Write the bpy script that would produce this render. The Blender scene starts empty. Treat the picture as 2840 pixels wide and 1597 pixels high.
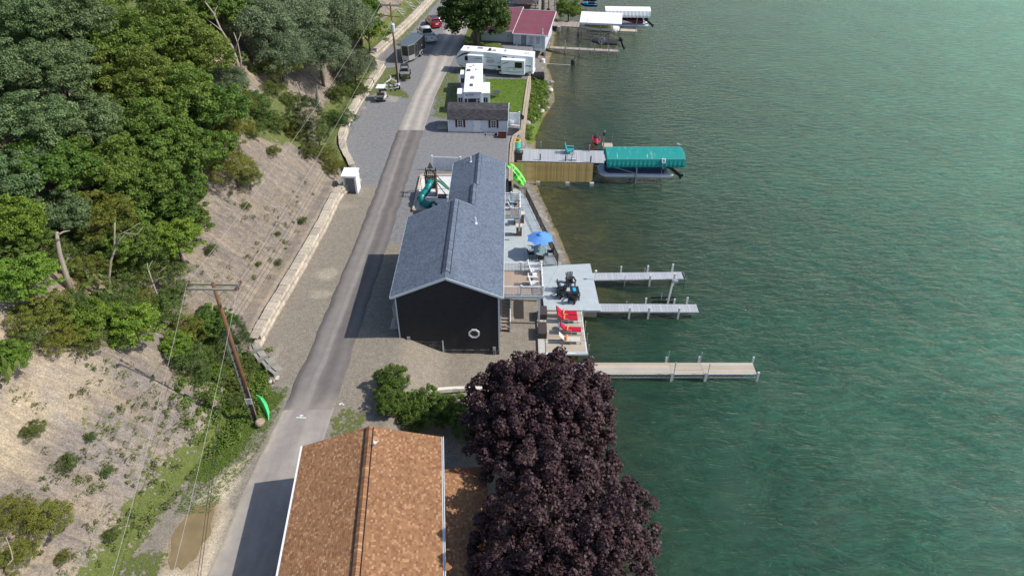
import bpy, math, random
import numpy as np
from mathutils import Vector, Matrix, Euler
R = math.radians
random.seed(7)
rng = np.random.default_rng(11)
scn = bpy.context.scene
COL = scn.collection

# ---------------------------------------------------------------- camera, sky, sun, exposure
CAM_H, PITCH, FPX = 42.0, R(36.8), 1950.0
cam = bpy.data.cameras.new('camera'); camo = bpy.data.objects.new('camera', cam); COL.objects.link(camo)
camo.location = (0, 0, CAM_H); camo.rotation_euler = (R(90) - PITCH, 0, 0)
cam.sensor_width = 36.0; cam.lens = 36.0 * FPX / 2840.0; cam.clip_start = 0.5; cam.clip_end = 6000
scn.camera = camo
SUN = Vector((0.967, -0.061, 1.0)).normalized()
w = bpy.data.worlds.new('World'); scn.world = w; w.use_nodes = True
nt = w.node_tree; bg = nt.nodes['Background']
sky = nt.nodes.new('ShaderNodeTexSky'); sky.sky_type = 'NISHITA'; sky.sun_disc = False
sky.sun_elevation = math.asin(SUN.z); sky.sun_rotation = math.atan2(SUN.x, SUN.y)
sky.air_density = 1.0; sky.dust_density = 1.0; sky.altitude = 200
nt.links.new(sky.outputs[0], bg.inputs[0]); bg.inputs[1].default_value = 0.15
sl = bpy.data.lights.new('sun', 'SUN'); sl.energy = 4.3; sl.angle = R(0.5); sl.color = (1.0, 0.95, 0.87)
so = bpy.data.objects.new('sun', sl); COL.objects.link(so); so.location = (60, 0, 80)
so.rotation_euler = SUN.to_track_quat('Z', 'Y').to_euler()
scn.view_settings.view_transform = 'Standard'; scn.view_settings.look = 'None'
scn.view_settings.exposure = 0.18; scn.view_settings.gamma = 1.0; scn.view_settings.use_curve_mapping = False
scn.render.engine = 'CYCLES'
scn.cycles.max_bounces = 6; scn.cycles.transparent_max_bounces = 12
scn.cycles.use_denoising = True

# ---------------------------------------------------------------- helpers
_s, _c = math.sin(PITCH), math.cos(PITCH)
def P(x, y, z=0.0):
    """point at height z met by the sight line of pixel (x, y) of the 2840-wide photograph"""
    u = x - 1420; v = y - 798.5; k = (CAM_H - z) / (FPX * _s + v * _c)
    return Vector((u * k, (FPX * _c - v * _s) * k, z))
def ZY(x, y, Y):
    u = x - 1420; v = y - 798.5; k = Y / (FPX * _c - v * _s)
    return Vector((u * k, Y, CAM_H - (FPX * _s + v * _c) * k))

def _hash(ix, iy, s):
    n = (ix.astype(np.int64) * 374761393 + iy.astype(np.int64) * 668265263 + s * 1442695041) & 0x7fffffff
    n = ((n ^ (n >> 13)) * 1274126177) & 0x7fffffff
    return ((n ^ (n >> 16)) & 0xffff) / 65535.0
def vn(x, y, s=0):
    x = np.asarray(x, float); y = np.asarray(y, float)
    ix = np.floor(x).astype(np.int64); iy = np.floor(y).astype(np.int64)
    fx = x - ix; fy = y - iy; fx = fx * fx * (3 - 2 * fx); fy = fy * fy * (3 - 2 * fy)
    a = _hash(ix, iy, s); b = _hash(ix + 1, iy, s); c = _hash(ix, iy + 1, s); d = _hash(ix + 1, iy + 1, s)
    return (a * (1 - fx) + b * fx) * (1 - fy) + (c * (1 - fx) + d * fx) * fy
def fbm(x, y, s=0, o=4):
    r = 0; a = .5; t = 0
    for i in range(o):
        r = r + a * vn(x * 2 ** i + 17 * i, y * 2 ** i - 9 * i, s + i); t += a; a *= .5
    return r / t

MATS = {}
def nodes_of(m): return m.node_tree.nodes, m.node_tree.links
def M(name, col, rough=.7, metal=0., var=.12, vs=6., bump=0., bs=40., objvar=0., spec=.3, stretch=None, col2=None, coat=0.):
    """principled with a fine mottling of its own colour and an optional relief"""
    if name in MATS: return MATS[name]
    m = bpy.data.materials.new(name); m.use_nodes = True; N, L = nodes_of(m)
    p = N['Principled BSDF']; p.inputs['Roughness'].default_value = rough; p.inputs['Metallic'].default_value = metal
    p.inputs['Specular IOR Level'].default_value = spec
    if coat: p.inputs['Coat Weight'].default_value = coat
    tc = N.new('ShaderNodeTexCoord'); mp = N.new('ShaderNodeMapping'); L.new(tc.outputs['Object'], mp.inputs[0])
    if stretch: mp.inputs['Scale'].default_value = stretch
    nz = N.new('ShaderNodeTexNoise'); nz.inputs['Scale'].default_value = vs; nz.inputs['Detail'].default_value = 5
    L.new(mp.outputs[0], nz.inputs['Vector'])
    r = N.new('ShaderNodeMapRange'); r.inputs[1].default_value = .3; r.inputs[2].default_value = .7
    if col2 is None:
        r.inputs[3].default_value = 1 - var; r.inputs[4].default_value = 1 + var
        mx = N.new('ShaderNodeVectorMath'); mx.operation = 'SCALE'; mx.inputs[0].default_value = col[:3]
        L.new(nz.outputs['Fac'], r.inputs[0]); L.new(r.outputs[0], mx.inputs['Scale']); out = mx.outputs[0]
    else:
        mx = N.new('ShaderNodeMix'); mx.data_type = 'RGBA'; mx.inputs[6].default_value = (*col[:3], 1); mx.inputs[7].default_value = (*col2[:3], 1)
        L.new(nz.outputs['Fac'], r.inputs[0]); L.new(r.outputs[0], mx.inputs[0]); out = mx.outputs[2]
    if objvar:
        oi = N.new('ShaderNodeObjectInfo'); r2 = N.new('ShaderNodeMapRange'); r2.inputs[3].default_value = 1 - objvar; r2.inputs[4].default_value = 1 + objvar
        L.new(oi.outputs['Random'], r2.inputs[0]); m2 = N.new('ShaderNodeVectorMath'); m2.operation = 'SCALE'
        L.new(out, m2.inputs[0]); L.new(r2.outputs[0], m2.inputs['Scale']); out = m2.outputs[0]
    L.new(out, p.inputs['Base Color'])
    if bump:
        n2 = N.new('ShaderNodeTexNoise'); n2.inputs['Scale'].default_value = bs; n2.inputs['Detail'].default_value = 4
        L.new(mp.outputs[0], n2.inputs['Vector']); b = N.new('ShaderNodeBump'); b.inputs['Strength'].default_value = bump
        b.inputs['Distance'].default_value = .05; L.new(n2.outputs['Fac'], b.inputs['Height']); L.new(b.outputs[0], p.inputs['Normal'])
    MATS[name] = m; return m
def glassy(name, col=(.02, .03, .035), rough=.08):
    return M(name, col, rough, 0, .1, 2, spec=.8)

class B:
    """collects simple shapes into one mesh"""
    def __init__(s): s.v = []; s.f = []; s.attr = []; s.T = None
    def add(s, vs, fs, a=None):
        n = len(s.v); 
        if s.T is not None: vs = [tuple(s.T @ Vector(q)) for q in vs]
        s.v += [tuple(q) for q in vs]; s.f += [tuple(i + n for i in f) for f in fs]
        if a is not None: s.attr += [a] * len(fs)
        return s
    def box(s, c, d, rz=0, a=None, rx=0, ry=0):
        hx, hy, hz = d[0] / 2, d[1] / 2, d[2] / 2
        vs = [Vector((x, y, z)) for x in (-hx, hx) for y in (-hy, hy) for z in (-hz, hz)]
        if rz or rx or ry:
            m = Euler((rx, ry, rz)).to_matrix(); vs = [m @ q for q in vs]
        vs = [q + Vector(c) for q in vs]
        return s.add(vs, [(0, 1, 3, 2), (4, 6, 7, 5), (0, 4, 5, 1), (2, 3, 7, 6), (0, 2, 6, 4), (1, 5, 7, 3)], a)
    def bx(s, x0, x1, y0, y1, z0, z1): return s.box(((x0 + x1) / 2, (y0 + y1) / 2, (z0 + z1) / 2), (abs(x1 - x0), abs(y1 - y0), abs(z1 - z0)))
    def hexa(s, v8, a=None):  # 4 bottom, 4 top
        return s.add(v8, [(3, 2, 1, 0), (4, 5, 6, 7), (0, 1, 5, 4), (1, 2, 6, 5), (2, 3, 7, 6), (3, 0, 4, 7)], a)
    def beam(s, p, q, w, h=None, up=(0, 0, 1)):
        p = Vector(p); q = Vector(q); h = h or w; d = (q - p).normalized(); u = Vector(up)
        if abs(d.dot(u)) > .98: u = Vector((0, 1, 0))
        sd = d.cross(u).normalized(); u = sd.cross(d)
        vs = []
        for e in (p, q):
            for a, b in ((-1, -1), (1, -1), (1, 1), (-1, 1)): vs.append(e + sd * a * w / 2 + u * b * h / 2)
        return s.add(vs, [(3, 2, 1, 0), (4, 5, 6, 7), (0, 1, 5, 4), (1, 2, 6, 5), (2, 3, 7, 6), (3, 0, 4, 7)])
    def cyl(s, p, q, r0, r1=None, n=10, caps=True):
        r1 = r0 if r1 is None else r1; p = Vector(p); q = Vector(q); d = (q - p).normalized()
        u = Vector((0, 0, 1)) if abs(d.z) < .9 else Vector((1, 0, 0)); a = d.cross(u).normalized(); b = d.cross(a)
        vs = []
        for e, r in ((p, r0), (q, r1)):
            for i in range(n): t = 2 * math.pi * i / n; vs.append(e + (a * math.cos(t) + b * math.sin(t)) * r)
        fs = [(i, (i + 1) % n, n + (i + 1) % n, n + i) for i in range(n)]
        if caps: fs += [tuple(range(n))[::-1], tuple(range(n, 2 * n))]
        return s.add(vs, fs)
    def tube(s, pts, r, n=6):
        pts = [Vector(q) for q in pts]; rs = r if isinstance(r, (list, tuple)) else [r] * len(pts); vs = []
        pa = None
        for i, q in enumerate(pts):
            d = (pts[min(i + 1, len(pts) - 1)] - pts[max(i - 1, 0)]).normalized()
            if pa is None: u = Vector((0, 0, 1)) if abs(d.z) < .9 else Vector((1, 0, 0)); a = d.cross(u).normalized()
            else: a = (pa - d * pa.dot(d)).normalized()
            pa = a; b = d.cross(a)
            for k in range(n): t = 2 * math.pi * k / n; vs.append(q + (a * math.cos(t) + b * math.sin(t)) * rs[i])
        fs = [(i * n + k, i * n + (k + 1) % n, (i + 1) * n + (k + 1) % n, (i + 1) * n + k) for i in range(len(pts) - 1) for k in range(n)]
        fs += [tuple(range(n))[::-1], tuple(range((len(pts) - 1) * n, len(pts) * n))]
        return s.add(vs, fs)
    def prism(s, poly, z0, z1):
        n = len(poly); vs = [(x, y, z0) for x, y in poly] + [(x, y, z1) for x, y in poly]
        return s.add(vs, [tuple(range(n))[::-1], tuple(range(n, 2 * n))] + [(i, (i + 1) % n, n + (i + 1) % n, n + i) for i in range(n)])
    def xprism(s, poly, y0, y1):  # poly in (x, z), extruded along y
        n = len(poly); vs = [(x, y0, z) for x, z in poly] + [(x, y1, z) for x, z in poly]
        return s.add(vs, [tuple(range(n)), tuple(range(n, 2 * n))[::-1]] + [(i, n + i, n + (i + 1) % n, (i + 1) % n) for i in range(n)])
    def yprism(s, poly, x0, x1):  # poly in (y, z), extruded along x
        n = len(poly); vs = [(x0, y, z) for y, z in poly] + [(x1, y, z) for y, z in poly]
        return s.add(vs, [tuple(range(n)), tuple(range(n, 2 * n))[::-1]] + [(i, n + i, n + (i + 1) % n, (i + 1) % n) for i in range(n)])
    def loft(s, secs, caps=True, closed=True):
        n = len(secs[0]); vs = [q for sc in secs for q in sc]; m = n if closed else n - 1
        fs = [(i * n + k, i * n + (k + 1) % n, (i + 1) * n + (k + 1) % n, (i + 1) * n + k) for i in range(len(secs) - 1) for k in range(m)]
        if caps: fs += [tuple(range(n))[::-1], tuple(range((len(secs) - 1) * n, len(secs) * n))]
        return s.add(vs, fs)
    def quad(s, a, b, c, d, at=None): return s.add([a, b, c, d], [(0, 1, 2, 3)], at)
    def lathe(s, c, prof, n=16):
        c = Vector(c); vs = []
        for r, z in prof:
            for k in range(n): t = 2 * math.pi * k / n; vs.append((c.x + r * math.cos(t), c.y + r * math.sin(t), c.z + z))
        fs = [(i * n + k, i * n + (k + 1) % n, (i + 1) * n + (k + 1) % n, (i + 1) * n + k) for i in range(len(prof) - 1) for k in range(n)]
        fs += [tuple(range(n))[::-1], tuple(range((len(prof) - 1) * n, len(prof) * n))]
        return s.add(vs, fs)
    def mesh(s, name, smooth=False):
        me = bpy.data.meshes.new(name); me.from_pydata(s.v, [], s.f)
        if s.attr and len(s.attr) == len(s.f):
            at = me.attributes.new('tone', 'FLOAT', 'FACE'); at.data.foreach_set('value', [float(a) for a in s.attr])
        if smooth: me.polygons.foreach_set('use_smooth', [True] * len(me.polygons))
        me.update(); return me

def tag(o, label=None, cat=None, group=None, kind=None):
    if label: o['label'] = label
    if cat: o['category'] = cat
    if group: o['group'] = group
    if kind: o['kind'] = kind
    return o
WORLD = {}
def thing(name, label, cat, loc=(0, 0, 0), rz=0, group=None, world=False):
    o = bpy.data.objects.new(name, None); COL.objects.link(o); o.empty_display_size = .2
    o.location = loc; o.rotation_euler = (0, 0, rz); tag(o, label, cat, group)
    if world: WORLD[o] = Vector(loc)
    return o
def obj(name, b, mat, parent=None, smooth=False, label=None, kind=None, loc=None):
    me = b if isinstance(b, bpy.types.Mesh) else b.mesh(name, smooth)
    if mat is not None and not len(me.materials): me.materials.append(mat)
    o = bpy.data.objects.new(name, me); COL.objects.link(o)
    if parent is not None:
        o.parent = parent
        if parent in WORLD:
            me.transform(Matrix.Translation(-WORLD[parent])) if loc is None else None
            if loc is not None: loc = Vector(loc) - WORLD[parent]
            WORLD[o] = WORLD[parent]
    if loc is not None: o.location = loc
    if label: o['label'] = label
    if kind: o['kind'] = kind
    return o
def inst(name, me, mat, parent, loc, rot=(0, 0, 0), scale=(1, 1, 1), smooth=False):
    """one more piece that shares the mesh me"""
    if not len(me.materials): me.materials.append(mat)
    o = bpy.data.objects.new(name, me); COL.objects.link(o); o.parent = parent
    l = Vector(loc)
    if parent in WORLD: l = l - WORLD[parent]
    o.location = l; o.rotation_euler = rot; o.scale = scale
    return o
def kids(o): return [c for c in bpy.data.objects if c.parent == o]
def copy_tree(o, loc=None, rz=None, label=None, scale=None, _p=None):
    c = o.copy(); COL.objects.link(c); c.parent = _p
    if loc is not None: c.location = loc
    if rz is not None: c.rotation_euler = (0, 0, rz)
    if scale is not None: c.scale = (scale,) * 3 if not hasattr(scale, '__len__') else scale
    if label: c['label'] = label
    for k in o.children: copy_tree(k, _p=c)
    return c
def npmesh(name, V, Fq, smooth=False, attrs=None):
    V = np.asarray(V, np.float32); Fq = np.asarray(Fq, np.int32); me = bpy.data.meshes.new(name); k = Fq.shape[1]
    me.vertices.add(len(V)); me.vertices.foreach_set('co', V.ravel())
    me.loops.add(Fq.size); me.loops.foreach_set('vertex_index', Fq.ravel())
    me.polygons.add(len(Fq)); me.polygons.foreach_set('loop_start', np.arange(0, Fq.size, k, dtype=np.int32))
    me.polygons.foreach_set('loop_total', np.full(len(Fq), k, np.int32))
    if smooth: me.polygons.foreach_set('use_smooth', np.ones(len(Fq), bool))
    for nm, (typ, dom, dat) in (attrs or {}).items():
        at = me.attributes.new(nm, typ, dom)
        at.data.foreach_set('color' if 'COLOR' in typ else 'value', np.asarray(dat, np.float32).ravel())
    me.update(calc_edges=True); me.validate(); return me
def gridmesh(name, X, Y, Z, attrs=None, smooth=True):
    ny, nx = X.shape; V = np.stack([X, Y, Z], -1).reshape(-1, 3)
    i = np.arange(ny - 1)[:, None] * nx + np.arange(nx - 1)[None, :]
    Fq = np.stack([i, i + 1, i + nx + 1, i + nx], -1).reshape(-1, 4)
    return npmesh(name, V, Fq, smooth, attrs)

# ---------------------------------------------------------------- lie of the land
TOE_Y = [-200, 18, 22, 28, 33, 36, 41, 44.5, 48, 55.6, 62.5, 69.5, 73.5, 76.4, 82, 90, 99, 108, 114.5, 125.8, 151, 175, 260, 2000]
TOE_X = [-26, -24.2, -23.6, -22.6, -21.0, -20.2, -20.6, -21.5, -21.6, -20.8, -20.2, -19.8, -19.5, -19.7, -21.9, -22.5, -21.8, -21.3, -23.2, -20.8, -16.8, -12, 0, 60]
EDGE_Y = [-200, 40, 50, 72, 73.2, 83.7, 85.5, 85.8, 107, 125, 160, 200, 2000]
EDGE_X = [2.6, 2.6, 2.6, 2.6, -.45, -.3, -.25, 1.15, 2.5, 3.8, 6.5, 12, 80]
SH_Y = [-200, 20, 30, 45, 51, 52, 58, 60.2, 67.5, 74.8, 78.7, 87.9, 91.7, 97.3, 101.6, 104.4, 109.2, 119.9, 126.8, 159, 200, 2000]
SH_X = [3.0, 3.0, 3.0, 3.1, 3.3, 6.2, 7.0, 6.0, 4.6, 3.3, 2.6, 3.0, 3.1, 4.3, 5.6, 6.4, 6.6, 6.0, 7.0, 10.5, 18, 90]
def smooth01(t): t = np.clip(t, 0, 1); return t * t * (3 - 2 * t)
def height(x, y):
    x = np.asarray(x, float); y = np.asarray(y, float)
    xt = np.interp(y, TOE_Y, TOE_X); xe = np.interp(y, EDGE_Y, EDGE_X); xs = np.interp(y, SH_Y, SH_X)
    z = np.full(x.shape, 2.7) + (fbm(x * .25, y * .25, 3) - .5) * .08
    # fall towards the lake round the houses
    xd = np.interp(y, [0, 57.5, 58.5, 200], [-9.7, -9.7, -6.0, -6.0]); south = smooth01((74.0 - y) / .8)
    low = 2.7 - 1.75 * smooth01((x - xd) / 4.6) - .22 * smooth01((x + 4) / 4)
    z = z * (1 - south) + np.minimum(z, low + (fbm(x * .5, y * .5, 5) - .5) * .05) * south
    # beach and lake bed
    beach = .75 * np.clip((xs - x) / np.maximum(xs - xe, .4), 0, 1) + (fbm(x, y, 9) - .5) * .12
    dd = x - xs
    deep = np.interp(y, [0, 45, 55, 66, 80, 100, 140], [.30, .26, .17, .11, .14, .15, .16])
    bed = -(np.clip(dd, 0, None) * deep) + (fbm(x * .6, y * .6, 13) - .5) * .15 * np.clip(dd, 0, 1); bed = np.maximum(bed, -9 + 0 * bed)
    lake = np.where(dd > 0, np.minimum(bed, .1 - dd * .5 * (dd < .3)), beach)
    t = smooth01((x - xe) / .35)
    z = z * (1 - t) + np.where(dd > 0, bed + .03, beach) * t
    # hill
    d = xt - x
    wall = smooth01((y - 43.6) / 1.0) * (1 - smooth01((y - 71.6) / .6)) + smooth01((y - 76.4) / .6) * (1 - smooth01((y - 160) / 4))
    lift = 1.05 * wall * smooth01((d - .05) / .35)
    sl = .84 + .14 * (fbm(y * .06, x * .03, 21) - .5) * 2
    ramp = np.clip(d - .7 - .9 * wall, 0, None)
    g = np.minimum(ramp, 16) * sl + np.clip(ramp - 16, 0, 45) * .58 + np.clip(ramp - 61, 0, 400) * .2
    g = g + .9 * (fbm(x * .11, y * .11, 31) - .5) * smooth01(ramp / 5) * 2
    # rills that run down the bare banks
    yy = y + .25 * x + 1.6 * fbm(x * .25, y * .12, 8)
    rill = (fbm(yy * 1.25, x * .16, 41, 4) - .5) * .95 + (fbm(yy * 3.2, x * .35, 44, 3) - .5) * .5 + (fbm(x * 1.3, y * 1.3, 47, 3) - .5) * .35
    ped = -1.4 * np.exp(-((y - 41 + .35 * (x + 22)) / 2.4) ** 2) * smooth01(ramp / 6)
    g = g + rill * smooth01(ramp / 1.5) * 1.05 + ped
    return z + np.where(d > 0, lift + np.clip(g, 0, None) * (ramp > 0), 0)
def h1(x, y): return float(height(np.array([x]), np.array([y]))[0])
def ground(sx, sy, lift=0.0):
    """where the sight line through a photo pixel comes within lift of the ground"""
    u = sx - 1420; v = sy - 798.5; d = Vector((u, FPX * _c - v * _s, -FPX * _s - v * _c)).normalized()
    ts = np.arange(8, 260, .12); X = d.x * ts; Y = d.y * ts; Z = CAM_H + d.z * ts
    hit = np.nonzero(Z - lift <= height(X, Y))[0]
    i = hit[0] if len(hit) else len(ts) - 1
    return Vector((X[i], Y[i], float(Z[i]) - lift))
# ---------------------------------------------------------------- ground sheet
def axis(parts):
    out = [np.arange(a, b, s) for a, b, s in parts]; return np.concatenate(out)
gx = axis([(-1500, -160, 90), (-160, -66, 3), (-66, -24, .3), (-24, 6, .22), (6, 16, .5), (16, 60, 4), (60, 1600, 120)])
gy = axis([(-300, 16, 20), (16, 60, .22), (60, 112, .3), (112, 170, .6), (170, 240, 4), (240, 2600, 140)])
GX, GY = np.meshgrid(gx, gy); GZ = height(GX, GY)
def poly_mask(X, Y, poly, soft=.3, wob=.35):
    """signed-distance style mask of a closed outline, edge wobbled by noise"""
    X = X + (fbm(X * .8, Y * .8, 61) - .5) * wob * 2; Y = Y + (fbm(X * .8, Y * .8, 67) - .5) * wob * 2
    inside = np.zeros(X.shape, bool); dmin = np.full(X.shape, 1e9); n = len(poly)
    for i in range(n):
        x0, y0 = poly[i][:2]; x1, y1 = poly[(i + 1) % n][:2]
        with np.errstate(divide='ignore', invalid='ignore'):
            c = ((y0 > Y) != (y1 > Y)) & (X < (x1 - x0) * (Y - y0) / ((y1 - y0) if y1 != y0 else 1e-9) + x0)
        inside ^= c; dx, dy = x1 - x0, y1 - y0; L2 = dx * dx + dy * dy + 1e-9
        t = np.clip(((X - x0) * dx + (Y - y0) * dy) / L2, 0, 1); dmin = np.minimum(dmin, np.hypot(X - x0 - t * dx, Y - y0 - t * dy))
    return smooth01(.5 + np.where(inside, dmin, -dmin) / (2 * soft))
def pp(L, z=2.7): return [tuple(P(a, b, z)[:2]) for a, b in L]
C = np.zeros(GX.shape + (4,)); C[..., 3] = 1
def paint(mask, col, vary=0.): 
    m = mask[..., None]; C[..., :3] = C[..., :3] * (1 - m) + np.array(col) * m
TAN = (.235, .205, .165); BLUEG = (.20, .198, .20); SOIL = (.27, .21, .145); SHALE = (.230, .192, .155); DIRT = (.33, .275, .21)
C[..., :3] = TAN
xt = np.interp(GY, TOE_Y, TOE_X); xe = np.interp(GY, EDGE_Y, EDGE_X); xs = np.interp(GY, SH_Y, SH_X)
D_ = xt - GX
# bluish crushed stone beyond the booth, brown pea stone nearer
paint(smooth01((GY - 71.5 + 1.5 * (fbm(GX * .5, GY * .5, 71) - .5)) / 1.2) * (D_ < .2) , BLUEG)
paint(poly_mask(GX, GY, [(-14, 60), (-14, 88), (.5, 88), (.5, 74), (-6, 74), (-7, 60)], .4), BLUEG)
# dusty pale patches
for (sx, sy, rx, ry, a) in [(905, 760, 1.6, 1.3, .6), (890, 815, 1.4, .8, .5), (760, 1000, .4, 2.5, .4), (960, 570, 1.2, 1.0, .35), (1090, 275, 1.0, 1.6, .5), (1010, 300, .5, .8, .5)]:
    q = P(sx, sy, 2.7); r = np.hypot((GX - q.x) / rx, (GY - q.y) / ry) + (fbm(GX * 1.5, GY * 1.5, 73) - .5) * .9
    paint(a * smooth01((1.1 - r) / .7) * (D_ < 0), (.40, .35, .27))
# road verges: pale dust beside the near road
# hill: soil, shale streaks, tan tops
hill = smooth01(D_ / .4); paint(hill, SHALE)
st = fbm((GY + .25 * GX) * .5, GX * .07, 81, 5); st2 = fbm((GY + .25 * GX) * 2.2, GX * .3, 83, 4)
st3 = fbm((GY + .3 * GX) * 5.5, GX * .5, 86, 3)
paint(hill * smooth01((st - .46) * 4) * .55, (.34, .265, .18)); paint(hill * smooth01((st2 - .5) * 6) * .55, (.165, .145, .135)); paint(hill * smooth01((st3 - .52) * 7) * .5, (.31, .255, .19))
paint(hill * smooth01((fbm(GX * .35, GY * .35, 85) - .42) * 5) * smooth01((D_ - 7) / 5), (.31, .235, .155))
near = smooth01((38 - GY) / 4) * hill
paint(near * smooth01((D_ - 6 + 3 * (st - .5)) / 3) * .85, (.43, .345, .235)); paint(near * smooth01((5 - D_) / 4) * .6, (.30, .255, .21))
paint(near * smooth01((fbm(GX * .5, GY * .5, 88) - .5) * 6) * .4, (.23, .205, .20))
# bare earth left of the near road
paint(poly_mask(GX, GY, pp([(560, 1370), (640, 1300), (690, 1255), (668, 1330), (640, 1400), (600, 1520), (560, 1640), (420, 1640), (500, 1480)]), .5, .7) * (1 - hill * .5), (.50, .42, .31))
paint(poly_mask(GX, GY, [(-21.7, 23.8), (-19.3, 23.6), (-19.0, 28.8), (-20.4, 29.2), (-21.6, 27)], .5, .6) * .85, (.30, .235, .15))
# beach and lake bed
bm = smooth01((GX - xe) / .3); paint(bm, (.17, .155, .135))
paint(bm * smooth01((fbm(GX * 3, GY * 3, 91) - .55) * 6), (.27, .25, .22))
bedm = smooth01((GX - xs + .4) / .6); paint(bedm, (.165, .135, .075)); paint(bedm * smooth01((fbm(GX * .5, GY * .5, 93) - .5) * 5), (.24, .19, .08))
paint(smooth01((GX - xs - 6) / 8), (.10, .105, .045))
paint(smooth01((.5 - np.abs(GX - xs + .1 + .5 * (fbm(GX, GY * .8, 95) - .5))) / .3) * smooth01((GY - 74) / 4) * .3, (.22, .17, .06))
# grass amount
V_ = np.zeros(GX.shape)
def veg(mask, a=1.): 
    global V_; V_ = np.maximum(V_, mask * a)
LAWN = [(-3.9, 89.2), (1.2, 89.2), (2.3, 106.5), (-4.0, 106.5), (-4.2, 98)]
veg(poly_mask(GX, GY, LAWN, .3, .2), 1.0)
veg(poly_mask(GX, GY, pp([(1195, 210), (1270, 190), (1290, 300), (1240, 330), (1185, 325), (1205, 270)]), .8, .9), .58)
veg(poly_mask(GX, GY, pp([(1275, 60), (1290, 150), (1270, 200), (1340, 200), (1420, 150), (1300, 40)]), .5, .5), .8)
veg(poly_mask(GX, GY, pp([(790, 1095), (700, 1085), (640, 1100), (560, 1240), (530, 1330), (590, 1330), (660, 1255), (715, 1185)]), .4, .5), 1.0)
veg(poly_mask(GX, GY, pp([(700, 1010), (640, 980), (560, 1010), (600, 1090), (700, 1110), (790, 1090), (745, 1060)]), .5, .6), .8)
veg(smooth01((2.6 - np.abs(D_ - 1.2)) / 2.4) * smooth01((36 - GY) / 4), .66)
veg(smooth01((2.4 - np.abs(D_ + .2)) / 1.0) * smooth01((26.5 - GY) / 2), .6)
veg(poly_mask(GX, GY, pp([(905, 1185), (940, 1120), (1010, 1150), (1000, 1210), (900, 1250)]), .5, .6), .55)
veg(poly_mask(GX, GY, pp([(1052, 235), (1075, 205), (1110, 245), (1140, 262), (1130, 275), (1080, 265)]), .6, .7), .66)
veg(poly_mask(GX, GY, [(-20.8, 99), (-17.5, 104), (-18, 112), (-21, 112), (-22, 106)], .6, .7), .6)
veg(smooth01((1.5 - np.abs(D_ + 1)) / .8) * smooth01((GY - 119) / 4), .55)
veg(smooth01((2.2 - np.abs(D_ - 1.6)) / 1.2) * smooth01((GY - 74) / 3), .62)
veg(hill * smooth01((D_ - 16) / 8) * smooth01((GY - 34) / 5), .75)
veg(near * smooth01((fbm(GX * .3, GY * .3, 97) - .47) * 4), .44)
veg(hill * smooth01((fbm(GX * .22, GY * .22, 99) - .5) * 4), .44)
veg(poly_mask(GX, GY, [(1.6, 88), (2.9, 88), (4.6, 96), (5.4, 104), (5.0, 112), (2.9, 112), (2.7, 104)], .5, .6), .6)
veg(poly_mask(GX, GY, [tuple(ground(a * 1.1025, b_ * 1.1025)[:2]) for a, b_ in ((520, 200), (620, 230), (715, 200), (735, 260), (780, 330), (790, 390), (700, 370), (620, 330), (560, 320))], .8, 1.2), .62)
LIME = smooth01((GY - 88.5) / 1) * smooth01((107 - GY)) * smooth01((GX + 4.4) * 2)
me = gridmesh('ground', GX, GY, GZ, {'Col': ('FLOAT_COLOR', 'POINT', C), 'veg': ('FLOAT', 'POINT', V_), 'lawn': ('FLOAT', 'POINT', LIME), 'slope': ('FLOAT', 'POINT', hill * smooth01((D_ - 1.5) / 1.5))})
gm = bpy.data.materials.new('ground'); gm.use_nodes = True; N, L = nodes_of(gm); p = N['Principled BSDF']
p.inputs['Roughness'].default_value = .9; p.inputs['Specular IOR Level'].default_value = .15
def nd(N, t, **k):
    n = N.new('ShaderNode' + t)
    for a, v in k.items():
        if a.startswith('i'): n.inputs[int(a[1:])].default_value = v
        else: setattr(n, a, v)
    return n
def noise(N, L, vec, sc, det=4, rough=.5):
    n = nd(N, 'TexNoise'); n.inputs['Scale'].default_value = sc; n.inputs['Detail'].default_value = det; n.inputs['Roughness'].default_value = rough
    L.new(vec, n.inputs['Vector']); return n.outputs['Fac']
def mrange(N, L, x, a, b, c, d):
    n = nd(N, 'MapRange', i1=a, i2=b, i3=c, i4=d); L.new(x, n.inputs[0]); return n.outputs[0]
def mix(N, L, f, a, b):
    n = nd(N, 'Mix', data_type='RGBA')
    for k, q in ((0, f), (6, a), (7, b)):
        if hasattr(q, 'is_linked') or hasattr(q, 'links'): L.new(q, n.inputs[k])
        elif k: n.inputs[k].default_value = (*q, 1)
        else: n.inputs[k].default_value = q
    return n.outputs[2]
def math_(N, L, op, a, b=None, clamp=False):
    n = nd(N, 'Math', operation=op, use_clamp=clamp)
    for k, q in ((0, a), (1, b)):
        if q is None: continue
        if hasattr(q, 'links'): L.new(q, n.inputs[k])
        else: n.inputs[k].default_value = q
    return n.outputs[0]
def scale_(N, L, v, f):
    n = nd(N, 'VectorMath', operation='SCALE'); L.new(v, n.inputs[0]); L.new(f, n.inputs['Scale']); return n.outputs[0]
pos = nd(N, 'NewGeometry').outputs['Position']
ac = nd(N, 'Attribute', attribute_name='Col').outputs['Color']; av = nd(N, 'Attribute', attribute_name='veg').outputs['Fac']; al = nd(N, 'Attribute', attribute_name='lawn').outputs['Fac']
sp = mrange(N, L, noise(N, L, pos, 11, 3, .85), .35, .65, .66, 1.38)
sp2 = mrange(N, L, noise(N, L, pos, 2.2, 5, .6), .3, .7, .86, 1.14)
ahl = nd(N, 'Attribute', attribute_name='slope').outputs['Fac']
hm = nd(N, 'Mapping'); hm.inputs['Scale'].default_value = (.55, 2.6, .4); hm.inputs['Rotation'].default_value = (0, 0, R(14)); L.new(pos, hm.inputs[0])
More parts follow.
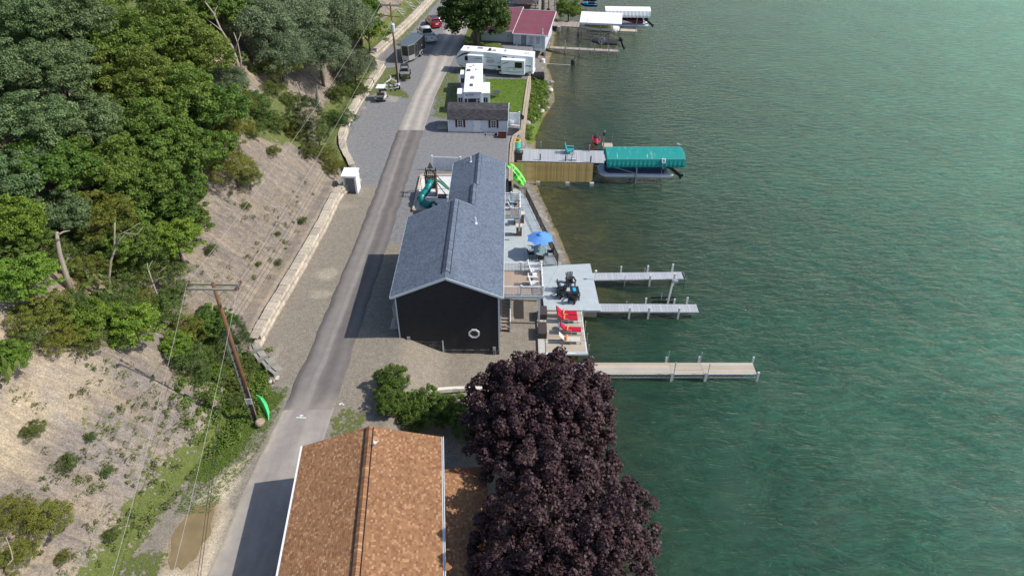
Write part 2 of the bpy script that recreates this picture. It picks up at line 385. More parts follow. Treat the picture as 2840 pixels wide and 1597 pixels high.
r1 = noise(N, L, hm.outputs[0], 1.3, 6, .72); rocky = noise(N, L, pos, 4.5, 5, .75)
streak = math_(N, L, 'ADD', math_(N, L, 'MULTIPLY', r1, .6), math_(N, L, 'MULTIPLY', rocky, .4))
c1 = scale_(N, L, scale_(N, L, ac, sp), sp2)
c1 = scale_(N, L, c1, math_(N, L, 'ADD', 1.0, math_(N, L, 'MULTIPLY', ahl, mrange(N, L, streak, .38, .62, -.26, .2))))
gn = noise(N, L, pos, 3.2, 6, .65); gf = noise(N, L, pos, 14, 3, .7)
wild = mix(N, L, mrange(N, L, gn, .35, .65, 0, 1), (.075, .11, .022), (.15, .17, .05))
lawn = mix(N, L, mrange(N, L, gn, .35, .65, 0, 1), (.085, .15, .02), (.135, .20, .03))
gc = scale_(N, L, mix(N, L, al, wild, lawn), mrange(N, L, gf, .3, .7, .65, 1.35))
th = math_(N, L, 'ADD', av, math_(N, L, 'MULTIPLY', math_(N, L, 'SUBTRACT', gn, .5), 1.3))
f = mrange(N, L, th, .47, .56, 0, 1)
L.new(mix(N, L, f, c1, gc), p.inputs['Base Color'])
b = nd(N, 'Bump'); b.inputs['Strength'].default_value = .55; b.inputs['Distance'].default_value = .08
L.new(math_(N, L, 'ADD', math_(N, L, 'ADD', noise(N, L, pos, 9, 5, .7), math_(N, L, 'MULTIPLY', ahl, math_(N, L, 'MULTIPLY', streak, 5.0))), math_(N, L, 'MULTIPLY', math_(N, L, 'MULTIPLY', gf, f), 2.0)), b.inputs['Height']); L.new(b.outputs[0], p.inputs['Normal'])
me.materials.append(gm); g = bpy.data.objects.new('ground', me); COL.objects.link(g); tag(g, kind='structure')

# ---------------------------------------------------------------- lake
wx = axis([(-8, 20, .7), (20, 130, 2.5), (130, 400, 30), (400, 4200, 300)]); wy = axis([(-400, 15, 40), (15, 130, .9), (130, 260, 4), (260, 600, 30), (600, 4000, 300)])
WX, WY = np.meshgrid(wx, wy); depth = np.clip(-height(WX, WY), 0, 9)
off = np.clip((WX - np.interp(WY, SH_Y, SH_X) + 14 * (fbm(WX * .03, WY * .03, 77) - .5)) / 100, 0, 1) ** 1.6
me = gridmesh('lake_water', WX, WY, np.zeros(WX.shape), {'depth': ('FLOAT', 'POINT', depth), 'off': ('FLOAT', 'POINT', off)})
wm = bpy.data.materials.new('lake_water'); wm.use_nodes = True; N, L = nodes_of(wm); N.remove(N['Principled BSDF'])
pos = nd(N, 'NewGeometry').outputs['Position']; dp = nd(N, 'Attribute', attribute_name='depth').outputs['Fac']
mp = nd(N, 'Mapping'); mp.inputs['Rotation'].default_value = (0, 0, R(-32)); mp.inputs['Scale'].default_value = (.55, 1.5, 1); L.new(pos, mp.inputs[0])
warp = nd(N, 'TexNoise'); warp.inputs['Scale'].default_value = .25; warp.inputs['Detail'].default_value = 3; L.new(pos, warp.inputs['Vector'])
wv = nd(N, 'VectorMath', operation='MULTIPLY_ADD'); L.new(warp.outputs['Color'], wv.inputs[0]); wv.inputs[1].default_value = (2.2, 2.2, 0); L.new(mp.outputs[0], wv.inputs[2])
n1 = noise(N, L, wv.outputs[0], 1.05, 3, .5); n2 = noise(N, L, wv.outputs[0], 3.6, 4, .65); n3 = noise(N, L, pos, .12, 3, .5)
hgt = math_(N, L, 'ADD', math_(N, L, 'MULTIPLY', n1, .85), math_(N, L, 'MULTIPLY', n2, .55))
bp = nd(N, 'Bump'); bp.inputs['Strength'].default_value = 1.0; bp.inputs['Distance'].default_value = .21; L.new(hgt, bp.inputs['Height'])
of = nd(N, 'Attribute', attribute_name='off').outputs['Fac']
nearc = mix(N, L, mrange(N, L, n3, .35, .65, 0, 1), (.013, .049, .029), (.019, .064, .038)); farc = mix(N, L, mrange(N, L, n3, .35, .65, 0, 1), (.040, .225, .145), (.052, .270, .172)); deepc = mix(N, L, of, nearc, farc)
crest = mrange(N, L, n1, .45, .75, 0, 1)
deepc = scale_(N, L, deepc, mrange(N, L, math_(N, L, 'ADD', math_(N, L, 'MULTIPLY', n1, .45), math_(N, L, 'MULTIPLY', n2, .55)), .42, .66, .78, 1.45))  # light on the waves painted into the body colour: paler crests, darker troughs
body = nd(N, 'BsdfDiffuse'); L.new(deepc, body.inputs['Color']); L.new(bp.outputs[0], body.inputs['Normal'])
tr = nd(N, 'BsdfTransparent'); tr.inputs['Color'].default_value = (.72, .78, .62, 1)
fd = math_(N, L, 'SUBTRACT', 1.0, math_(N, L, 'POWER', 2.718, math_(N, L, 'MULTIPLY', dp, -.52)))
m1 = nd(N, 'MixShader'); L.new(fd, m1.inputs[0]); L.new(tr.outputs[0], m1.inputs[1]); L.new(body.outputs[0], m1.inputs[2])
gl = nd(N, 'BsdfGlossy'); gl.inputs['Roughness'].default_value = .04; L.new(bp.outputs[0], gl.inputs['Normal'])
fr = nd(N, 'Fresnel'); fr.inputs['IOR'].default_value = 1.333; L.new(bp.outputs[0], fr.inputs['Normal'])
m2 = nd(N, 'MixShader'); L.new(fr.outputs[0], m2.inputs[0]); L.new(m1.outputs[0], m2.inputs[1]); L.new(gl.outputs[0], m2.inputs[2])
L.new(m2.outputs[0], N['Material Output'].inputs['Surface'])
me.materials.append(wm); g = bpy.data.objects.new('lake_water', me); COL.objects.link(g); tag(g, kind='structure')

# ---------------------------------------------------------------- road
def road_mat(name, base, seed, fine=1.):
    m = bpy.data.materials.new(name); m.use_nodes = True; N, L = nodes_of(m); p = N['Principled BSDF']
    p.inputs['Roughness'].default_value = .85; p.inputs['Specular IOR Level'].default_value = .25
    pos = nd(N, 'NewGeometry').outputs['Position']; ac = nd(N, 'Attribute', attribute_name='Col').outputs['Color']
    c = scale_(N, L, scale_(N, L, ac, mrange(N, L, noise(N, L, pos, 28, 2, .8), .3, .7, .85, 1.15)), mrange(N, L, noise(N, L, pos, 1.3, 5, .6), .3, .7, .9, 1.1))
    L.new(c, p.inputs['Base Color']); b = nd(N, 'Bump'); b.inputs['Strength'].default_value = .25; b.inputs['Distance'].default_value = .02
    L.new(noise(N, L, pos, 60, 3), b.inputs['Height']); L.new(b.outputs[0], p.inputs['Normal']); return m
RL = [(26.0, -18.2), (29.5, -18.1), (37.1, -17.35), (48.1, -16.62), (59.5, -16.05), (71, -15.62), (87.5, -15.2), (98, -14.7), (107.2, -14.1), (119.3, -13.6), (135, -12.2), (152, -9.8), (175, -5), (240, 14)]
RR = [(26.0, -14.1), (29.5, -13.95), (36.9, -13.52), (48.7, -13.1), (61, -12.6), (72.5, -12.3), (87.3, -11.76), (98.3, -11.35), (111.6, -10.1), (118.7, -9.45), (126.4, -8.46), (140, -7.6), (155, -5.8), (178, -1), (240, 18)]
RL = [(10, -18.9), (23.5, -18.45)] + RL; RR = [(10, -15.1), (23.5, -14.4)] + RR
def road(name, y0, y1, cols, seed, dz=.035, edge=.12):
    ys = np.arange(y0, y1 + .01, .35); us = np.linspace(0, 1, 41)
    a = np.interp(ys, [q[0] for q in RL], [q[1] for q in RL]) + (fbm(ys * .8, ys * 0 + seed, seed) - .5) * edge
    b = np.interp(ys, [q[0] for q in RR], [q[1] for q in RR]) + (fbm(ys * .8, ys * 0 + seed + 5, seed + 1) - .5) * edge
    U, Yg = np.meshgrid(us, ys); X = a[:, None] * (1 - U) + b[:, None] * U
    # the far end of the new surface and its start run straight across
    Z = height(X, Yg) + dz + .03 * np.sin(U * math.pi); Z[:, 0] -= .03; Z[:, -1] -= .03
    c = np.zeros(X.shape + (4,)); c[..., 3] = 1
    w = U + (fbm(Yg * .12, U * 2, seed + 2) - .5) * .12
    c[..., :3] = cols(w, Yg, X)
    me = gridmesh(name, X, Yg, Z, {'Col': ('FLOAT_COLOR', 'POINT', c)}); me.materials.append(road_mat(name, None, seed))
    o = bpy.data.objects.new(name, me); COL.objects.link(o); tag(o, kind='structure')
def lerp3(a, b, t): return np.array(a) * (1 - t[..., None]) + np.array(b) * t[..., None]
def newc(w, y, x):
    g = lambda c, s: np.exp(-((w - c) / s) ** 2)
    t = np.clip(.95 * g(.42, .05) + .75 * g(.25, .17) + .45 * g(.82, .13) + .25 * g(.5, .12), 0, 1) * (.8 + .4 * fbm(y * .35, w * 5, 5))
    t = np.clip(t - .55 * g(.04, .05), 0, 1)
    dirt = smooth01((39.5 - y + 2 * (fbm(x, y, 15) - .5)) / 3) * .6
    c = lerp3((.118, .105, .10), (.25, .228, .21), np.clip(t, 0, 1)); return c * (1 - dirt[..., None]) + np.array((.31, .275, .235)) * dirt[..., None]
def oldn(w, y, x):
    c = lerp3((.25, .225, .21), (.345, .31, .275), np.clip(fbm(w * 6, y * .15, 6) * 1.6 - .3, 0, 1))
    d = smooth01((.14 - w + .18 * (fbm(x * 2, y * 2, 16) - .5)) / .1) * .8; return c * (1 - d[..., None]) + np.array((.42, .36, .28)) * d[..., None]
def oldf(w, y, x):
    g = lambda c, s: np.exp(-((w - c) / s) ** 2)
    t = np.clip(.9 * g(.28, .12) + .8 * g(.72, .12) + .3 * fbm(w * 5, y * .3, 9), 0, 1); return lerp3((.27, .245, .225), (.43, .39, .345), t)
road('road_old_near', 10, 37.35, oldn, 3, .03); road('road_new', 37.1, 87.55, newc, 4, .038, .3); road('road_old_far', 87.15, 238, oldf, 5, .03)

# puddle of muddy water
def blob(cx, cy, rx, ry, n=40, seed=1, amp=.2):
    return [(cx + rx * math.cos(t) * k, cy + ry * math.sin(t) * k) for i in range(n) for t in [2 * math.pi * i / n] for k in [1 + amp * (float(vn(3 * math.cos(t) + 5, 3 * math.sin(t) + seed)) - .5) * 2]]
pz = max(h1(-20.2 + i * .3, 26.2 + j * .4) for i in range(-2, 3) for j in range(-4, 5)) + .02
b = B(); b.add([(x, y, pz) for x, y in blob(-20.35, 26.4, 1.0, 2.3, 48, 3, .22)], [tuple(range(48))])
mm = M('muddy_water', (.20, .145, .07), .12, 0, .22, 1.1, spec=.5, col2=(.26, .195, .10)); tag(obj('muddy_puddle', b, mm), kind='structure')
# ---------------------------------------------------------------- foliage
def leaf_mat(name, dark, light, hue=.0, trans=.32, val=.12):
    if name in MATS: return MATS[name]
    m = bpy.data.materials.new(name); m.use_nodes = True; N, L = nodes_of(m); p = N['Principled BSDF']
    p.inputs['Roughness'].default_value = .55; p.inputs['Specular IOR Level'].default_value = .28
    t = nd(N, 'Attribute', attribute_name='tone').outputs['Fac']; oi = nd(N, 'ObjectInfo').outputs['Random']
    c = mix(N, L, t, dark, light); hs = nd(N, 'HueSaturation'); L.new(c, hs.inputs['Color'])
    L.new(mrange(N, L, oi, 0, 1, .5 - hue, .5 + hue), hs.inputs['Hue']); L.new(mrange(N, L, math_(N, L, 'FRACT', math_(N, L, 'MULTIPLY', oi, 7.3)), 0, 1, 1 - val, 1 + val), hs.inputs['Value'])
    L.new(hs.outputs[0], p.inputs['Base Color'])
    tl = nd(N, 'BsdfTranslucent'); L.new(hs.outputs[0], tl.inputs['Color']); ms = nd(N, 'MixShader', i0=trans)
    L.new(p.outputs[0], ms.inputs[1]); L.new(tl.outputs[0], ms.inputs[2]); L.new(ms.outputs[0], N['Material Output'].inputs['Surface'])
    MATS[name] = m; return m
def foliage(name, seed, centers, rad, nl, size, flat=.6, up=.35, slim=.55, droop=0.):
    """leaf faces gathered in clumps round the given centres"""
    g = np.random.default_rng(seed); n = len(centers); c = np.repeat(centers, nl, 0); r = np.repeat(rad, nl)
    d = g.normal(size=(n * nl, 3)); d /= np.linalg.norm(d, axis=1)[:, None]; d[:, 2] = np.where(g.random(n * nl) < .75, np.abs(d[:, 2]), d[:, 2])
    q = c + d * (r * g.uniform(.35, 1, n * nl) ** .6)[:, None] * np.array([1, 1, flat])
    q[:, 2] -= droop * (r * (d[:, 0] ** 2 + d[:, 1] ** 2))
    nrm = d * .7 + g.normal(size=d.shape) * .55 + np.array([0, 0, up]); nrm /= np.linalg.norm(nrm, axis=1)[:, None]
    ax = np.cross(nrm, g.normal(size=d.shape)); ax /= np.linalg.norm(ax, axis=1)[:, None]; bx = np.cross(nrm, ax)
    s = (size * g.uniform(.6, 1.25, n * nl))[:, None]
    v0 = q - ax * s * .5; v2 = q + ax * s * .5 - nrm * s * .12; v1 = q + bx * s * slim * .5 + nrm * s * .08; v3 = q - bx * s * slim * .5 + nrm * s * .08
    V = np.stack([v0, v1, v2, v3], 1).reshape(-1, 3); Fq = np.arange(len(V)).reshape(-1, 4)
    tone = np.clip(np.repeat(g.random(n), nl) * .45 + g.random(n * nl) * .55, 0, 1)
    return npmesh(name, V, Fq, False, {'tone': ('FLOAT', 'FACE', tone)})
def crown(name, seed, Rr=4., nb=8, nc=150, nl=140, size=.25, clump=.75, squash=.8, flat=.6, slim=.55, up=.35, droop=0., spread=.55, br=.55, inner=4):
    g = np.random.default_rng(seed + 500); blobs = []
    for i in range(nb):
        a = 2 * math.pi * (i / nb + g.uniform(-.06, .06)); rr = Rr * spread * g.uniform(.75, 1.15) if i else 0
        blobs.append((rr * math.cos(a), rr * math.sin(a), Rr * g.uniform(-.3, .3) * squash + (Rr * .35 * squash if i == 0 else 0), Rr * br * g.uniform(.8, 1.2) * (1.3 if i == 0 else 1)))
    cs = []; rs = []
    while len(cs) < nc:
        x, y, z, r = blobs[g.integers(nb)]; d = g.normal(size=3); d /= np.linalg.norm(d)
        if d[2] < -.45: continue
        k = g.uniform(.8, 1.13); q = np.array([x + d[0] * r * k, y + d[1] * r * k, z + d[2] * r * k * squash])
        if any((q[0] - a) ** 2 + (q[1] - b_) ** 2 + ((q[2] - c) / squash) ** 2 < (.62 * e) ** 2 for a, b_, c, e in blobs): continue
        cs.append(q); rs.append(clump * g.uniform(.7, 1.3))
    for x, y, z, r in blobs:   # leaves inside, so that gaps are not see-through all the way
        for _ in range(inner): cs.append(np.array([x, y, z]) * g.uniform(.5, 1)); rs.append(r * .8)
    return foliage(name, seed, np.array(cs), np.array(rs), nl, size, flat, up, slim, droop)
BARK = M('bark', (.13, .105, .08), .9, 0, .3, 5, .5, 12, stretch=(3, 3, .6)); DEAD = M('dead_wood', (.32, .27, .215), .85, 0, .25, 4, .5, 14, stretch=(3, 3, .5))
def trunk_mesh(hc, Rr, seed, r0=.22):
    g = random.Random(seed); b = B(); b.tube([(0, 0, -1.2), (.05, 0, hc * .35), (g.uniform(-.2, .2), g.uniform(-.2, .2), hc * .7), (g.uniform(-.3, .3), g.uniform(-.3, .3), hc + Rr * .2)], [r0 * 1.25, r0, r0 * .75, r0 * .3], 7)
    for i in range(6):
        a = i * 1.05 + g.uniform(-.3, .3); z = hc * g.uniform(.5, .75); e = Rr * g.uniform(.5, .75)
        b.tube([(0, 0, z), (e * .45 * math.cos(a), e * .45 * math.sin(a), z + Rr * .3), (e * math.cos(a), e * math.sin(a), z + Rr * .5)], [r0 * .5, r0 * .3, r0 * .1], 5)
    return b.mesh('trunk', True)
KIND = {
 'oak':    (crown('oak_crown', 1), trunk_mesh(5, 4, 1), leaf_mat('oak_leaves', (.065, .118, .040), (.235, .315, .135), .012), 5.0, 4.3),
 'chestnut': (crown('chestnut_crown', 2, slim=.38, size=.31, clump=.7, nl=140), trunk_mesh(5, 4, 2), leaf_mat('chestnut_leaves', (.066, .122, .020), (.255, .335, .062), .015), 5.0, 4.3),
 'locust': (crown('locust_crown', 3, size=.2, nl=180, clump=.95, flat=.8, nb=7, slim=.7), trunk_mesh(5, 4, 3), leaf_mat('locust_leaves', (.090, .130, .062), (.260, .310, .170), .010), 5.0, 4.3),
 'maple':  (crown('maple_crown', 4, size=.24, slim=.8, clump=.62, nc=150), trunk_mesh(5, 4, 4), leaf_mat('maple_leaves', (.052, .106, .016), (.195, .290, .050), .012), 5.0, 4.3),
 'bright': (crown('bright_crown', 5, size=.25, slim=.75, clump=.65, nc=120, spread=.5), trunk_mesh(4, 4, 5), leaf_mat('bright_leaves', (.085, .160, .018), (.260, .370, .050), .012), 4.6, 4.2),
 'yellow': (crown('yellow_crown', 6, size=.19, slim=.6, clump=.55, nc=190, nl=80, spread=.6, br=.5), trunk_mesh(4, 4, 6, .14), leaf_mat('yellow_leaves', (.100, .125, .018), (.280, .300, .055), .02), 4.3, 4.3),
 'cedar':  (crown('cedar_crown', 7, size=.2, slim=.3, clump=.5, nc=230, nl=75, spread=.45, squash=1.25, up=.6, br=.5), trunk_mesh(4, 4, 7, .16), leaf_mat('cedar_leaves', (.032, .062, .020), (.105, .160, .045), .01), 4.2, 4.2),
 'shrub':  (crown('shrub_crown', 8, size=.26, slim=.6, clump=.7, nc=90, nl=75, spread=.6, squash=.75), trunk_mesh(2, 4, 8, .12), leaf_mat('shrub_leaves', (.060, .105, .022), (.190, .240, .060), .03), 2.4, 4.3),
}
used_kind = {}; trees = []
def tree(kind, x, y, rD, label, name='broadleaf_tree', cat='tree', group='trees on the wooded hillside', hz=None, sq=1., at=None):
    """x, y: crown centre and rD: crown radius in pixels of the photograph at 2576 wide"""
    cm, tm, mt, hc, rr = KIND[kind]; sx, sy = x * 1.1025, y * 1.1025
    sc = 1.; 
    for _ in range(3):
        base = ground(sx, sy, (hz or hc) * sc) if at is None else P(sx, sy, at[2] + (hz or hc) * sc)
        if at is not None: base.z = at[2]
        d = base.y * _c + (CAM_H - base.z - hc * sc) * _s; sc = rD * 1.1025 * d / FPX / rr
    if at is not None:
        q = P(sx, sy, at[2] + (hz or hc) * sc); base = Vector((q.x, q.y, at[2]))
    base.z = h1(base.x, base.y)
    t = thing(name, label, cat, base, random.uniform(0, 6.28), group); t.scale = (sc, sc, sc * sq)
    for nm, me, m in (('trunk', tm, BARK), ('crown', cm, mt)):
        if not len(me.materials): me.materials.append(m)
        o = bpy.data.objects.new(nm, me); COL.objects.link(o); o.parent = t
        if nm == 'crown': o.location = (0, 0, (hz or hc)); 
    trees.append(t); return t
HB = [
 ('oak', 60, 40, 75, 'blue-green oak filling the top left corner of the hillside'),
 ('oak', 175, 60, 80, 'large oak just right of the corner oak at the top left edge of the wood'),
 ('oak', 40, 190, 80, 'oak with pale leaf tips against the left edge, below the corner oak'),
 ('oak', 150, 190, 78, 'dense blue-green oak standing between the left edge oak and the yellow-green chestnut'),
 ('oak', 70, 320, 80, 'blue-green oak over the dark gap at the left edge'),
 ('oak', 200, 310, 75, 'lowest big blue-green oak, beside the forked grey trunk'),
 ('oak', 40, 450, 70, 'shaded oak at the left edge, halfway down the wood'),
 ('chestnut', 285, 95, 80, 'yellow-green chestnut at the top edge, left of the tallest chestnut'),
 ('chestnut', 390, 60, 85, 'tallest yellow-green chestnut at the top edge of the wood'),
 ('chestnut', 480, 130, 75, 'chestnut whose crown touches the bare leaning snag'),
 ('chestnut', 330, 190, 80, 'broad yellow-green chestnut in the middle of the upper wood'),
 ('chestnut', 440, 235, 78, 'chestnut with pointed sprays, right of the broad middle chestnut'),
 ('chestnut', 330, 300, 75, 'chestnut that hides the foot of the forked grey trunk'),
 ('maple', 520, 290, 72, 'dark green maple at the right edge of the wood above the yellow bush'),
 ('maple', 420, 370, 75, 'dense green maple in the heart of the wood'),
 ('maple', 130, 420, 75, 'dark maple below the lowest blue-green oak'),
 ('chestnut', 250, 420, 75, 'shaded chestnut between two dark maples'),
 ('maple', 500, 400, 62, 'green maple right above the upper end of the tan bank'),
 ('bright', 30, 560, 60, 'light green tree low on the left edge above the yellow tree row'),
 ('oak', 145, 545, 60, 'oak behind the broken white trunk'),
 ('maple', 350, 490, 70, 'dark green maple overhanging the tan shale bank'),
 ('maple', 450, 510, 58, 'maple with its branch tips out over the bare bank'),
 ('yellow', 250, 540, 62, 'olive tree with browning leaves left of the thin dead tree'),
 ('bright', 440, 600, 52, 'bright yellow-green tree on the brink of the bare bank'),
 ('maple', 480, 560, 40, 'small dark maple at the tip of the wood beside the shale'),
 ('maple', 330, 610, 52, 'green tree behind the thin dead tree'),
 ('bright', 60, 700, 62, 'bright green tree with upright crown low on the left edge'),
 ('locust', 640, 60, 75, 'grey-green locust behind the tall dead tree'),
 ('locust', 745, 40, 75, 'grey-green locust at the top edge, second from the dead tree'),
 ('locust', 850, 50, 68, 'feathery grey-green locust at the top edge, beside the dark maple'),
 ('locust', 700, 130, 62, 'grey-green locust over the dead snags'),
 ('locust', 800, 130, 68, 'pale feathery locust leaning over the bare gully'),
 ('locust', 890, 165, 42, 'small locust above the stone wall bend'),
 ('maple', 900, 35, 52, 'dark maple left of the top of the far power pole'),
 ('bright', 925, 80, 38, 'yellow-green maple beside the far power pole'),
 ('maple', 560, 20, 58, 'shaded maple at the top edge behind the leaning snag'),
 ('yellow', 700, 165, 40, 'yellow-leaved slender tree over the grey snags'),
 ('locust', 560, 210, 50, 'small locust at the foot of the big dead tree'),
]
for k, x, y, r, lb in HB: tree(k, x, y, r * (1.12 if k == 'locust' else 1.3), lb)
for k, x, y, r, lb, nm in [
 ('cedar', 765, 300, 44, 'dark green cedar low on the bank over the bare gully', 'cedar_tree'),
 ('cedar', 800, 340, 30, 'small dark cedar just below the larger cedar on the bank', 'cedar_tree'),
 ('yellow', 590, 335, 40, 'yellowing open tree above the tan shale bank', 'broadleaf_tree'),
 ('yellow', 590, 420, 46, 'yellow-green bushy tree rooted on the crest of the shale bank', 'broadleaf_tree'),
 ('yellow', 625, 450, 26, 'small yellow-green tree hanging lowest over the shale crest', 'broadleaf_tree'),
 ('cedar', 590, 850, 38, 'dark cedar beside the near power pole against the wall end', 'cedar_tree'),
 ('maple', 545, 810, 36, 'small bright-edged maple left of the near power pole', 'broadleaf_tree')]:
    tree(k, x, y, r * 1.3, lb, nm, group='young trees on the bank')
SB = [
 ('shrub', 570, 290, 42, 'green bush below the dead snags'), ('shrub', 640, 265, 34, 'bush between the cedar and the snags'),
 ('shrub', 700, 310, 30, 'bush on the slope left of the dark cedar'), ('shrub', 620, 520, 13, 'tiny round bush alone on the tan shale'),
 ('shrub', 530, 628, 17, 'lone bush on the bare bank above the near power pole'), ('shrub', 860, 300, 30, 'weedy bush behind the middle of the far stone wall'),
 ('shrub', 850, 235, 26, 'low bush on the bank above the far stone wall'), ('yellow', 840, 420, 24, 'yellowish bush behind the white hut'),
 ('shrub', 900, 230, 24, 'bush against the far wall near the golf cart'), ('yellow', 815, 390, 24, 'browning bush below the dark cedar'),
 ('shrub', 200, 620, 40, 'green bush left of the broken white trunk'), ('yellow', 210, 690, 44, 'olive bush under the broken white trunk'),
 ('shrub', 330, 700, 44, 'bush at the foot of the thin dead tree'), ('shrub', 420, 680, 40, 'green bush at the head of the brown gully'),
 ('yellow', 100, 790, 56, 'wide yellowing bush low on the left edge'), ('bright', 230, 800, 52, 'fresh green bush over the pale bare bank'),
 ('bright', 330, 820, 56, 'bright green bush on the brink of the pale bare bank'), ('yellow', 150, 850, 40, 'yellow-brown bush on the brink at the left'),
 ('bright', 20, 905, 42, 'light green bush cut by the left edge over the pale bank'), ('shrub', 220, 860, 38, 'dark bush hanging over the pale bank'),
 ('shrub', 400, 790, 46, 'green bush between the bright bush and the gully'), ('yellow', 470, 830, 38, 'reddish-tinted bush left of the near pole'),
 ('shrub', 480, 900, 38, 'bush in the gully left of the near pole'), ('shrub', 560, 900, 36, 'bush directly behind the near power pole'),
 ('bright', 545, 940, 22, 'yellow-green bush in front of the gully shade'), ('shrub', 600, 960, 28, 'weedy bush between the pole and the block wall end'),
 ('shrub', 620, 920, 26, 'bush pressed against the tumbled wall end'), ('shrub', 520, 1000, 16, 'small round bush at the pole shadow'),
 ('shrub', 590, 1010, 22, 'low bush at the foot of the near pole'), ('yellow', 30, 1300, 44, 'yellow-green bush at the lower left edge'),
 ('yellow', 120, 1310, 48, 'wide yellow-green bush on the lower bank'), ('yellow', 50, 1395, 36, 'yellowish bush in the bottom left corner'),
 ('yellow', 160, 1400, 20, 'small browning bush near the bottom edge'), ('shrub', 285, 1345, 20, 'small green bush lone on the lower bank'),
 ('shrub', 170, 1170, 22, 'dark weed bush in the middle of the near bank'), ('shrub', 270, 1185, 16, 'dark tuft right of the middle weed bush'),
 ('shrub', 85, 1080, 24, 'thin bush high on the near bank'), ('shrub', 230, 1100, 15, 'bright tuft beside the thin bush'),
 ('shrub', 700, 590, 8, 'tiny bush low on the middle bank above the wall'),
 ('shrub', 650, 665, 9, 'two-leaved tuft above the near pole wires'), ('shrub', 760, 555, 12, 'weeds behind the middle of the near wall'),
 ('shrub', 700, 660, 10, 'small weed patch by the near wall top'),
 ('shrub', 560, 245, 30, 'bush in the shade under the big dead tree'), ('yellow', 600, 262, 30, 'yellowish bush right of the fallen trunk'), ('shrub', 545, 330, 34, 'bush at the right edge of the wood above the yellow bushes'),
 ('shrub', 665, 300, 26, 'bush in the middle of the brushy shoulder'), ('yellow', 735, 330, 24, 'yellow-tipped bush left below the large cedar'), ('shrub', 690, 225, 26, 'bush at the foot of the yellow-leaved slender tree'),
 ('shrub', 735, 255, 24, 'bush between the pale snag and the large cedar'), ('shrub', 640, 330, 24, 'bush above the tan shale crest'), ('shrub', 775, 380, 22, 'low bush below the dark cedars'), ('yellow', 690, 380, 18, 'dry yellow bush on the tan crest'),
 ('maple', 60, 620, 46, 'dark bush behind the low bright tree on the left edge'), ('shrub', 290, 760, 44, 'green bush under the thin dead tree'), ('yellow', 350, 760, 34, 'olive bush right of the thin dead tree'),
 ('shrub', 440, 740, 34, 'bush on the gully rim above the near pole'), ('shrub', 160, 770, 44, 'green bush under the broken trunk, nearer the camera'), ('shrub', 60, 860, 40, 'bush on the brink near the left edge'), ('shrub', 500, 945, 26, 'low green bush in the gully mouth'),
 ('bright', 440, 870, 34, 'fresh green bush on the right end of the pale bank brink'), ('shrub', 380, 640, 40, 'bush right of the thin dead tree crown'), ('yellow', 290, 650, 36, 'brownish bush left of the thin dead tree'), ('shrub', 130, 640, 38, 'dark green bush left of the broken trunk top'),
]
for k, x, y, r, lb in SB: tree(k, x, y, r * (1.3 if r > 20 else 1.1), lb, 'bush', 'bush', 'bushes on the bank', hz=min(KIND[k][3], 2.6))
# roadside maple and its neighbours at the top
KIND['hedge'] = (crown('hedge_crown', 33, nb=11, nc=240, nl=70, size=.26, clump=.5, slim=.6, spread=.62, br=.42, squash=.9), KIND['shrub'][1], leaf_mat('hedge_leaves', (.05, .10, .018), (.20, .29, .05), 0), 3.0, 4.3)
KIND['roadside'] = (crown('roadside_crown', 31, nb=12, nc=330, nl=80, size=.26, clump=.62, squash=.95, slim=.8, spread=.55, br=.5), trunk_mesh(5, 4, 31, .3), leaf_mat('dark_maple_leaves', (.030, .062, .012), (.105, .165, .035), 0), 3.5, 4.2)
tree('roadside', 1198, 42, 88, 'big dark green maple shading the road beside the red-roofed house', 'maple_tree', group='trees by the road', at=(0, 0, 2.7))
tree('chestnut', 1432, 6, 34, 'tree hanging over the shore at the top edge', 'broadleaf_tree', group='trees by the road', at=(0, 0, 1.0))
# hedge bushes between the gravel lot and the brown roof
for x, y, r, k, lb in [(990, 985, 50, 'hedge', 'light green bush at the left end of the hedge above the brown roof'), (1065, 1015, 56, 'hedge', 'middle hedge bush above the brown roof'), (985, 1035, 46, 'hedge', 'low hedge bush touching the brown roof edge'),
                   (1125, 1035, 58, 'hedge', 'hedge bush partly under the purple maple'), (1050, 1055, 48, 'hedge', 'shaded hedge bush against the brown roof'), (1180, 1080, 44, 'shrub', 'dark bush between the brown roof gutter and the purple maple'), (1250, 1310, 40, 'shrub', 'dark green bush between the lower brown roof and the lower purple maple')]:
    tree(k, x, y, r, lb, 'hedge_bush', 'bush', 'hedge bushes by the brown roof', hz=2.4, at=(0, 0, .9 if x > 1090 else 1.6))
# purple maples
PURPLE = leaf_mat('purple_leaves', (.028, .013, .017), (.098, .054, .056), 0, .10, .05)
def purple(x, y, rD, z, label, seed, sq=1.05):
    sx, sy = x * 1.1025, y * 1.1025; q = P(sx, sy, z); d = q.y * _c + (CAM_H - z) * _s; rr = rD * 1.1025 * d / FPX
    base = Vector((q.x, q.y, h1(q.x, q.y))); t = thing('purple_maple', label, 'tree', base, 0, 'purple-leaved maples'); hc = z - base.z
    me = crown('purple_crown%d' % seed, seed, Rr=rr, nb=14, nc=int(330 * (rr / 4.2) ** 2), nl=130, size=.2, clump=.46, squash=sq, slim=.85, spread=.55, br=.5, droop=.5, flat=.75, inner=12)
    obj('crown', me, PURPLE, t).location = (0, 0, hc); obj('trunk', trunk_mesh(hc, rr, seed, .3), BARK, t)
purple(1350, 1040, 180, 6.2, 'largest purple-leaved maple, between the dark house and the lake', 21, .95)
purple(1422, 1350, 208, 6.8, 'purple-leaved maple nearest the bottom edge, above the lake', 22, .95)
purple(1300, 1490, 95, 6.0, 'small purple crown in front of the brown lower roof at the bottom edge', 23, .9)

purple(1455, 1185, 92, 5.6, 'small purple crown filling the lake side between the two large purple maples', 24, .9)
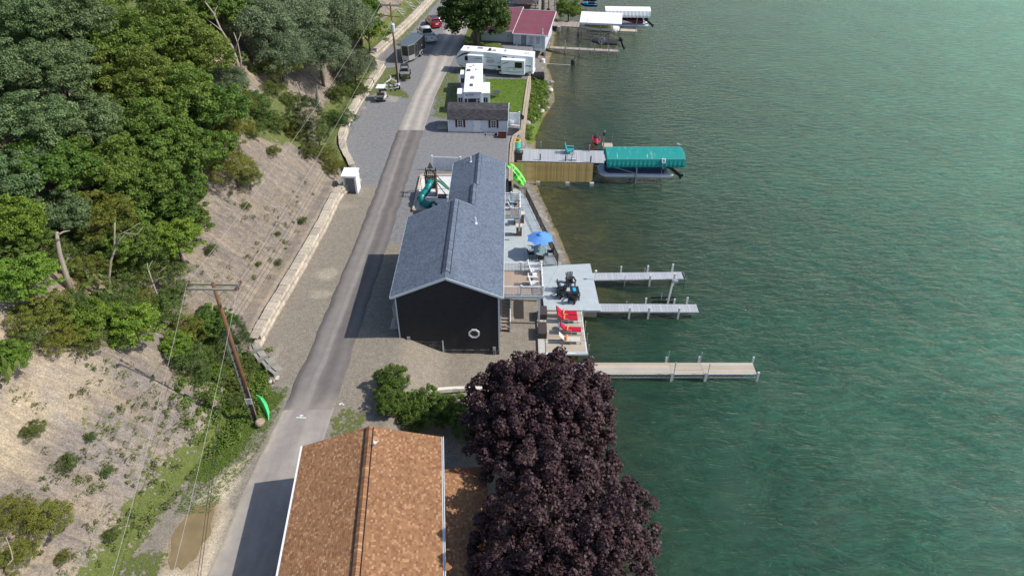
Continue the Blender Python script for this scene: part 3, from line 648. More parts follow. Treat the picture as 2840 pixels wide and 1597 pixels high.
# dead trees and snags
def snag(pts, r, label, branches=(), name='dead_tree', mat=None):
    """pts: photo pixels (2576 wide) from the foot up; the trunk stands at its foot's distance"""
    f = ground(pts[0][0] * 1.1025, pts[0][1] * 1.1025); t = thing(name, label, 'dead tree', f, 0, 'dead trees on the slope')
    w_ = [ZY(a * 1.1025, b_ * 1.1025, f.y + .25 * i) - f for i, (a, b_) in enumerate(pts)]; w_[0].z -= .3
    b = B(); b.tube(w_, [r * (1 - .6 * i / (len(w_) - 1)) for i in range(len(w_))], 8); obj('trunk', b, mat or DEAD, t, True)
    for br in branches:
        b = B(); ww = [ZY(a * 1.1025, b_ * 1.1025, f.y + .3 + .3 * i) - f for i, (a, b_) in enumerate(br)]
        b.tube(ww, [r * .38 * (1 - .7 * i / (len(ww) - 1)) for i in range(len(ww))], 5); obj('branch', b, mat or DEAD, t, True)
snag([(176, 730), (165, 690), (150, 640), (144, 600), (143, 583)], .24, 'thick broken white trunk with one stub branch in the lower wood', [[(147, 590), (160, 583), (176, 580)]], 'dead_tree')
snag([(277, 752), (274, 700), (279, 655), (288, 630), (288, 590), (289, 560)], .12, 'thin dead tree with forked bare branches', [[(286, 628), (300, 590), (330, 575), (352, 560)], [(288, 620), (305, 600), (318, 585), (335, 600)], [(310, 585), (345, 590), (360, 570)]])
snag([(405, 790), (395, 740), (380, 700), (372, 675), (370, 662)], .09, 'dead sapling with short side branches over the brown gully', [[(382, 700), (400, 685), (420, 668)], [(384, 712), (400, 700), (415, 695)], [(373, 678), (378, 665), (384, 655)]])
snag([(604, 195), (598, 160), (585, 120), (555, 75), (538, 35), (515, 5)], .2, 'tall grey dead tree leaning left over the upper wood', [[(590, 130), (600, 100), (607, 82)], [(545, 48), (540, 30), (548, 14)], [(560, 80), (535, 60), (520, 50)], [(578, 112), (560, 112), (545, 118)]])
snag([(525, 205), (512, 160), (500, 110), (494, 70), (489, 54)], .13, 'straight broken trunk left of the tall dead tree', [[(500, 112), (510, 104), (520, 100)]], 'dead_tree')
snag([(604, 190), (606, 150), (598, 110), (588, 82)], .12, 'short pale snag behind the tall dead tree', [], 'dead_tree')
snag([(762, 268), (757, 240), (750, 220), (744, 205)], .14, 'pale snag beside the yellow-leaved tree', [], 'dead_tree')
snag([(797, 272), (797, 240), (797, 215)], .26, 'thick dark broken stump by the top of the cedar', [], 'dead_tree', M('dark_dead_wood', (.14, .12, .105), .9, 0, .3, 5, .5, 14, stretch=(3, 3, .5)))
snag([(336, 292), (332, 270), (322, 250)], .16, 'grey forked trunk in the dark gap of the wood', [[(334, 275), (345, 255), (344, 240)]], 'dead_tree', BARK)
snag([(535, 190), (570, 215), (600, 240), (640, 262)], .13, 'fallen trunk among the snags at the head of the gully', [[(570, 215), (590, 210), (610, 200)]], 'fallen_tree')
snag([(0, 1440), (20, 1420), (32, 1405), (28, 1385), (15, 1350)], .06, 'thin bare branch on the ground at the bottom left corner', [], 'fallen_branch')

# weeds and small tufts: uncountable, one object each
def tufts(name, pts, size, leaves, mat, label):
    cs = np.array([[p_[0], p_[1], p_[2] + size * .25] for p_ in pts]); rs = np.array([size * random.uniform(.5, 1.4) for _ in pts])
    me = foliage(name, 77 + len(pts), cs, rs, leaves, size * .55, .7, .5, .4); me.materials.append(mat); o = bpy.data.objects.new(name, me); COL.objects.link(o); tag(o, label, kind='stuff')
WEED = leaf_mat('weed_leaves', (.085, .115, .03), (.22, .24, .08), 0, .2); LUSH = leaf_mat('lush_leaves', (.075, .14, .018), (.20, .28, .05), 0, .25)
pts = []
g_ = np.random.default_rng(5)
def scatter(n, x0, x1, y0, y1, cond):
    out = []
    X = g_.uniform(x0, x1, n * 6); Y = g_.uniform(y0, y1, n * 6); Zz = height(X, Y)
    for x, y, z in zip(X, Y, Zz):
        if len(out) >= n: break
        if cond(x, y): out.append((x, y, z))
    return out
toe = lambda y: float(np.interp(y, TOE_Y, TOE_X))
dens = lambda x, y, s, t: float(fbm(np.array([x * .35]), np.array([y * .35]), s)[0]) > t
pts = scatter(200, -44, -21, 22, 37, lambda x, y: toe(y) - x > 1 and dens(x, y, 3, .47))
pts += scatter(140, -30, -20, 26, 36, lambda x, y: 0 < toe(y) - x < 6)
pts += scatter(60, -34, -20, 47, 72, lambda x, y: 1 < toe(y) - x < 7 and dens(x, y, 8, .5))
pts += scatter(120, -40, -19, 76, 125, lambda x, y: .8 < toe(y) - x < 5 and dens(x, y, 9, .42))
tufts('bank_weeds', pts, .34, 22, WEED, 'weeds scattered over the bare bank')
pts = scatter(230, -27, -19, 35.5, 44, lambda x, y: toe(y) - x > -1.2 and toe(y) - x < 4.5)
pts += scatter(120, -26, -18.9, 33, 42, lambda x, y: -.8 < toe(y) - x < 2.5)
tufts('pole_weeds', pts, .42, 34, LUSH, 'thick green weeds round the near power pole')
pts = scatter(200, 1.5, 5.6, 88, 112, lambda x, y: np.interp(y, EDGE_Y, EDGE_X) + .3 < x < np.interp(y, SH_Y, SH_X) - .5 and (y > 96 or dens(x, y, 4, .5)))
tufts('shore_weeds', pts, .62, 40, LUSH, 'lush green weeds between the timber wall and the water')
pts = scatter(330, -60, -30, 30, 120, lambda x, y: toe(y) - x > 10 and dens(x, y, 14, .45))
tufts('forest_undergrowth', pts, 1.5, 60, KIND['shrub'][2], 'undergrowth on the forest floor')
# long grass strips by the road
gp = scatter(2600, -22, -17.5, 28, 39.5, lambda x, y: -2.9 < toe(y) - x < .6 and x < np.interp(y, [q[0] for q in RL], [q[1] for q in RL]) - .25)
tufts('verge_grass', gp, .15, 7, leaf_mat('verge_leaves', (.09, .17, .02), (.18, .28, .045), 0, .2), 'short green grass beside the near road')
gp = scatter(2600, -4.2, 2.2, 89.2, 106.5, lambda x, y: x < np.interp(y, EDGE_Y, EDGE_X) - .1)
tufts('lawn_grass', gp, .15, 5, leaf_mat('lawn_leaves', (.075, .14, .016), (.14, .215, .035), 0, .2), 'mown green lawn behind the timber wall')
# ---------------------------------------------------------------- shared parts
WHITE = M('white_vinyl', (.74, .75, .76), .45, 0, .05, 3); TRIM = M('grey_trim', (.50, .56, .60), .5, 0, .05, 3); GLASS = glassy('window_glass')
CONC = M('concrete', (.46, .44, .40), .85, 0, .12, 4, .3, 30); PATIO = M('painted_concrete', (.40, .445, .46), .6, 0, .06, 1.5, spec=.4)
WOODG = M('weathered_wood', (.36, .30, .23), .8, 0, .25, 3, .4, 12, .12, stretch=(1, 6, 6)); BLACKM = M('black_metal', (.012, .012, .014), .4, 0, .1, 4, spec=.5)
ALU = M('aluminium', (.55, .57, .59), .35, .7, .08, 6); GALV = M('galvanised_steel', (.42, .44, .45), .45, .6, .15, 6); RUBBER = M('tyre_rubber', (.018, .018, .019), .75, 0, .2, 8)
def tone_mat(name, ramp, rough=.85, bump=.25, obj_random=False):
    m = bpy.data.materials.new(name); m.use_nodes = True; N, L = nodes_of(m); p = N['Principled BSDF']; p.inputs['Roughness'].default_value = rough; p.inputs['Specular IOR Level'].default_value = .2
    t = nd(N, 'ObjectInfo').outputs['Random'] if obj_random else nd(N, 'Attribute', attribute_name='tone').outputs['Fac']
    cr = nd(N, 'ValToRGB'); cr.color_ramp.interpolation = 'LINEAR'; e = cr.color_ramp.elements
    while len(e) > 1: e.remove(e[-1])
    e[0].position = ramp[0][0]; e[0].color = (*ramp[0][1], 1)
    for q, c in ramp[1:]: n = e.new(q); n.color = (*c, 1)
    L.new(t, cr.inputs[0]); pos = nd(N, 'NewGeometry').outputs['Position']
    c = scale_(N, L, scale_(N, L, cr.outputs[0], mrange(N, L, noise(N, L, pos, 45, 2, .8), .3, .7, .82, 1.18)), mrange(N, L, noise(N, L, pos, .6, 4, .6), .3, .7, .93, 1.07))
    L.new(c, p.inputs['Base Color']); b = nd(N, 'Bump'); b.inputs['Strength'].default_value = bump; b.inputs['Distance'].default_value = .01; L.new(noise(N, L, pos, 120, 2), b.inputs['Height']); L.new(b.outputs[0], p.inputs['Normal'])
    return m
def shingles(root, o, a, u, La, Lu, tab, exp, mat, mato, seed, single=None, th=.012, lap=1.12, vary=.25, skip=None, clip=None):
    """rows of shingle tabs on a slope: o = low corner, a = unit vector along the eave, u = unit vector up the slope.
    single(p): True where a tab is built as a piece of its own"""
    g = random.Random(seed); o = Vector(o); a = Vector(a); u = Vector(u); n = a.cross(u).normalized()
    flip = n.z < 0
    if flip: n = -n
    b = B(); ones = []; rows = int(math.ceil(Lu / exp))
    for r in range(rows):
        x = -tab * g.random(); 
        while x < La:
            wd = tab * g.uniform(1 - vary, 1 + vary); x0 = max(x, 0); x1 = min(x + wd, La); x += wd
            if x1 - x0 < .02: continue
            u0 = r * exp; u1 = min(u0 + exp * lap, Lu)
            if u1 - u0 < .02: continue
            if skip and skip((x0 + x1) / 2, u0): continue
            h = th * g.uniform(.7, 1.5); tn = g.random()
            c = o + a * ((x0 + x1) / 2) + u * u0
            if single and single(c): ones.append((c, x1 - x0 - .008, u1 - u0, h)); continue
            p0 = o + a * (x0 + .004) + u * u0; p1 = o + a * (x1 - .004) + u * u0; q0 = o + a * (x0 + .004) + u * u1; q1 = o + a * (x1 - .004) + u * u1
            b.add([p0 + n * h, p1 + n * h, q1 + n * .002, q0 + n * .002, p0, p1], [(0, 1, 2, 3), (4, 5, 1, 0)], tn); 
    if len(b.f):
        b.attr = [t for t in b.attr]; obj('shingle_field', b, mat, root, kind='stuff')
    if ones:
        m = B(); m.hexa([(-.5, 0, 0), (.5, 0, 0), (.5, 1, 0), (-.5, 1, 0), (-.5, 0, 1), (.5, 0, 1), (.5, 1, .15), (-.5, 1, .15)]); me = m.mesh('shingle'); me.materials.append(mato)
        rot = Matrix((-a if flip else a, u, n)).transposed().to_euler()
        for c, wd, ln, h in ones[:300]: inst('shingle', me, mato, root, c, rot, (wd, ln, h))
def slab(b, o, a, u, La, Lu, th):
    o = Vector(o); a = Vector(a); u = Vector(u); n = a.cross(u).normalized(); n = n if n.z > 0 else -n
    v = [o, o + a * La, o + a * La + u * Lu, o + u * Lu]; b.hexa([q - n * th for q in v] + v)
def siding(b, x0, x1, y, z0, z1, pitch=.11, clip=None, axis='x', sgn=-1, out=.03):
    """lapped boards on a wall in the plane y (axis x) or x (axis y); clip(z) gives the span at height z"""
    n = int(math.ceil((z1 - z0) / pitch))
    for i in range(n):
        za = z0 + i * pitch; zb = min(za + pitch, z1); a0, a1 = (x0, x1) if clip is None else clip((za + zb) / 2)
        if a1 - a0 < .05: continue
        yo = y + sgn * out; v = [(a0, yo, za), (a1, yo, za), (a1, y + sgn * .002, zb), (a0, y + sgn * .002, zb), (a0, y, za), (a1, y, za)]
        if axis == 'y': v = [(q[1], q[0], q[2]) for q in v]
        b.add(v, [(0, 1, 2, 3), (4, 5, 1, 0)])
def window(root, c, w_, h_, axis='x', sgn=-1, muntins=(1, 1), shutters=False, depth=.05, frame=None, shut=None, sill=False):
    """a framed window at c on a wall facing sgn along y (axis x) or x (axis y): window > frame bars, pane"""
    F_ = frame or WHITE
    def put(b, cx, cz, d, t, ww, hh):
        if axis == 'x': b.box((c[0] + cx, c[1] + sgn * d, c[2] + cz), (ww, t, hh))
        else: b.box((c[0] + sgn * d, c[1] + cx, c[2] + cz), (t, ww, hh))
    b = B(); f = .07
    put(b, 0, h_ / 2 + f / 2, depth / 2, depth, w_ + 2 * f, f); put(b, 0, -h_ / 2 - f / 2, depth / 2, depth, w_ + 2 * f, f)
    put(b, -w_ / 2 - f / 2, 0, depth / 2, depth, f, h_); put(b, w_ / 2 + f / 2, 0, depth / 2, depth, f, h_)
    for i in range(1, muntins[0] + 1): put(b, -w_ / 2 + w_ * i / (muntins[0] + 1), 0, depth * .4, .02, .03, h_)
    for i in range(1, muntins[1] + 1): put(b, 0, -h_ / 2 + h_ * i / (muntins[1] + 1), depth * .4, .024, w_, .03)
    o = obj('window', b, F_, root); b = B(); put(b, 0, 0, .006, .008, w_, h_); obj('pane', b, GLASS, o)
    if shutters:
        for s in (-1, 1):
            b = B(); put(b, s * (w_ / 2 + .07 + .16), 0, .02, .03, .26, h_ + .1)
            for k in range(9): put(b, s * (w_ / 2 + .07 + .16), -h_ / 2 + (k + .5) * h_ / 9, .04, .02, .18, .03)
            obj('shutter', b, shut, root)
    return o
def rail(root, p, q, z, mat, h=.95, gap=.13, post=.12, posts=None, pick=.048, bottom=.1, top=.085, name='railing', pname='baluster', cap=True):
    """railing with its balusters as pieces of their own"""
    p = Vector((p[0], p[1], z)); q = Vector((q[0], q[1], z)); L_ = (q - p).length; d = (q - p) / L_; b = B()
    b.beam(p + Vector((0, 0, h)), q + Vector((0, 0, h)), top, top * .8); b.beam(p + Vector((0, 0, bottom)), q + Vector((0, 0, bottom)), top * .8, top * .8)
    for t in (posts if posts is not None else (0, 1)):
        c = p.lerp(q, t); b.box((c.x, c.y, z + (h + .08) / 2), (post, post, h + .08)); 
        if cap: b.box((c.x, c.y, z + h + .1), (post * 1.35, post * 1.35, .05))
    r_ = obj(name, b, mat, root); m = B(); m.box((0, 0, (h - bottom) / 2), (pick, pick, h - bottom - top * .8)); me = m.mesh(pname); n = max(1, int(L_ / gap)); rz = math.atan2(d.y, d.x)
    for i in range(1, n): inst(pname, me, mat, r_, p + d * (L_ * i / n) + Vector((0, 0, bottom)), (0, 0, rz))
    return r_
def pipe(name, label, cat, loc, h, r=.05, mat=None):
    t = thing(name, label, cat, loc); b = B(); b.cyl((0, 0, -.1), (0, 0, h), r, n=10); b.lathe((0, 0, 0), [(r * 2.6, -.02), (r * 2.2, .05), (r * 1.1, .09)], 10); obj('pipe', b, mat or WHITE, t); return t

# ---------------------------------------------------------------- dark house with the blue roof
HX0, HX1, HY0, HY1 = -9.54, -1.09, 45.5, 57.45; RX, RZ, EZ = -5.31, 9.25, 7.27; OX0, OX1, OY0, OY1 = -9.9, -.72, 45.15, 57.7
house = thing('house', 'two-storey dark grey house with a blue shingled roof beside the road', 'house', (-5.3, 51.5, .8), world=True)
DARK = M('charcoal_siding', (.026, .026, .032), .45, 0, .12, 2, spec=.35)
b = B(); b.xprism([(HX0, .3), (HX1, .3), (HX1, EZ - .1), (RX, RZ - .12), (HX0, EZ - .1)], HY0 + .02, HY1)
b.bx(-6.05, HX1, HY1, 68.6, .3, EZ - .1); obj('wall', b, DARK, house)
b = B(); gz = lambda z: (HX0 + .06, HX1 - .06) if z < EZ - .12 else (HX0 + .06 + (z - EZ + .12) * (RX - HX0) / (RZ - EZ), HX1 - .06 - (z - EZ + .12) * (HX1 - RX) / (RZ - EZ))
siding(b, HX0, HX1, HY0, 1.45, 6.95, .15, gz); siding(b, HX0, HX1, HY0 - .035, 6.95, RZ - .1, .15, gz); siding(b, HY0, HY1, HX0, 2.9, EZ - .1, .115, None, 'y', -1)
siding(b, HY0, 68.6, HX1, 1.6, EZ - .1, .115, None, 'y', 1); obj('siding', b, DARK, house)
# stone veneer along the foot of the gable wall: each stone a piece
STN = M('stone_veneer', (.085, .08, .08), .85, 0, .3, 3, .6, 14, .45); stone = B(); stone.hexa([(-.5, 0, -.5), (.5, 0, -.5), (.5, 1, -.5), (-.5, 1, -.5), (-.46, 0, .5), (.47, 0, .44), (.5, 1, .5), (-.5, 1, .5)]); sme = stone.mesh('stone')
gr = random.Random(3)
def stones(root, x0, x1, y, zb, zt, sgn=-1):
    z = zb
    while z < zt - .05:
        hh = gr.uniform(.09, .16); x = x0
        while x < x1 - .05:
            ww = min(gr.uniform(.2, .55), x1 - x); 
            if z + hh > h1(x + ww / 2, y - .2) - .08: inst('stone', sme, STN, root, (x + ww / 2, y + sgn * gr.uniform(.03, .07), min(z + hh / 2, zt - hh / 2)), (0, 0, 0), (ww - .015, .09, hh - .012))
            x += ww
        z += hh
stones(house, HX0 + .35, -6.0, HY0 - .03, 1.35, 2.35); stones(house, -5.85, HX1, HY0 - .03, .35, 1.4)
b = B()   # corner boards, rake and fascia
b.box((HX0, HY0 - .02, (2.5 + EZ) / 2), (.1, .1, EZ - 2.5)); b.box((HX1, HY0 - .02, (.9 + EZ) / 2 + .2), (.12, .1, EZ - 1.3)); b.box((-5.93, HY0 - .07, 1.75), (.12, .1, 1.35)); b.box((HX0, HY1, 5), (.1, .1, 4.5))
for sx_ in (-1, 1):
    e = OX0 if sx_ < 0 else OX1
    b.beam((e, OY0 - .03, EZ - .1), (RX, OY0 - .03, RZ - .1), .06, .2); b.beam((e, OY1 + .02, EZ - .1), (RX, OY1 + .02, RZ - .1), .05, .18)
b.beam((OX0 - .02, OY0, EZ - .1), (OX0 - .02, OY1, EZ - .1), .06, .18); b.beam((OX1 + .02, OY0, EZ - .1), (OX1 + .02, 69.0, EZ - .1), .06, .18); b.beam((-6.33, 57.7, EZ - .1), (-6.33, 69.0, EZ - .1), .06, .18)
obj('trim', b, TRIM, house)
SHB = [(0, (.098, .118, .155)), (.35, (.115, .140, .185)), (.7, (.13, .16, .21)), (1, (.15, .18, .23))]
SHM = tone_mat('blue_shingle', SHB); SHO = tone_mat('blue_shingle_single', SHB, obj_random=True)
b = B()
RZ2, RX2 = 8.47, -3.5
slL = Vector((RX - OX0, 0, RZ - EZ)); slR = Vector((RX - OX1, 0, RZ - EZ)); s2L = Vector((RX2 + 6.3, 0, RZ2 - EZ)); s2R = Vector((RX2 - OX1, 0, RZ2 - EZ))
slab(b, (OX0, OY0, EZ), (0, 1, 0), slL.normalized(), OY1 - OY0, slL.length, .1); slab(b, (OX1, OY0, EZ), (0, 1, 0), slR.normalized(), OY1 - OY0, slR.length, .1)
RX3, RZ3 = -3.78, 8.6; s3L = Vector((RX3 + 6.3, 0, RZ3 - EZ)); s3R = Vector((RX3 - OX1, 0, RZ3 - EZ))
slab(b, (-6.3, 61.8, EZ), (0, 1, 0), s2L.normalized(), 69 - 61.8, s2L.length, .1); slab(b, (OX1, 61.8, EZ), (0, 1, 0), s2R.normalized(), 69 - 61.8, s2R.length, .1)
slab(b, (-6.3, 57.7, EZ), (0, 1, 0), s3L.normalized(), 4.1, s3L.length, .1); slab(b, (OX1, 57.7, EZ), (0, 1, 0), s3R.normalized(), 4.1, s3R.length, .1)
b.xprism([(-6.05, EZ - .1), (HX1, EZ - .1), (RX2, RZ2 - .14)], 61.9, 68.6)
roof = obj('roof', b, SHM, house)
for i, (o_, u_, la) in enumerate([((OX0, OY0, EZ), slL, OY1 - OY0), ((OX1, OY0, EZ), slR, OY1 - OY0), ((-6.3, 61.8, EZ), s2L, 7.2), ((OX1, 61.8, EZ), s2R, 7.2), ((-6.3, 57.7, EZ), s3L, 4.1), ((OX1, 57.7, EZ), s3R, 4.1)]):
    shingles(roof, o_, (0, 1, 0), u_.normalized(), la, u_.length, .19, .145, SHM, SHO, i, single=(lambda c: c.y < 47.05) if i == 1 else ((lambda c: c.y < 45.6) if i == 0 else None), th=.016)
def ridge(root, x, z, y0, y1, mat, step=.2, w_=.32, slope=.43, hz=.11, d=(0, 1, 0)):
    m = B(); m.add([(-w_, 0, -slope * w_ + .035), (0, 0, hz), (w_, 0, -slope * w_ + .035), (-w_, 1, -slope * w_ + .015), (0, 1, hz - .03), (w_, 1, -slope * w_ + .015), (-w_, 0, -slope * w_), (w_, 0, -slope * w_)],
        [(0, 1, 4, 3), (1, 2, 5, 4), (6, 0, 3), (2, 7, 5), (6, 7, 2, 1, 0)]); me = m.mesh('ridge_cap'); y = y0; rz = math.atan2(-d[0], d[1])
    while y < y1: inst('ridge_cap', me, mat, root, Vector((x, 0, z)) + Vector(d) * y, (0, 0, rz), (1, step * 1.1, 1)); y += step
ridge(roof, RX, RZ + .02, OY0 + .9, OY1 - .3, SHO, .22); b = B(); [b.beam((RX + s_ * .33, OY0 + .7, RZ - .115), (RX + s_ * .33, OY1 - .2, RZ - .115), .05, .07) for s_ in (-1, 1)]; [b.beam((RX3 + s_ * .27, 57.9, RZ3 - .1), (RX3 + s_ * .27, 61.8, RZ3 - .1), .04, .06) for s_ in (-1, 1)]; [b.beam((RX2 + s_ * .27, 62, RZ2 - .1), (RX2 + s_ * .27, 68.8, RZ2 - .1), .04, .06) for s_ in (-1, 1)]; obj('ridge_vent', b, BLACKM, roof)
ridge(roof, RX3, RZ3 + .02, 57.8, 61.7, SHO, .25, .26); ridge(roof, RX2, RZ2 + .02, 61.9, 68.9, SHO, .25, .26)
# octagon window
oc = ZY(1040 + 1328 / 4.83, 700 + 1080 / 4.83, HY0); b = B(); k8 = [(math.cos(R(22.5 + 45 * i)), math.sin(R(22.5 + 45 * i))) for i in range(8)]
def octring(b, c, r0, r1, y0, y1):
    vs = [(c.x + a * r, y, c.z + d * r) for r, y in ((r0, y0), (r0, y1), (r1, y1), (r1, y0)) for a, d in k8]
    b.add(vs, [(j * 8 + i, j * 8 + (i + 1) % 8, ((j + 1) % 4) * 8 + (i + 1) % 8, ((j + 1) % 4) * 8 + i) for j in range(4) for i in range(8)])
octring(b, oc, .36, .50, HY0 + .03, HY0 - .10); ow = obj('window', b, WHITE, house, label='white octagonal window')
b = B(); b.add([(oc.x + a * .37, HY0 - .02, oc.z + d * .37) for a, d in k8], [tuple(range(8))]); obj('pane', b, GLASS, ow)
# lake-side openings seen under the decks, meters, conduits
for y in (48.6, 52.5, 56.5, 61, 64.5, 67): window(house, (HX1 + .012, y, 5.6), 1.1, 1.2, 'y', 1, (0, 1))
for y in (55, 58.5, 62.5, 66.5): window(house, (HX1 + .012, y, 2.2), 1.5, 1.9, 'y', 1, (1, 0))
for y in (48.5, 52.0, 55.5): window(house, (HX0 - .012, y, 5.6), .9, 1.2, 'y', -1, (0, 1))
for sx_, zz, nm in ((1133, 5, 'meter_box'), (1371, 5, 'meter_box')):
    q = ZY(sx_, 938 if sx_ < 1200 else 967, HY0 - .12); b = B(); b.box((q.x, HY0 - .1, q.z), (.26, .16, .32)); m_ = obj(nm, b, GALV, house)
    b = B(); zg = h1(q.x, HY0 - .3); b.cyl((q.x - .06, HY0 - .1, zg - .1), (q.x - .06, HY0 - .1, q.z - .15), .025); b.cyl((q.x + .06, HY0 - .1, zg - .1), (q.x + .06, HY0 - .1, q.z - .15), .025); obj('conduit', b, GALV, m_)
q = ZY(1117, 945, HY0 - .15); b = B(); b.cyl((q.x, HY0 - .15, h1(q.x, 45) - .1), (q.x, HY0 - .15, q.z), .05); b.box((q.x, HY0 - .2, q.z - .4), (.07, .25, .07)); obj('downpipe', b, WHITE, house)
for sx_, sy_, lb, sl_ in ((1306, 449, 'white vent pipe on the far part of the blue roof', 0), (1319, 610, 'white vent pipe with a square flange on the near blue roof', 1)):
    if sl_: q = P(sx_, sy_, RZ - .5 * 1.0); 
    else: q = P(sx_, sy_, RZ2 - .35)
    q.z = (RZ - (q.x - RX) * (RZ - EZ) / (OX1 - RX)) if sl_ else (RZ2 - (RX2 - q.x) * (RZ2 - EZ) / (RX2 + 6.3)); pipe('vent_pipe', lb, 'vent pipe', q, .62, .065)
t = thing('utility_cabinet', 'tall grey utility cabinet on a pad left of the dark house', 'cabinet', (-10.1, 47.3, h1(-10.1, 47.3)))
b = B(); b.bx(-.45, .45, -.7, .7, -.2, .1); obj('pad', b, CONC, t); b = B(); b.bx(-.16, .22, -.1, .9, .1, 1.75); b.bx(-.19, .24, -.13, .93, 1.75, 1.8); obj('cabinet', b, M('cabinet_grey', (.42, .43, .40), .5, 0, .08, 3), t); b = B(); b.bx(-.17, -.163, .05, .8, .2, 1.65); obj('door', b, TRIM, t)

# ---------------------------------------------------------------- decks, railings and stairs
DECKB = M('tan_deck_board', (.40, .315, .255), .65, 0, .08, 3, 0, 20, .06, stretch=(4, 1, 1))
def deck(name, label, x0, x1, y0, y1, z, posts_x, post_ys, zfoot, mid=()):
    t = thing(name, label, 'deck', ((x0 + x1) / 2, (y0 + y1) / 2, z), world=True); bw = .14; n = int((x1 - x0) / bw); m = B(); m.box((0, 0, -.015), (bw - .012, y1 - y0, .03)); me = m.mesh('deck_board')
    for i in range(n): inst('deck_board', me, DECKB, t, (x0 + bw * (i + .5), (y0 + y1) / 2, z))
    b = B(); b.bx(x0, x1 + .03, y0 - .04, y0, z - .28, z - .005); b.bx(x0, x1 + .03, y1, y1 + .04, z - .28, z - .005); b.bx(x1, x1 + .04, y0, y1, z - .28, z - .005); b.bx(x0, x1, y0, y1, z - .26, z - .08); obj('rim_board', b, TRIM, t)
    for y in post_ys: b = B(); b.bx(posts_x - .09, posts_x + .09, y - .09, y + .09, zfoot, z - .26); obj('support_post', b, M('post_white', (.60, .65, .68), .5, 0, .05, 3), t)
    rail(t, (x0 + .05, y0 + .07), (x1 - .06, y0 + .07), z, WHITE, posts=(.49, 1)); rail(t, (x0 + .05, y1 - .07), (x1 - .06, y1 - .07), z, WHITE, posts=(.49, 1)); rail(t, (x1 - .06, y0 + .07), (x1 - .06, y1 - .07), z, WHITE, posts=(.5,))
    return t
dk1 = deck('deck', 'raised tan deck with white railing over the gravel, nearest the camera', -1.04, 2.78, 49.5, 53.3, 4.1, 2.45, (49.7, 53.1), .9)
dk2 = deck('deck', 'small raised deck with white railing at the far lake side of the dark house', -1.04, .92, 63.1, 66.4, 4.1, .78, (63.3, 66.2), 2.2)
t = thing('stairs', 'white railed wooden stairs under the near raised deck', 'stairs', (-.6, 49.2, .75), world=True)
for i in range(9): b = B(); b.bx(-1.0, -.15, 48.6 + i * .26, 48.9 + i * .26, .92 + i * .2, .97 + i * .2); obj('tread', b, DECKB, t)
b = B(); b.beam((-.15, 48.6, .85), (-.15, 51.1, 2.8), .05, .25); b.beam((-1.0, 48.6, .85), (-1.0, 51.1, 2.8), .05, .25); obj('stringer', b, WHITE, t)
b = B(); b.beam((-.15, 48.6, 1.85), (-.15, 51.0, 3.7), .07, .07); b.beam((-.15, 48.6, 1.1), (-.15, 51.0, 3.0), .05, .05); b.box((-.15, 48.55, 1.4), (.1, .1, 1.2)); r_ = obj('railing', b, WHITE, t)
for i in range(12): y = 48.75 + i * .19; z = 1.1 + (y - 48.6) * .78; b = B(); b.box((-.15, y, z + .38), (.035, .035, .74)); obj('baluster', b, WHITE, r_)
for (x0, x1, y0, y1, nm, lb, m_) in ((.17, 1.1, 50.4, 53.1, 'floor_mat', 'long dark mat on the gravel under the raised deck', M('dark_mat', (.035, .032, .030), .9, 0, .3, 20)), (-.25, .2, 50.1, 50.65, 'door_mat', 'small patterned doormat at the foot of the stairs', M('patterned_mat', (.30, .12, .12), .9, 0, .3, 9, col2=(.42, .40, .36)))):
    b = B(); zz = h1((x0 + x1) / 2, (y0 + y1) / 2); b.bx(x0, x1, y0, y1, zz - .01, zz + .04); tag(obj(nm, b, m_), lb, 'mat')

# patio slab and the platform over the water
b = B(); b.prism([(-1.05, 57.0), (2.85, 51.35), (2.85, 49.9), (3.1, 51.42), (3.1, 53.4), (4.62, 58.63), (1.66, 72.5), (.45, 74.8), (-1.05, 74.8)][0:1] + [(-1.05, 53.6), (2.9, 53.6), (4.7, 58.63), (1.72, 72.5), (.5, 74.8), (-1.05, 74.8)], -.6, 1.0)
b2 = obj('patio', b, PATIO); tag(b2, kind='structure')
b = B(); b.prism([(3.02, 51.35), (8.27, 51.29), (7.98, 58.95), (4.74, 58.66), (2.93, 53.64)], .82, 1.004); tag(obj('lakeside_platform', b, PATIO), kind='structure')
b = B(); b.prism([(3.1, 51.6), (8.0, 51.55), (7.75, 58.7), (4.8, 58.5), (3.2, 53.8)], -1.6, .82); tag(obj('platform_wall', b, WOODG), 'weathered timber wall under the grey platform at the water', 'retaining wall')
b = B(); SEAM = M('joint', (.22, .24, .25), .8); 
for (p0, p1) in (((-1.0, 61.5), (3.95, 61.5)), ((-1.0, 57.9), (4.6, 58.6)), ((-1, 66.2), (3.0, 66.2)), ((1.3, 57.0), (1.3, 66.2)), ((-1, 70.2), (2.1, 70.2))): b.beam((*p0, 1.003), (*p1, 1.003), .025, .006)
tag(obj('patio_joints', b, SEAM), kind='structure')
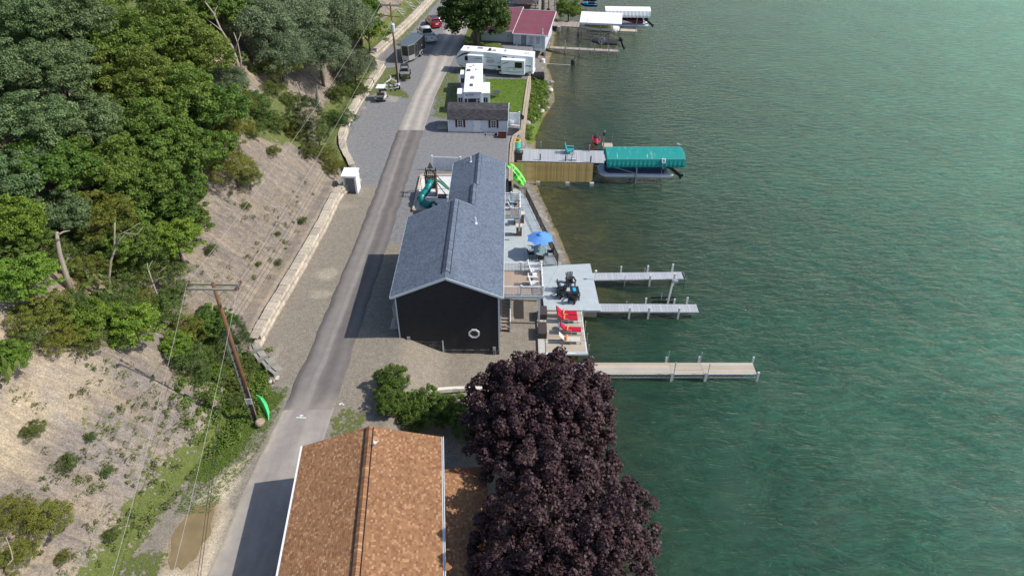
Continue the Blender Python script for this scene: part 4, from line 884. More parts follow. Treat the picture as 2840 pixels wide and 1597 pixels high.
# black picket fence round the patio
def fence_run(label, p, q, z, gate=False, h=1.25, gap=.11, nposts=2):
    t = thing('picket_fence', label, 'fence', (p[0], p[1], z), world=True); L_ = (Vector(q) - Vector(p)).length
    rail(t, p, q, z, BLACKM, h=h, gap=gap, post=.06, posts=[i / (nposts - 1) for i in range(nposts)], pick=.02, bottom=.12, top=.035, name='fence_panel', pname='picket', cap=False)
    b = B(); d = Vector(q) - Vector(p); b.beam((p[0], p[1], z + h - .17), (q[0], q[1], z + h - .17), .03, .03); obj('rail', b, BLACKM, t)
fence_run('short black picket fence with a gate across the near end of the patio', (1.74, 58.35), (4.62, 58.6), 1.0, nposts=3)
fence_run('long black picket fence along the water side of the patio', (4.66, 58.75), (1.62, 72.5), 1.0, nposts=9)
fence_run('black picket gate panel at the far end of the patio below the kayak', (-.2, 72.75), (1.5, 72.6), 1.0)
# brick pillars under the far deck
BRK = M('pillar_brick', (.15, .075, .055), .85, 0, .3, 5, .4, 20, .35, col2=(.24, .13, .10)); CAPM = M('cap_stone', (.56, .52, .45), .8, 0, .1, 4)
bm_ = B(); bm_.box((0, 0, 0), (1, 1, 1)); brme = bm_.mesh('brick')
for (sx_, sy_, lb) in ((1439.5, 655, 'nearer brick pillar with a pale cap carrying the small deck'), (1446, 620, 'farther brick pillar with a pale cap behind the red cooker')):
    q = P(sx_, sy_, 1.0); x, y = q.x, q.y + .28; t = thing('brick_pillar', lb, 'pillar', (x, y, 1.0), world=True, group='brick pillars under the small deck')
    b = B(); b.bx(x - .25, x + .25, y - .25, y + .25, 1, 2.1); obj('core', b, M('mortar', (.3, .28, .25), .9), t); b = B(); b.bx(x - .36, x + .36, y - .36, y + .36, 2.1, 2.22); obj('cap', b, CAPM, t)
    for r_ in range(8):
        for k in range(3):
            off = (r_ % 2) * .09 - .045
            inst('brick', brme, BRK, t, (x - .19 + k * .19 + off * .5, y - .265, 1.07 + r_ * .135), (0, 0, 0), (.175, .05, .12)); inst('brick', brme, BRK, t, (x + .265, y - .19 + k * .19, 1.07 + r_ * .135), (0, 0, 0), (.05, .175, .12))
            inst('brick', brme, BRK, t, (x - .265, y - .19 + k * .19, 1.07 + r_ * .135), (0, 0, 0), (.05, .175, .12))

# ---------------------------------------------------------------- house with the brown roof, bottom of the picture
th_ = R(5.13); ax = Vector((math.cos(th_), math.sin(th_), 0)); ay = Vector((-math.sin(th_), math.cos(th_), 0)); O0 = Vector((-13.45, 30.1, 0))
oh = thing('house', 'house with a brown and tan mottled shingle roof at the bottom of the picture', 'house', (O0.x, O0.y, 2.2), th_)
Wd, Ln = 8.87, 16.0; e_, r_ = 6.78 - 2.2, 8.22 - 2.2
b = B(); b.xprism([(.35, -.9), (Wd - .35, -2.2), (Wd - .35, e_ - .12), (Wd / 2, r_ - .14), (.35, e_ - .12)], -Ln, -.3); obj('wall', b, M('cream_siding', (.42, .38, .30), .6, 0, .08, 3), oh)
SHC = [(0, (.215, .098, .052)), (.3, (.272, .140, .070)), (.7, (.305, .162, .082)), (.82, (.33, .182, .094)), (.9, (.39, .22, .115)), (1, (.43, .26, .14))]
OM = tone_mat('brown_shingle', SHC); OO = tone_mat('brown_shingle_single', SHC, obj_random=True)
uL = Vector((Wd / 2, 0, r_ - e_)); uR = Vector((-Wd / 2, 0, r_ - e_)); b = B(); slab(b, (0, -Ln, e_), (0, 1, 0), uL.normalized(), Ln, uL.length, .1); slab(b, (Wd, -Ln, e_), (0, 1, 0), uR.normalized(), Ln, uR.length, .1)
orf = obj('roof', b, OM, oh)
shingles(orf, (0, -Ln, e_), (0, 1, 0), uL.normalized(), Ln, uL.length, .17, .125, OM, OO, 51, single=lambda c: -9.35 < c.y < -8.3, th=.016)
shingles(orf, (Wd, -Ln, e_), (0, 1, 0), uR.normalized(), Ln, uR.length, .17, .125, OM, OO, 52, th=.016)
ridge(orf, Wd / 2, r_ + .02, -Ln, -.15, OO, .17, .22, .33, .10)
b = B(); b.beam((Wd / 2 - .24, -Ln, r_ - .01), (Wd / 2 - .24, -.1, r_ - .01), .05, .05); b.beam((Wd / 2 + .24, -Ln, r_ - .01), (Wd / 2 + .24, -.1, r_ - .01), .05, .05); obj('ridge_vent', b, BLACKM, oh)
b = B(); b.bx(-.13, -.02, -Ln, .02, e_ - .12, e_ + .02); b.bx(-.11, -.05, -Ln, 0, e_ + .0, e_ + .012); obj('gutter', b, WHITE, oh); b = B(); b.bx(Wd + .02, Wd + .05, -Ln, .02, e_ - .14, e_ + .0); b.bx(Wd + .13, Wd + .16, -Ln, .02, e_ - .14, e_ + .02); b.bx(Wd + .05, Wd + .13, -Ln, .02, e_ - .14, e_ - .10); obj('gutter', b, WHITE, oh)
b = B(); b.beam((0, .02, e_ - .1), (Wd / 2, .02, r_ - .1), .04, .16); b.beam((Wd, .02, e_ - .1), (Wd / 2, .02, r_ - .1), .04, .16); obj('rake_board', b, M('brown_trim', (.16, .08, .05), .7), oh)
# lower roof on the lake side, hipped at its far end
pz0, pz1 = 5.0 - 2.2, 5.9 - 2.2; b = B(); Wp = 3.1; x0 = Wd - .3
uP = Vector((-Wp, 0, pz1 - pz0)); b2 = B(); b2.add([(x0 + Wp, -Ln, pz0), (x0 + Wp, -2.1, pz0), (x0, -2.1, pz1 - .0), (x0, -Ln, pz1), (x0, -1.2, pz0), (x0 + Wp, -Ln, pz0 - .12), (x0 + Wp, -1.2, pz0 - .12), (x0, -1.2, pz0 - .12), (x0 + Wp, -1.2, pz0)],
    [(0, 1, 2, 3), (1, 8, 4, 2), (0, 5, 6, 8, 1), (8, 6, 7, 4)]); pr_ = obj('lower_roof', b2, OM, oh)
shingles(pr_, (x0 + Wp, -Ln, pz0), (0, 1, 0), uP.normalized(), Ln - 2.1, uP.length, .17, .125, OM, OO, 53, th=.016)
b = B(); b.bx(x0, x0 + Wp - .35, -Ln, -1.6, -2.2, pz0 - .12); obj('porch_wall', b, M('porch_brown', (.12, .09, .07), .8), oh)
t = thing('roof_antenna', 'small white weather sensor on a bent mast at the ridge of the brown roof', 'antenna', P(1029, 1243, 8.15)); q = P(1048, 1222, 8.6) - P(1029, 1243, 8.15)
b = B(); b.tube([(0, 0, -.1), (q.x * .6, q.y * .3, .2), (q.x, q.y, .5)], .03); b.beam((0, 0, 0), (-.1, .2, .35), .03); obj('mast', b, GALV, t); b = B(); b.box((q.x, q.y, .58), (.28, .16, .2), .6); b.cyl((q.x + .08, q.y + .1, .55), (q.x + .3, q.y + .25, .6), .05); b.box((q.x - .12, q.y + .12, .66), (.1, .22, .06), .4); obj('sensor_head', b, WHITE, t); t.scale = (.62, .62, .62)

# ---------------------------------------------------------------- white hut beside the road
q = P(957, 538, 2.7); hw = P(993, 538, 2.7).x - q.x; t = thing('white_hut', 'small white hut with a sloping metal roof and grey door beside the road', 'shed', (q.x, q.y, 2.7), R(-3))
W_, D_h = hw, 1.5; b = B(); b.hexa([(0, 0, 0), (.12, 0, 0), (.12, D_h, 0), (0, D_h, 0), (0, 0, 2.25), (.12, 0, 2.25), (.12, D_h, 2.4), (0, D_h, 2.4)]); b.hexa([(W_ - .2, 0, 0), (W_, 0, 0), (W_, D_h, 0), (W_ - .2, D_h, 0), (W_ - .2, 0, 2.25), (W_, 0, 2.25), (W_, D_h, 2.4), (W_ - .2, D_h, 2.4)])
b.bx(.12, W_ - .2, .5, D_h, 0, 2.3); b.bx(.12, W_ - .2, 0, .5, 2.0, 2.25); obj('wall', b, WHITE, t)
bb = B(); [bb.box((W_ + .006, .1 + i * .19, 1.12), (.02, .17, 2.2)) for i in range(8)]; obj('wall_boards', bb, WHITE, t)
b = B(); b.bx(.2, W_ - .28, .44, .5, 0, 1.98); dr = obj('door', b, M('hut_door', (.17, .20, .22), .5, 0, .05, 3), t); b = B(); b.bx(W_ - .42, W_ - .38, .4, .44, .9, 1.05); obj('handle', b, ALU, dr)
b = B(); v = [(-.12, -.15, 2.24), (W_ + .12, -.15, 2.24), (W_ + .12, D_h + .1, 2.44), (-.12, D_h + .1, 2.44)]; b.hexa(v + [(x, y, z + .06) for x, y, z in v])
for i in range(9): x = -.1 + i * (W_ + .2) / 8; b.beam((x, -.15, 2.32), (x, D_h + .1, 2.52), .03, .04)
obj('roof', b, M('white_metal_roof', (.78, .79, .80), .4, 0, .04, 3), t)

# ---------------------------------------------------------------- gambrel shed
q = P(1244, 366, 2.7); t = thing('storage_shed', 'white sided storage shed with a grey barrel roof and dark red shutters', 'shed', (q.x, q.y, 2.7), R(-2.8))
W_ = 7.85; D_h = 3.3; e_ = 2.0; prof = [(-.22, e_ - .12), (0.32, 3.02), (1.5, 3.45), (2.75, 3.02), (D_h + .2, e_ - .12)]
b = B(); b.yprism([(0, 0), (D_h, 0), (D_h, e_), (2.6, 2.95), (1.5, 3.38), (.4, 2.95), (0, e_)], .03, W_ - .03); obj('wall', b, M('shed_white', (.60, .62, .66), .5, 0, .05, 3), t)
b = B(); siding(b, .08, W_ - .08, 0, .12, 1.93, .16, sgn=-1, out=.025); obj('siding', b, M('shed_white', (.6, .6, .6)), t)
b = B(); [b.bx(x - .06, x + .06, -.045, .03, 0, 1.95) for x in (.03, W_ - .03)]; b.bx(0, W_, -.05, .0, 1.9, 2.0); obj('corner_trim', b, WHITE, t)
SG = [(0, (.055, .052, .056)), (.5, (.075, .07, .076)), (1, (.105, .098, .105))]; SGM = tone_mat('grey_shingle', SG); SGO = tone_mat('grey_shingle_single', SG, obj_random=True)
b = B(); n = len(prof); vs = [(x, y, z) for x in (-.08, W_ + .08) for y, z in prof] + [(x, y, z - .08) for x in (-.08, W_ + .08) for y, z in prof]
b.add(vs, [(i, i + 1, n + i + 1, n + i) for i in range(n - 1)] + [(2 * n + i, 3 * n + i, 3 * n + i + 1, 2 * n + i + 1) for i in range(n - 1)] + [(i, 2 * n + i, 2 * n + i + 1, i + 1) for i in range(n - 1)] + [(n + i, n + i + 1, 3 * n + i + 1, 3 * n + i) for i in range(n - 1)] + [(0, n, 3 * n, 2 * n), (n - 1, 3 * n - 1, 4 * n - 1, 2 * n - 1)]); rf = obj('roof', b, SGM, t)
for i in range(2): a0, a1 = Vector((0, *prof[i])), Vector((0, *prof[i + 1])); shingles(rf, a0 + Vector((-.08, 0, 0)), (1, 0, 0), (a1 - a0).normalized(), W_ + .16, (a1 - a0).length, .3, .15, SGM, SGO, 60 + i, single=(lambda c: c.x < 2.6) if i == 1 else None, th=.014)
b = B(); [b.beam((W_ + .09, *prof[i]), (W_ + .09, *prof[i + 1]), .05, .1) for i in range(4)]; obj('rake_trim', b, WHITE, t)
RED = M('dark_red_shutter', (.10, .012, .015), .5, 0, .08, 4)
for cx in (1.62, 6.0): window(t, (cx, -.02, 1.2), .58, .92, 'x', -1, (1, 2), True, .05, WHITE, RED)
b = B(); b.bx(3.3, 4.3, -.06, -.02, .1, 1.85); dr = obj('door', b, WHITE, t)
b = B(); [b.bx(3.42 + i * .4, 3.74 + i * .4, -.075, -.062, z0, z1) for i in range(2) for z0, z1 in ((.22, .72), (.82, 1.42), (1.5, 1.75))]; obj('door_panels', b, M('door_panel', (.70, .71, .72), .45), dr); b = B(); [b.bx(4.27, 4.33, -.1, -.05, z, z + .1) for z in (.5, 1.7)]; b.bx(3.33, 3.39, -.12, -.06, .85, .98); obj('hinge', b, BLACKM, dr)
r2 = thing('wooden_ramp', 'short wooden ramp at the left end of the white shed', 'ramp', P(1235, 356, 2.7), R(-2.8)); 
for i in range(7): b = B(); b.bx(-1.1, .3, i * .2 - .5, i * .2 - .32, .04, .1 + 0 * i); obj('plank', b, WOODG, r2)
# ---------------------------------------------------------------- docks
GREYB = M('grey_dock_board', (.37, .385, .41), .7, 0, .08, 3, .2, 20, .08); OLDB = M('old_dock_board', (.34, .29, .245), .85, 0, .2, 4, .4, 14, .2); RUSTY = M('rusty_steel', (.10, .085, .075), .7, .2, .3, 6)
PWH = M('white_post', (.62, .61, .58), .55, 0, .12, 5)
def dock(label, p, q, width, z, bw, mat, group, name='dock', posts=(), skirt=.18, gap=.012, frame=None):
    """p, q: ends of the centre line; posts: (distance, side, height, material, radius, foot)"""
    p = Vector((p[0], p[1], 0)); q = Vector((q[0], q[1], 0)); L_ = (q - p).length; rz = math.atan2((q - p).y, (q - p).x); t = thing(name, label, 'dock', (p.x, p.y, z), rz, group)
    m = B(); m.box((0, 0, -.02), (bw - gap, width, .04)); me = m.mesh('board'); n = int(L_ / bw)
    for i in range(n): inst('board', me, mat, t, (bw * (i + .5), 0, 0))
    b = B(); b.bx(0, L_, -width / 2 + .02, -width / 2 + .07, -skirt, -.045); b.bx(0, L_, width / 2 - .07, width / 2 - .02, -skirt, -.045); [b.bx(L_ * k / 6 - .02, L_ * k / 6 + .02, -width / 2 + .08, width / 2 - .08, -skirt, -.05) for k in range(7)]
    obj('frame', b, frame or GALV, t)
    for d, s, h, m_, r, ft in posts:
        b = B(); y = s * (width / 2 + r * 1.1); b.box((d, y, (h + ft) / 2), (r * 2, r * 2, h - ft)) if r > .05 else b.cyl((d, y, ft), (d, y, h), r, n=8)
        b.box((d, y - s * r, -.1), (r * 2.4, r * 1.2, .14)); obj('post', b, m_, t)
    return t
d1 = P(1650, 769, .75); d1e = P(1899, 764, .75)
dock('upper of the two grey plank docks off the grey platform', (8.1, 57.05), (17.35, 57.25), 1.22, .75, .30, GREYB, 'grey plank docks at the platform', posts=[(2.9, 1, .7, PWH, .07, -1), (3.1, -1, .5, GALV, .035, -1.1), (5.6, 1, .75, PWH, .08, -1), (5.3, 1, .55, GALV, .03, -1), (5.6, -1, .55, PWH, .08, -1.1), (8.1, 1, .9, PWH, .08, -1), (8.0, -1, .75, PWH, .08, -1.1), (9.1, -1, .6, RUSTY, .035, -1.2)])
dock('lower of the two grey plank docks off the grey platform', (8.2, 52.05), (17.5, 51.95), 1.2, .75, .30, GREYB, 'grey plank docks at the platform', posts=[(2.7, 1, .35, GALV, .035, -1), (4.5, 1, .65, PWH, .07, -1), (2.8, -1, .6, PWH, .08, -1.2), (4.6, -1, .6, PWH, .08, -1.2), (7.2, 1, .55, PWH, .07, -1), (8.4, 1, .75, PWH, .07, -1), (7.4, -1, .6, PWH, .08, -1.2)])
# long dock with lengthwise decking and a truss
t = thing('dock', 'long tan dock with a white truss, nearest the purple maples', 'dock', (5.6, 43.75, .78), 0)
RIB = tone_mat('dock_rib', [(0, (.40, .33, .25)), (.5, (.47, .385, .285)), (1, (.43, .42, .40))], .7); WHP = M('white_deck_panel', (.70, .70, .66), .6, 0, .06, 3)
for i, (x0, x1, wh) in enumerate(((-1.4, 1.25, 1), (1.25, 7.85, 0), (7.85, 10.55, 0), (10.55, 15.0, 0))):
    b = B(); n_ = 12
    for k in range(n_): b.box(((x0 + x1) / 2, -.68 + (k + .5) * 1.36 / n_, -.015), (x1 - x0 - .02, 1.36 / n_ - .016, .03), 0, 0, random.random() * (.3 if wh else 1) ); b.attr += [random.random()] * 0
    b.attr = []; [b.attr.extend([random.random()] * 6) for k in range(n_)]
    obj('deck_panel', b, WHP if wh else RIB, t)
for s in (-1, 1):
    b = B(); b.bx(-1.4, 15, s * .68 - .03, s * .68 + .03, -.1, -.03); b.bx(-1.4, 15, s * .68 - .02, s * .68 + .02, -.46, -.41)
    for k in range(41): x = -1.4 + k * .4; b.beam((x, s * .68, -.09), (x + .2, s * .68, -.43), .022); b.beam((x + .2, s * .68, -.43), (x + .4, s * .68, -.09), .022)
    obj('truss', b, M('white_truss', (.62, .65, .64), .45, .2, .08, 5), t)
for d, s, h, r, m_, f in [(1.25, 1, .6, .03, GALV, -1.6), (1.35, -1, .55, .035, GALV, -1.8), (7.6, 1, .55, .07, PWH, -1.6), (7.75, 1, 1.15, .03, GALV, -1.6), (7.85, -1, .2, .08, PWH, -1.9), (8.0, -1, 1.35, .035, GALV, -1.8), (10.4, 1, .6, .07, PWH, -1.6), (10.55, 1, 1.05, .03, GALV, -1.6), (10.7, -1, .2, .08, PWH, -1.9), (10.85, -1, 1.15, .03, GALV, -1.8), (15.05, 1, .55, .07, PWH, -1.6), (15.1, -1, .25, .08, PWH, -1.9)]:
    b = B(); y = s * .78; b.box((d, y, (h + f) / 2), (r * 2, r * 2, h - f)) if r > .05 else b.cyl((d, y, f), (d, y, h), r); 
    if r < .05: b.lathe((d, y, h), [(.05, -.03), (.06, .02), (.03, .06)], 8)
    obj('post', b, m_, t)
# lounger deck
t = thing('sun_deck', 'tan sun deck with red loungers beside the lake', 'deck', (4.6, 48.4, .95), 0, world=True)
for k in range(4):
    y1 = 51.25 - k * 1.45; xa = 2.95; xb = 6.42 + .05 * k; b = B()
    for j in range(10): yy = y1 - (j + .5) * .138; b.box(((xa + xb) / 2, yy, .935), (xb - xa, .122, .03))
    b.attr = []; [b.attr.extend([random.random()] * 6) for j in range(10)]; obj('deck_panel', b, RIB, t)
    b = B(); b.bx(xa, xb, y1 - 1.44, y1 - 1.385, .9, .955); obj('cross_beam', b, WHITE, t)
b = B(); b.bx(6.45, 6.52, 45.4, 51.25, .78, .96); b.bx(2.95, 6.6, 45.35, 45.44, .76, .95); b.bx(2.9, 2.95, 45.4, 51.25, .3, .95); obj('frame', b, WHITE, t)
for yy, hh in ((50.6, .75), (48.8, .8), (47.0, .85), (45.4, 1.0)): b = B(); b.cyl((6.62, yy, -1.5), (6.62, yy, .95 + hh), .03); b.lathe((6.62, yy, .95 + hh), [(.045, -.03), (.05, .02), (.02, .05)], 8); obj('post', b, GALV, t)

# ---------------------------------------------------------------- things on the decks
def adirondack(label, loc, rz, mat, group, z0=None, name='adirondack_chair'):
    """slatted garden chair that faces +x before it is turned"""
    t = thing(name, label, 'chair', loc, rz, group)
    b = B(); [b.beam((.42, s * .3, 0), (.42, s * .3, .55), .06, .1) for s in (-1, 1)]; b.beam((.44, .27, .36), (-.42, .27, .04), .03, .12); b.beam((.44, -.27, .36), (-.42, -.27, .04), .03, .12); [b.beam((-.22, s * .3, 0), (-.3, s * .3, .58), .05, .07) for s in (-1, 1)]; obj('frame', b, mat, t)
    for i in range(5): x = .42 - i * .13; b = B(); b.box((x, 0, .385 - i * .045), (.105, .52, .022), 0, None, 0, -.33); obj('seat_slat', b, mat, t)
    for i in range(5): 
        y = (i - 2) * .115; top = .95 + .12 * math.cos((i - 2) * .55); b = B(); b.beam((-.17, y * .85, .18), (-.17 - .42 * top * .62, y * 1.25, .18 + top * .82), .10, .022, up=(1, 0, .5)); obj('back_slat', b, mat, t)
    for s in (-1, 1): b = B(); b.box((.1, s * .35, .58), (.72, .14, .028)); obj('armrest', b, mat, t)
    return t
BLK = M('black_resin', (.014, .014, .016), .45, 0, .1, 4, spec=.5); TEAL = M('teal_resin', (.02, .42, .43), .45, 0, .05, 4)
for (sx_, sy_, rz, lb) in ((1581, 788, -75, 'black slatted chair at the far end of the fire table, back to the lake edge'), (1557, 805, -8, 'black slatted chair left of the fire table, upper of the pair'), (1557, 823, 28, 'black slatted chair left of the fire table, lower of the pair'), (1590, 836, 55, 'black slatted chair nearest the camera beside the fire table')):
    adirondack(lb, P(sx_, sy_, 1.004), R(rz), BLK, 'black chairs round the fire table').scale = (1.12, 1.12, 1.12)
adirondack('teal slatted chair alone on the long grey dock', P(1578, 424, .92), R(-5), TEAL, None).scale = (1.3, 1.3, 1.3)
adirondack('tall white balcony chair on the near deck, farther of the pair', P(1478, 757, 4.1), R(0), WHITE, 'white chairs on the near deck').scale = (1.05, 1.05, 1.25)
adirondack('tall white balcony chair on the near deck, nearer the camera', P(1478, 792, 4.1), R(0), WHITE, 'white chairs on the near deck').scale = (1.05, 1.05, 1.25)
q = P(1484, 774, 4.1); t = thing('side_table', 'white slatted side table between the white deck chairs', 'table', q); 
for i in range(5): b = B(); b.box((0, -.2 + i * .1, .55), (.48, .085, .025)); obj('slat', b, WHITE, t)
for sx_ in (-1, 1):
    for sy_ in (-1, 1): b = B(); b.beam((sx_ * .2, sy_ * .2, 0), (sx_ * .2, sy_ * .2, .54), .05); obj('leg', b, WHITE, t)
# fire table
q = P(1593, 818, 1.004); t = thing('fire_table', 'black rectangular fire table with a blue glass bed', 'table', q, R(4)); b = B(); b.bx(-.3, .3, -.42, .42, 0, .52); obj('base', b, BLK, t); b = B(); b.bx(-.42, .42, -.6, .6, .52, .6); obj('top', b, BLK, t); b = B(); b.bx(-.17, .12, -.2, .38, .6, .625); obj('glass_bed', b, M('blue_glass', (.01, .22, .55), .2, 0, .4, 25, col2=(.03, .55, .8), spec=.6), t); b = B(); b.cyl((.42, -.42, .5), (.52, -.42, .5), .04); obj('knob', b, BLK, t)
# loungers
def lounger(label, loc, cushion, group):
    t = thing('sun_lounger', label, 'lounger', loc, R(random.uniform(-2, 1)), group); fm = M('beige_frame', (.50, .46, .38), .5, .2, .1, 5); sling = M('beige_sling', (.52, .49, .42), .8, 0, .06, 8)
    b = B(); [b.tube([(-.35, s * .32, .34), (1.0, s * .32, .34), (1.12, s * .32, .28), (1.14, s * .32, 0)], .02) for s in (-1, 1)]; [b.tube([(-.3, s * .32, .34), (-.55, s * .32, 0)], .018) for s in (-1, 1)]; [b.tube([(-.15, s * .35, .34), (-.2, s * .36, .56), (.2, s * .36, .55), (.24, s * .35, 0)], .02) for s in (-1, 1)]; b.cyl((1.14, -.32, .02), (1.14, .32, .02), .018); obj('frame', b, fm, t)
    b = B(); b.box((.38, 0, .35), (1.4, .6, .02)); b.beam((-.3, 0, .35), (-.82, 0, .95), .6, .02); obj('sling', b, sling, t)
    if cushion:
        CR = M('red_cushion', (.42, .006, .028), .75, 0, .06, 6)
        for i, (a, b_) in enumerate(((-.28, .28), (.3, 1.1))): b = B(); b.box(((a + b_) / 2, 0, .41), (b_ - a, .6, .09)); obj('cushion', b, CR, t)
        b = B(); b.beam((-.27, 0, .42), (-.78, 0, 1.0), .6, .09); obj('back_cushion', b, CR, t)
    b = B(); b.cyl((-.18, -.28, .52), (-.1, .28, .52), .085, n=12); obj('rolled_pillow', b, M('orange_pillow', (.80, .22, .06), .8, 0, .08, 8), t)
    return t
for sx_, sy_, c_, lb in ((1566, 877, 1, 'red cushioned lounger nearest the grey platform'), (1568, 891, 1, 'red cushioned lounger second from the grey platform'), (1577, 922, 1, 'red cushioned lounger below the round blue table'), (1575, 948, 0, 'bare beige sling lounger with an orange pillow')):
    lounger(lb, P(sx_, sy_, .955), c_, 'loungers on the sun deck')
q = P(1556, 912, .955); t = thing('round_table', 'round blue-grey side table with a dark bottle between the red loungers', 'table', q); b = B(); b.lathe((0, 0, .48), [(.33, 0), (.34, .03), (.3, .03)], 12); obj('top', b, M('blue_plastic', (.16, .25, .42), .5, 0, .05, 4), t)
for a in (0, 2.1, 4.2): b = B(); b.tube([(.25 * math.cos(a), .25 * math.sin(a), .48), (.3 * math.cos(a), .3 * math.sin(a), 0)], .02); obj('leg', b, M('blue_plastic', (0, 0, 0)), t)
b = B(); b.lathe((q.x - .08, q.y + .05, q.z + .52), [(.045, 0), (.045, .16), (.018, .2), (.018, .27)], 10); tag(obj('bottle', b, BLK), 'dark bottle standing on the round blue table', 'bottle')
b = B(); b.lathe((q.x + .1, q.y - .12, q.z + .51), [(.04, 0), (.045, .12), (.04, .12)], 10); tag(obj('cup', b, WHITE), 'white cup on the round blue table', 'cup')
BOXM = M('brown_wicker', (.055, .042, .042), .7, 0, .15, 30)
for (x0, y0, y1, lb) in ((2.42, 49.95, 51.3, 'dark brown lidded deck box under the near deck post'), (2.3, 47.3, 48.95, 'dark brown lidded deck box next to the gravel and the purple maple')):
    t = thing('deck_box', lb, 'box', (x0 + .4, (y0 + y1) / 2, .95), world=True, group='dark deck boxes'); b = B(); b.bx(x0 + .03, x0 + .78, y0 + .03, y1 - .03, .95, 1.5); obj('bin', b, BOXM, t); b = B(); b.hexa([(x0, y0, 1.5), (x0 + .82, y0, 1.5), (x0 + .82, y1, 1.5), (x0, y1, 1.5), (x0 + .03, y0 + .03, 1.62), (x0 + .79, y0 + .03, 1.58), (x0 + .79, y1 - .03, 1.58), (x0 + .03, y1 - .03, 1.62)]); obj('lid', b, BOXM, t)
b = B(); b.bx(2.3, 2.96, 45.3, 51.4, .2, .95); tag(obj('seawall', b, CONC), kind='structure')
# parasol
q = P(1497, 690, 1.0); q = Vector((2.86, 60.5, 1.0)); t = thing('parasol', 'open blue eight-sided parasol over the glass patio table', 'parasol', q); RR = 1.42; UB = M('blue_canvas', (.10, .27, .68), .8, 0, .04, 3)
cp = B(); rim = [(RR * math.cos(R(22.5 + 45 * i)), RR * math.sin(R(22.5 + 45 * i)), 2.05) for i in range(8)]; mid_ = [((RR - .12) * .92 * math.cos(R(45 * i)), (RR - .12) * .92 * math.sin(R(45 * i)), 2.14) for i in range(8)]
can = bpy.data.objects.new('canopy', None)
for i in range(8):
    b = B(); a_, b_, m_ = rim[i - 1], rim[i], mid_[i]; b.add([(0, 0, 2.62), a_, m_, b_], [(0, 1, 2), (0, 2, 3)]); b.add([(0, 0, 2.615), (a_[0], a_[1], 2.045), (m_[0], m_[1], 2.135), (b_[0], b_[1], 2.045)], [(2, 1, 0), (3, 2, 0)]); obj('canopy_panel', b, UB, t)
    b = B(); b.beam((0, 0, 2.58), (rim[i][0], rim[i][1], 2.02), .02); obj('rib', b, M('rib_blue', (.1, .15, .25), .5), t)
bpy.data.objects.remove(can)
b = B(); b.lathe((0, 0, 2.58), [(.3, 0), (.2, .09), (.05, .14)], 8); obj('vent_cap', b, UB, t); b = B(); b.lathe((0, 0, 2.7), [(.04, 0), (.05, .05), (.01, .1)], 8); obj('finial', b, BLACKM, t); b = B(); b.cyl((0, 0, 0), (0, 0, 2.7), .024); b.lathe((0, 0, 0), [(.26, 0), (.25, .06), (.05, .1)], 14); obj('pole', b, BLACKM, t)
tq = P(1494, 703, 1.0); t = thing('patio_table', 'oval glass patio table with a black frame under the parasol', 'table', (2.86, 60.5, 1.0)); el = [(.62 * math.cos(R(15 * i)), .95 * math.sin(R(15 * i)) - .15) for i in range(24)]
b = B(); b.prism(el, .70, .712); obj('glass_top', b, M('table_glass', (.20, .30, .29), .1, 0, .05, 2, spec=.7), t); b = B(); b.tube([(x * 1.01, y * 1.01, .705) for x, y in el + el[:1]], .018, 5); [b.tube([(x * .8, y * .8, .69), (x * .7, y * .7, 0)], .02) for x, y in (el[3], el[9], el[15], el[21])]; obj('frame', b, BLACKM, t)
def sling_chair(label, loc, rz, mat, group, name='patio_chair'):
    t = thing(name, label, 'chair', loc, rz, group); b = B()
    for s in (-1, 1): b.tube([(.28, s * .27, 0), (.3, s * .27, .42), (-.22, s * .27, .40), (-.42, s * .27, .95)], .016); b.tube([(.3, s * .29, .2), (.33, s * .3, .55), (.1, s * .3, .66), (-.25, s * .29, .6)], .018); b.tube([(-.22, s * .27, .4), (-.32, s * .27, 0)], .016)
    obj('frame', b, BLACKM, t); b = B(); b.beam((.28, 0, .42), (-.2, 0, .40), .5, .015); obj('seat', b, mat, t); b = B(); b.beam((-.2, 0, .41), (-.43, 0, .97), .5, .015); obj('backrest', b, mat, t); return t
DS = M('dark_sling', (.02, .03, .035), .7, 0, .1, 8); BS = M('blue_sling', (.25, .37, .47), .7, 0, .08, 8)
for x, y, rz, lb in ((3.95, 60.6, 180, 'black sling chair right of the glass table by the fence'), (1.95, 60.2, 0, 'black sling chair left of the glass table in the parasol shade'), (2.95, 59.25, 90, 'black sling chair at the near end of the glass table'), (2.7, 61.9, -90, 'black sling chair at the far end of the glass table, under the parasol')):
    sling_chair(lb, (x, y, 1.0), R(rz), DS, 'black chairs round the glass table')
b = B(); b.bx(2.2, 2.75, 58.75, 59.1, 1.0, 1.35); tag(obj('footstool', b, M('grey_fabric', (.22, .27, .30), .8)), 'low grey footstool behind the black gate', 'stool')
sling_chair('pale blue sling chair on the small far deck, farther one', P(1420, 568, 4.1), 0, BS, 'blue sling chairs on the small deck'); sling_chair('pale blue sling chair on the small far deck, nearer one', P(1419, 581, 4.1), 0, BS, 'blue sling chairs on the small deck')
q = P(1428, 576, 4.1); t = thing('small_table', 'small dark table beside the blue chairs', 'table', q); b = B(); b.lathe((0, 0, .4), [(.24, 0), (.24, .03), (.1, .03)], 12); obj('top', b, DS, t); b = B(); b.cyl((0, 0, 0), (0, 0, .4), .03); obj('stem', b, BLACKM, t)
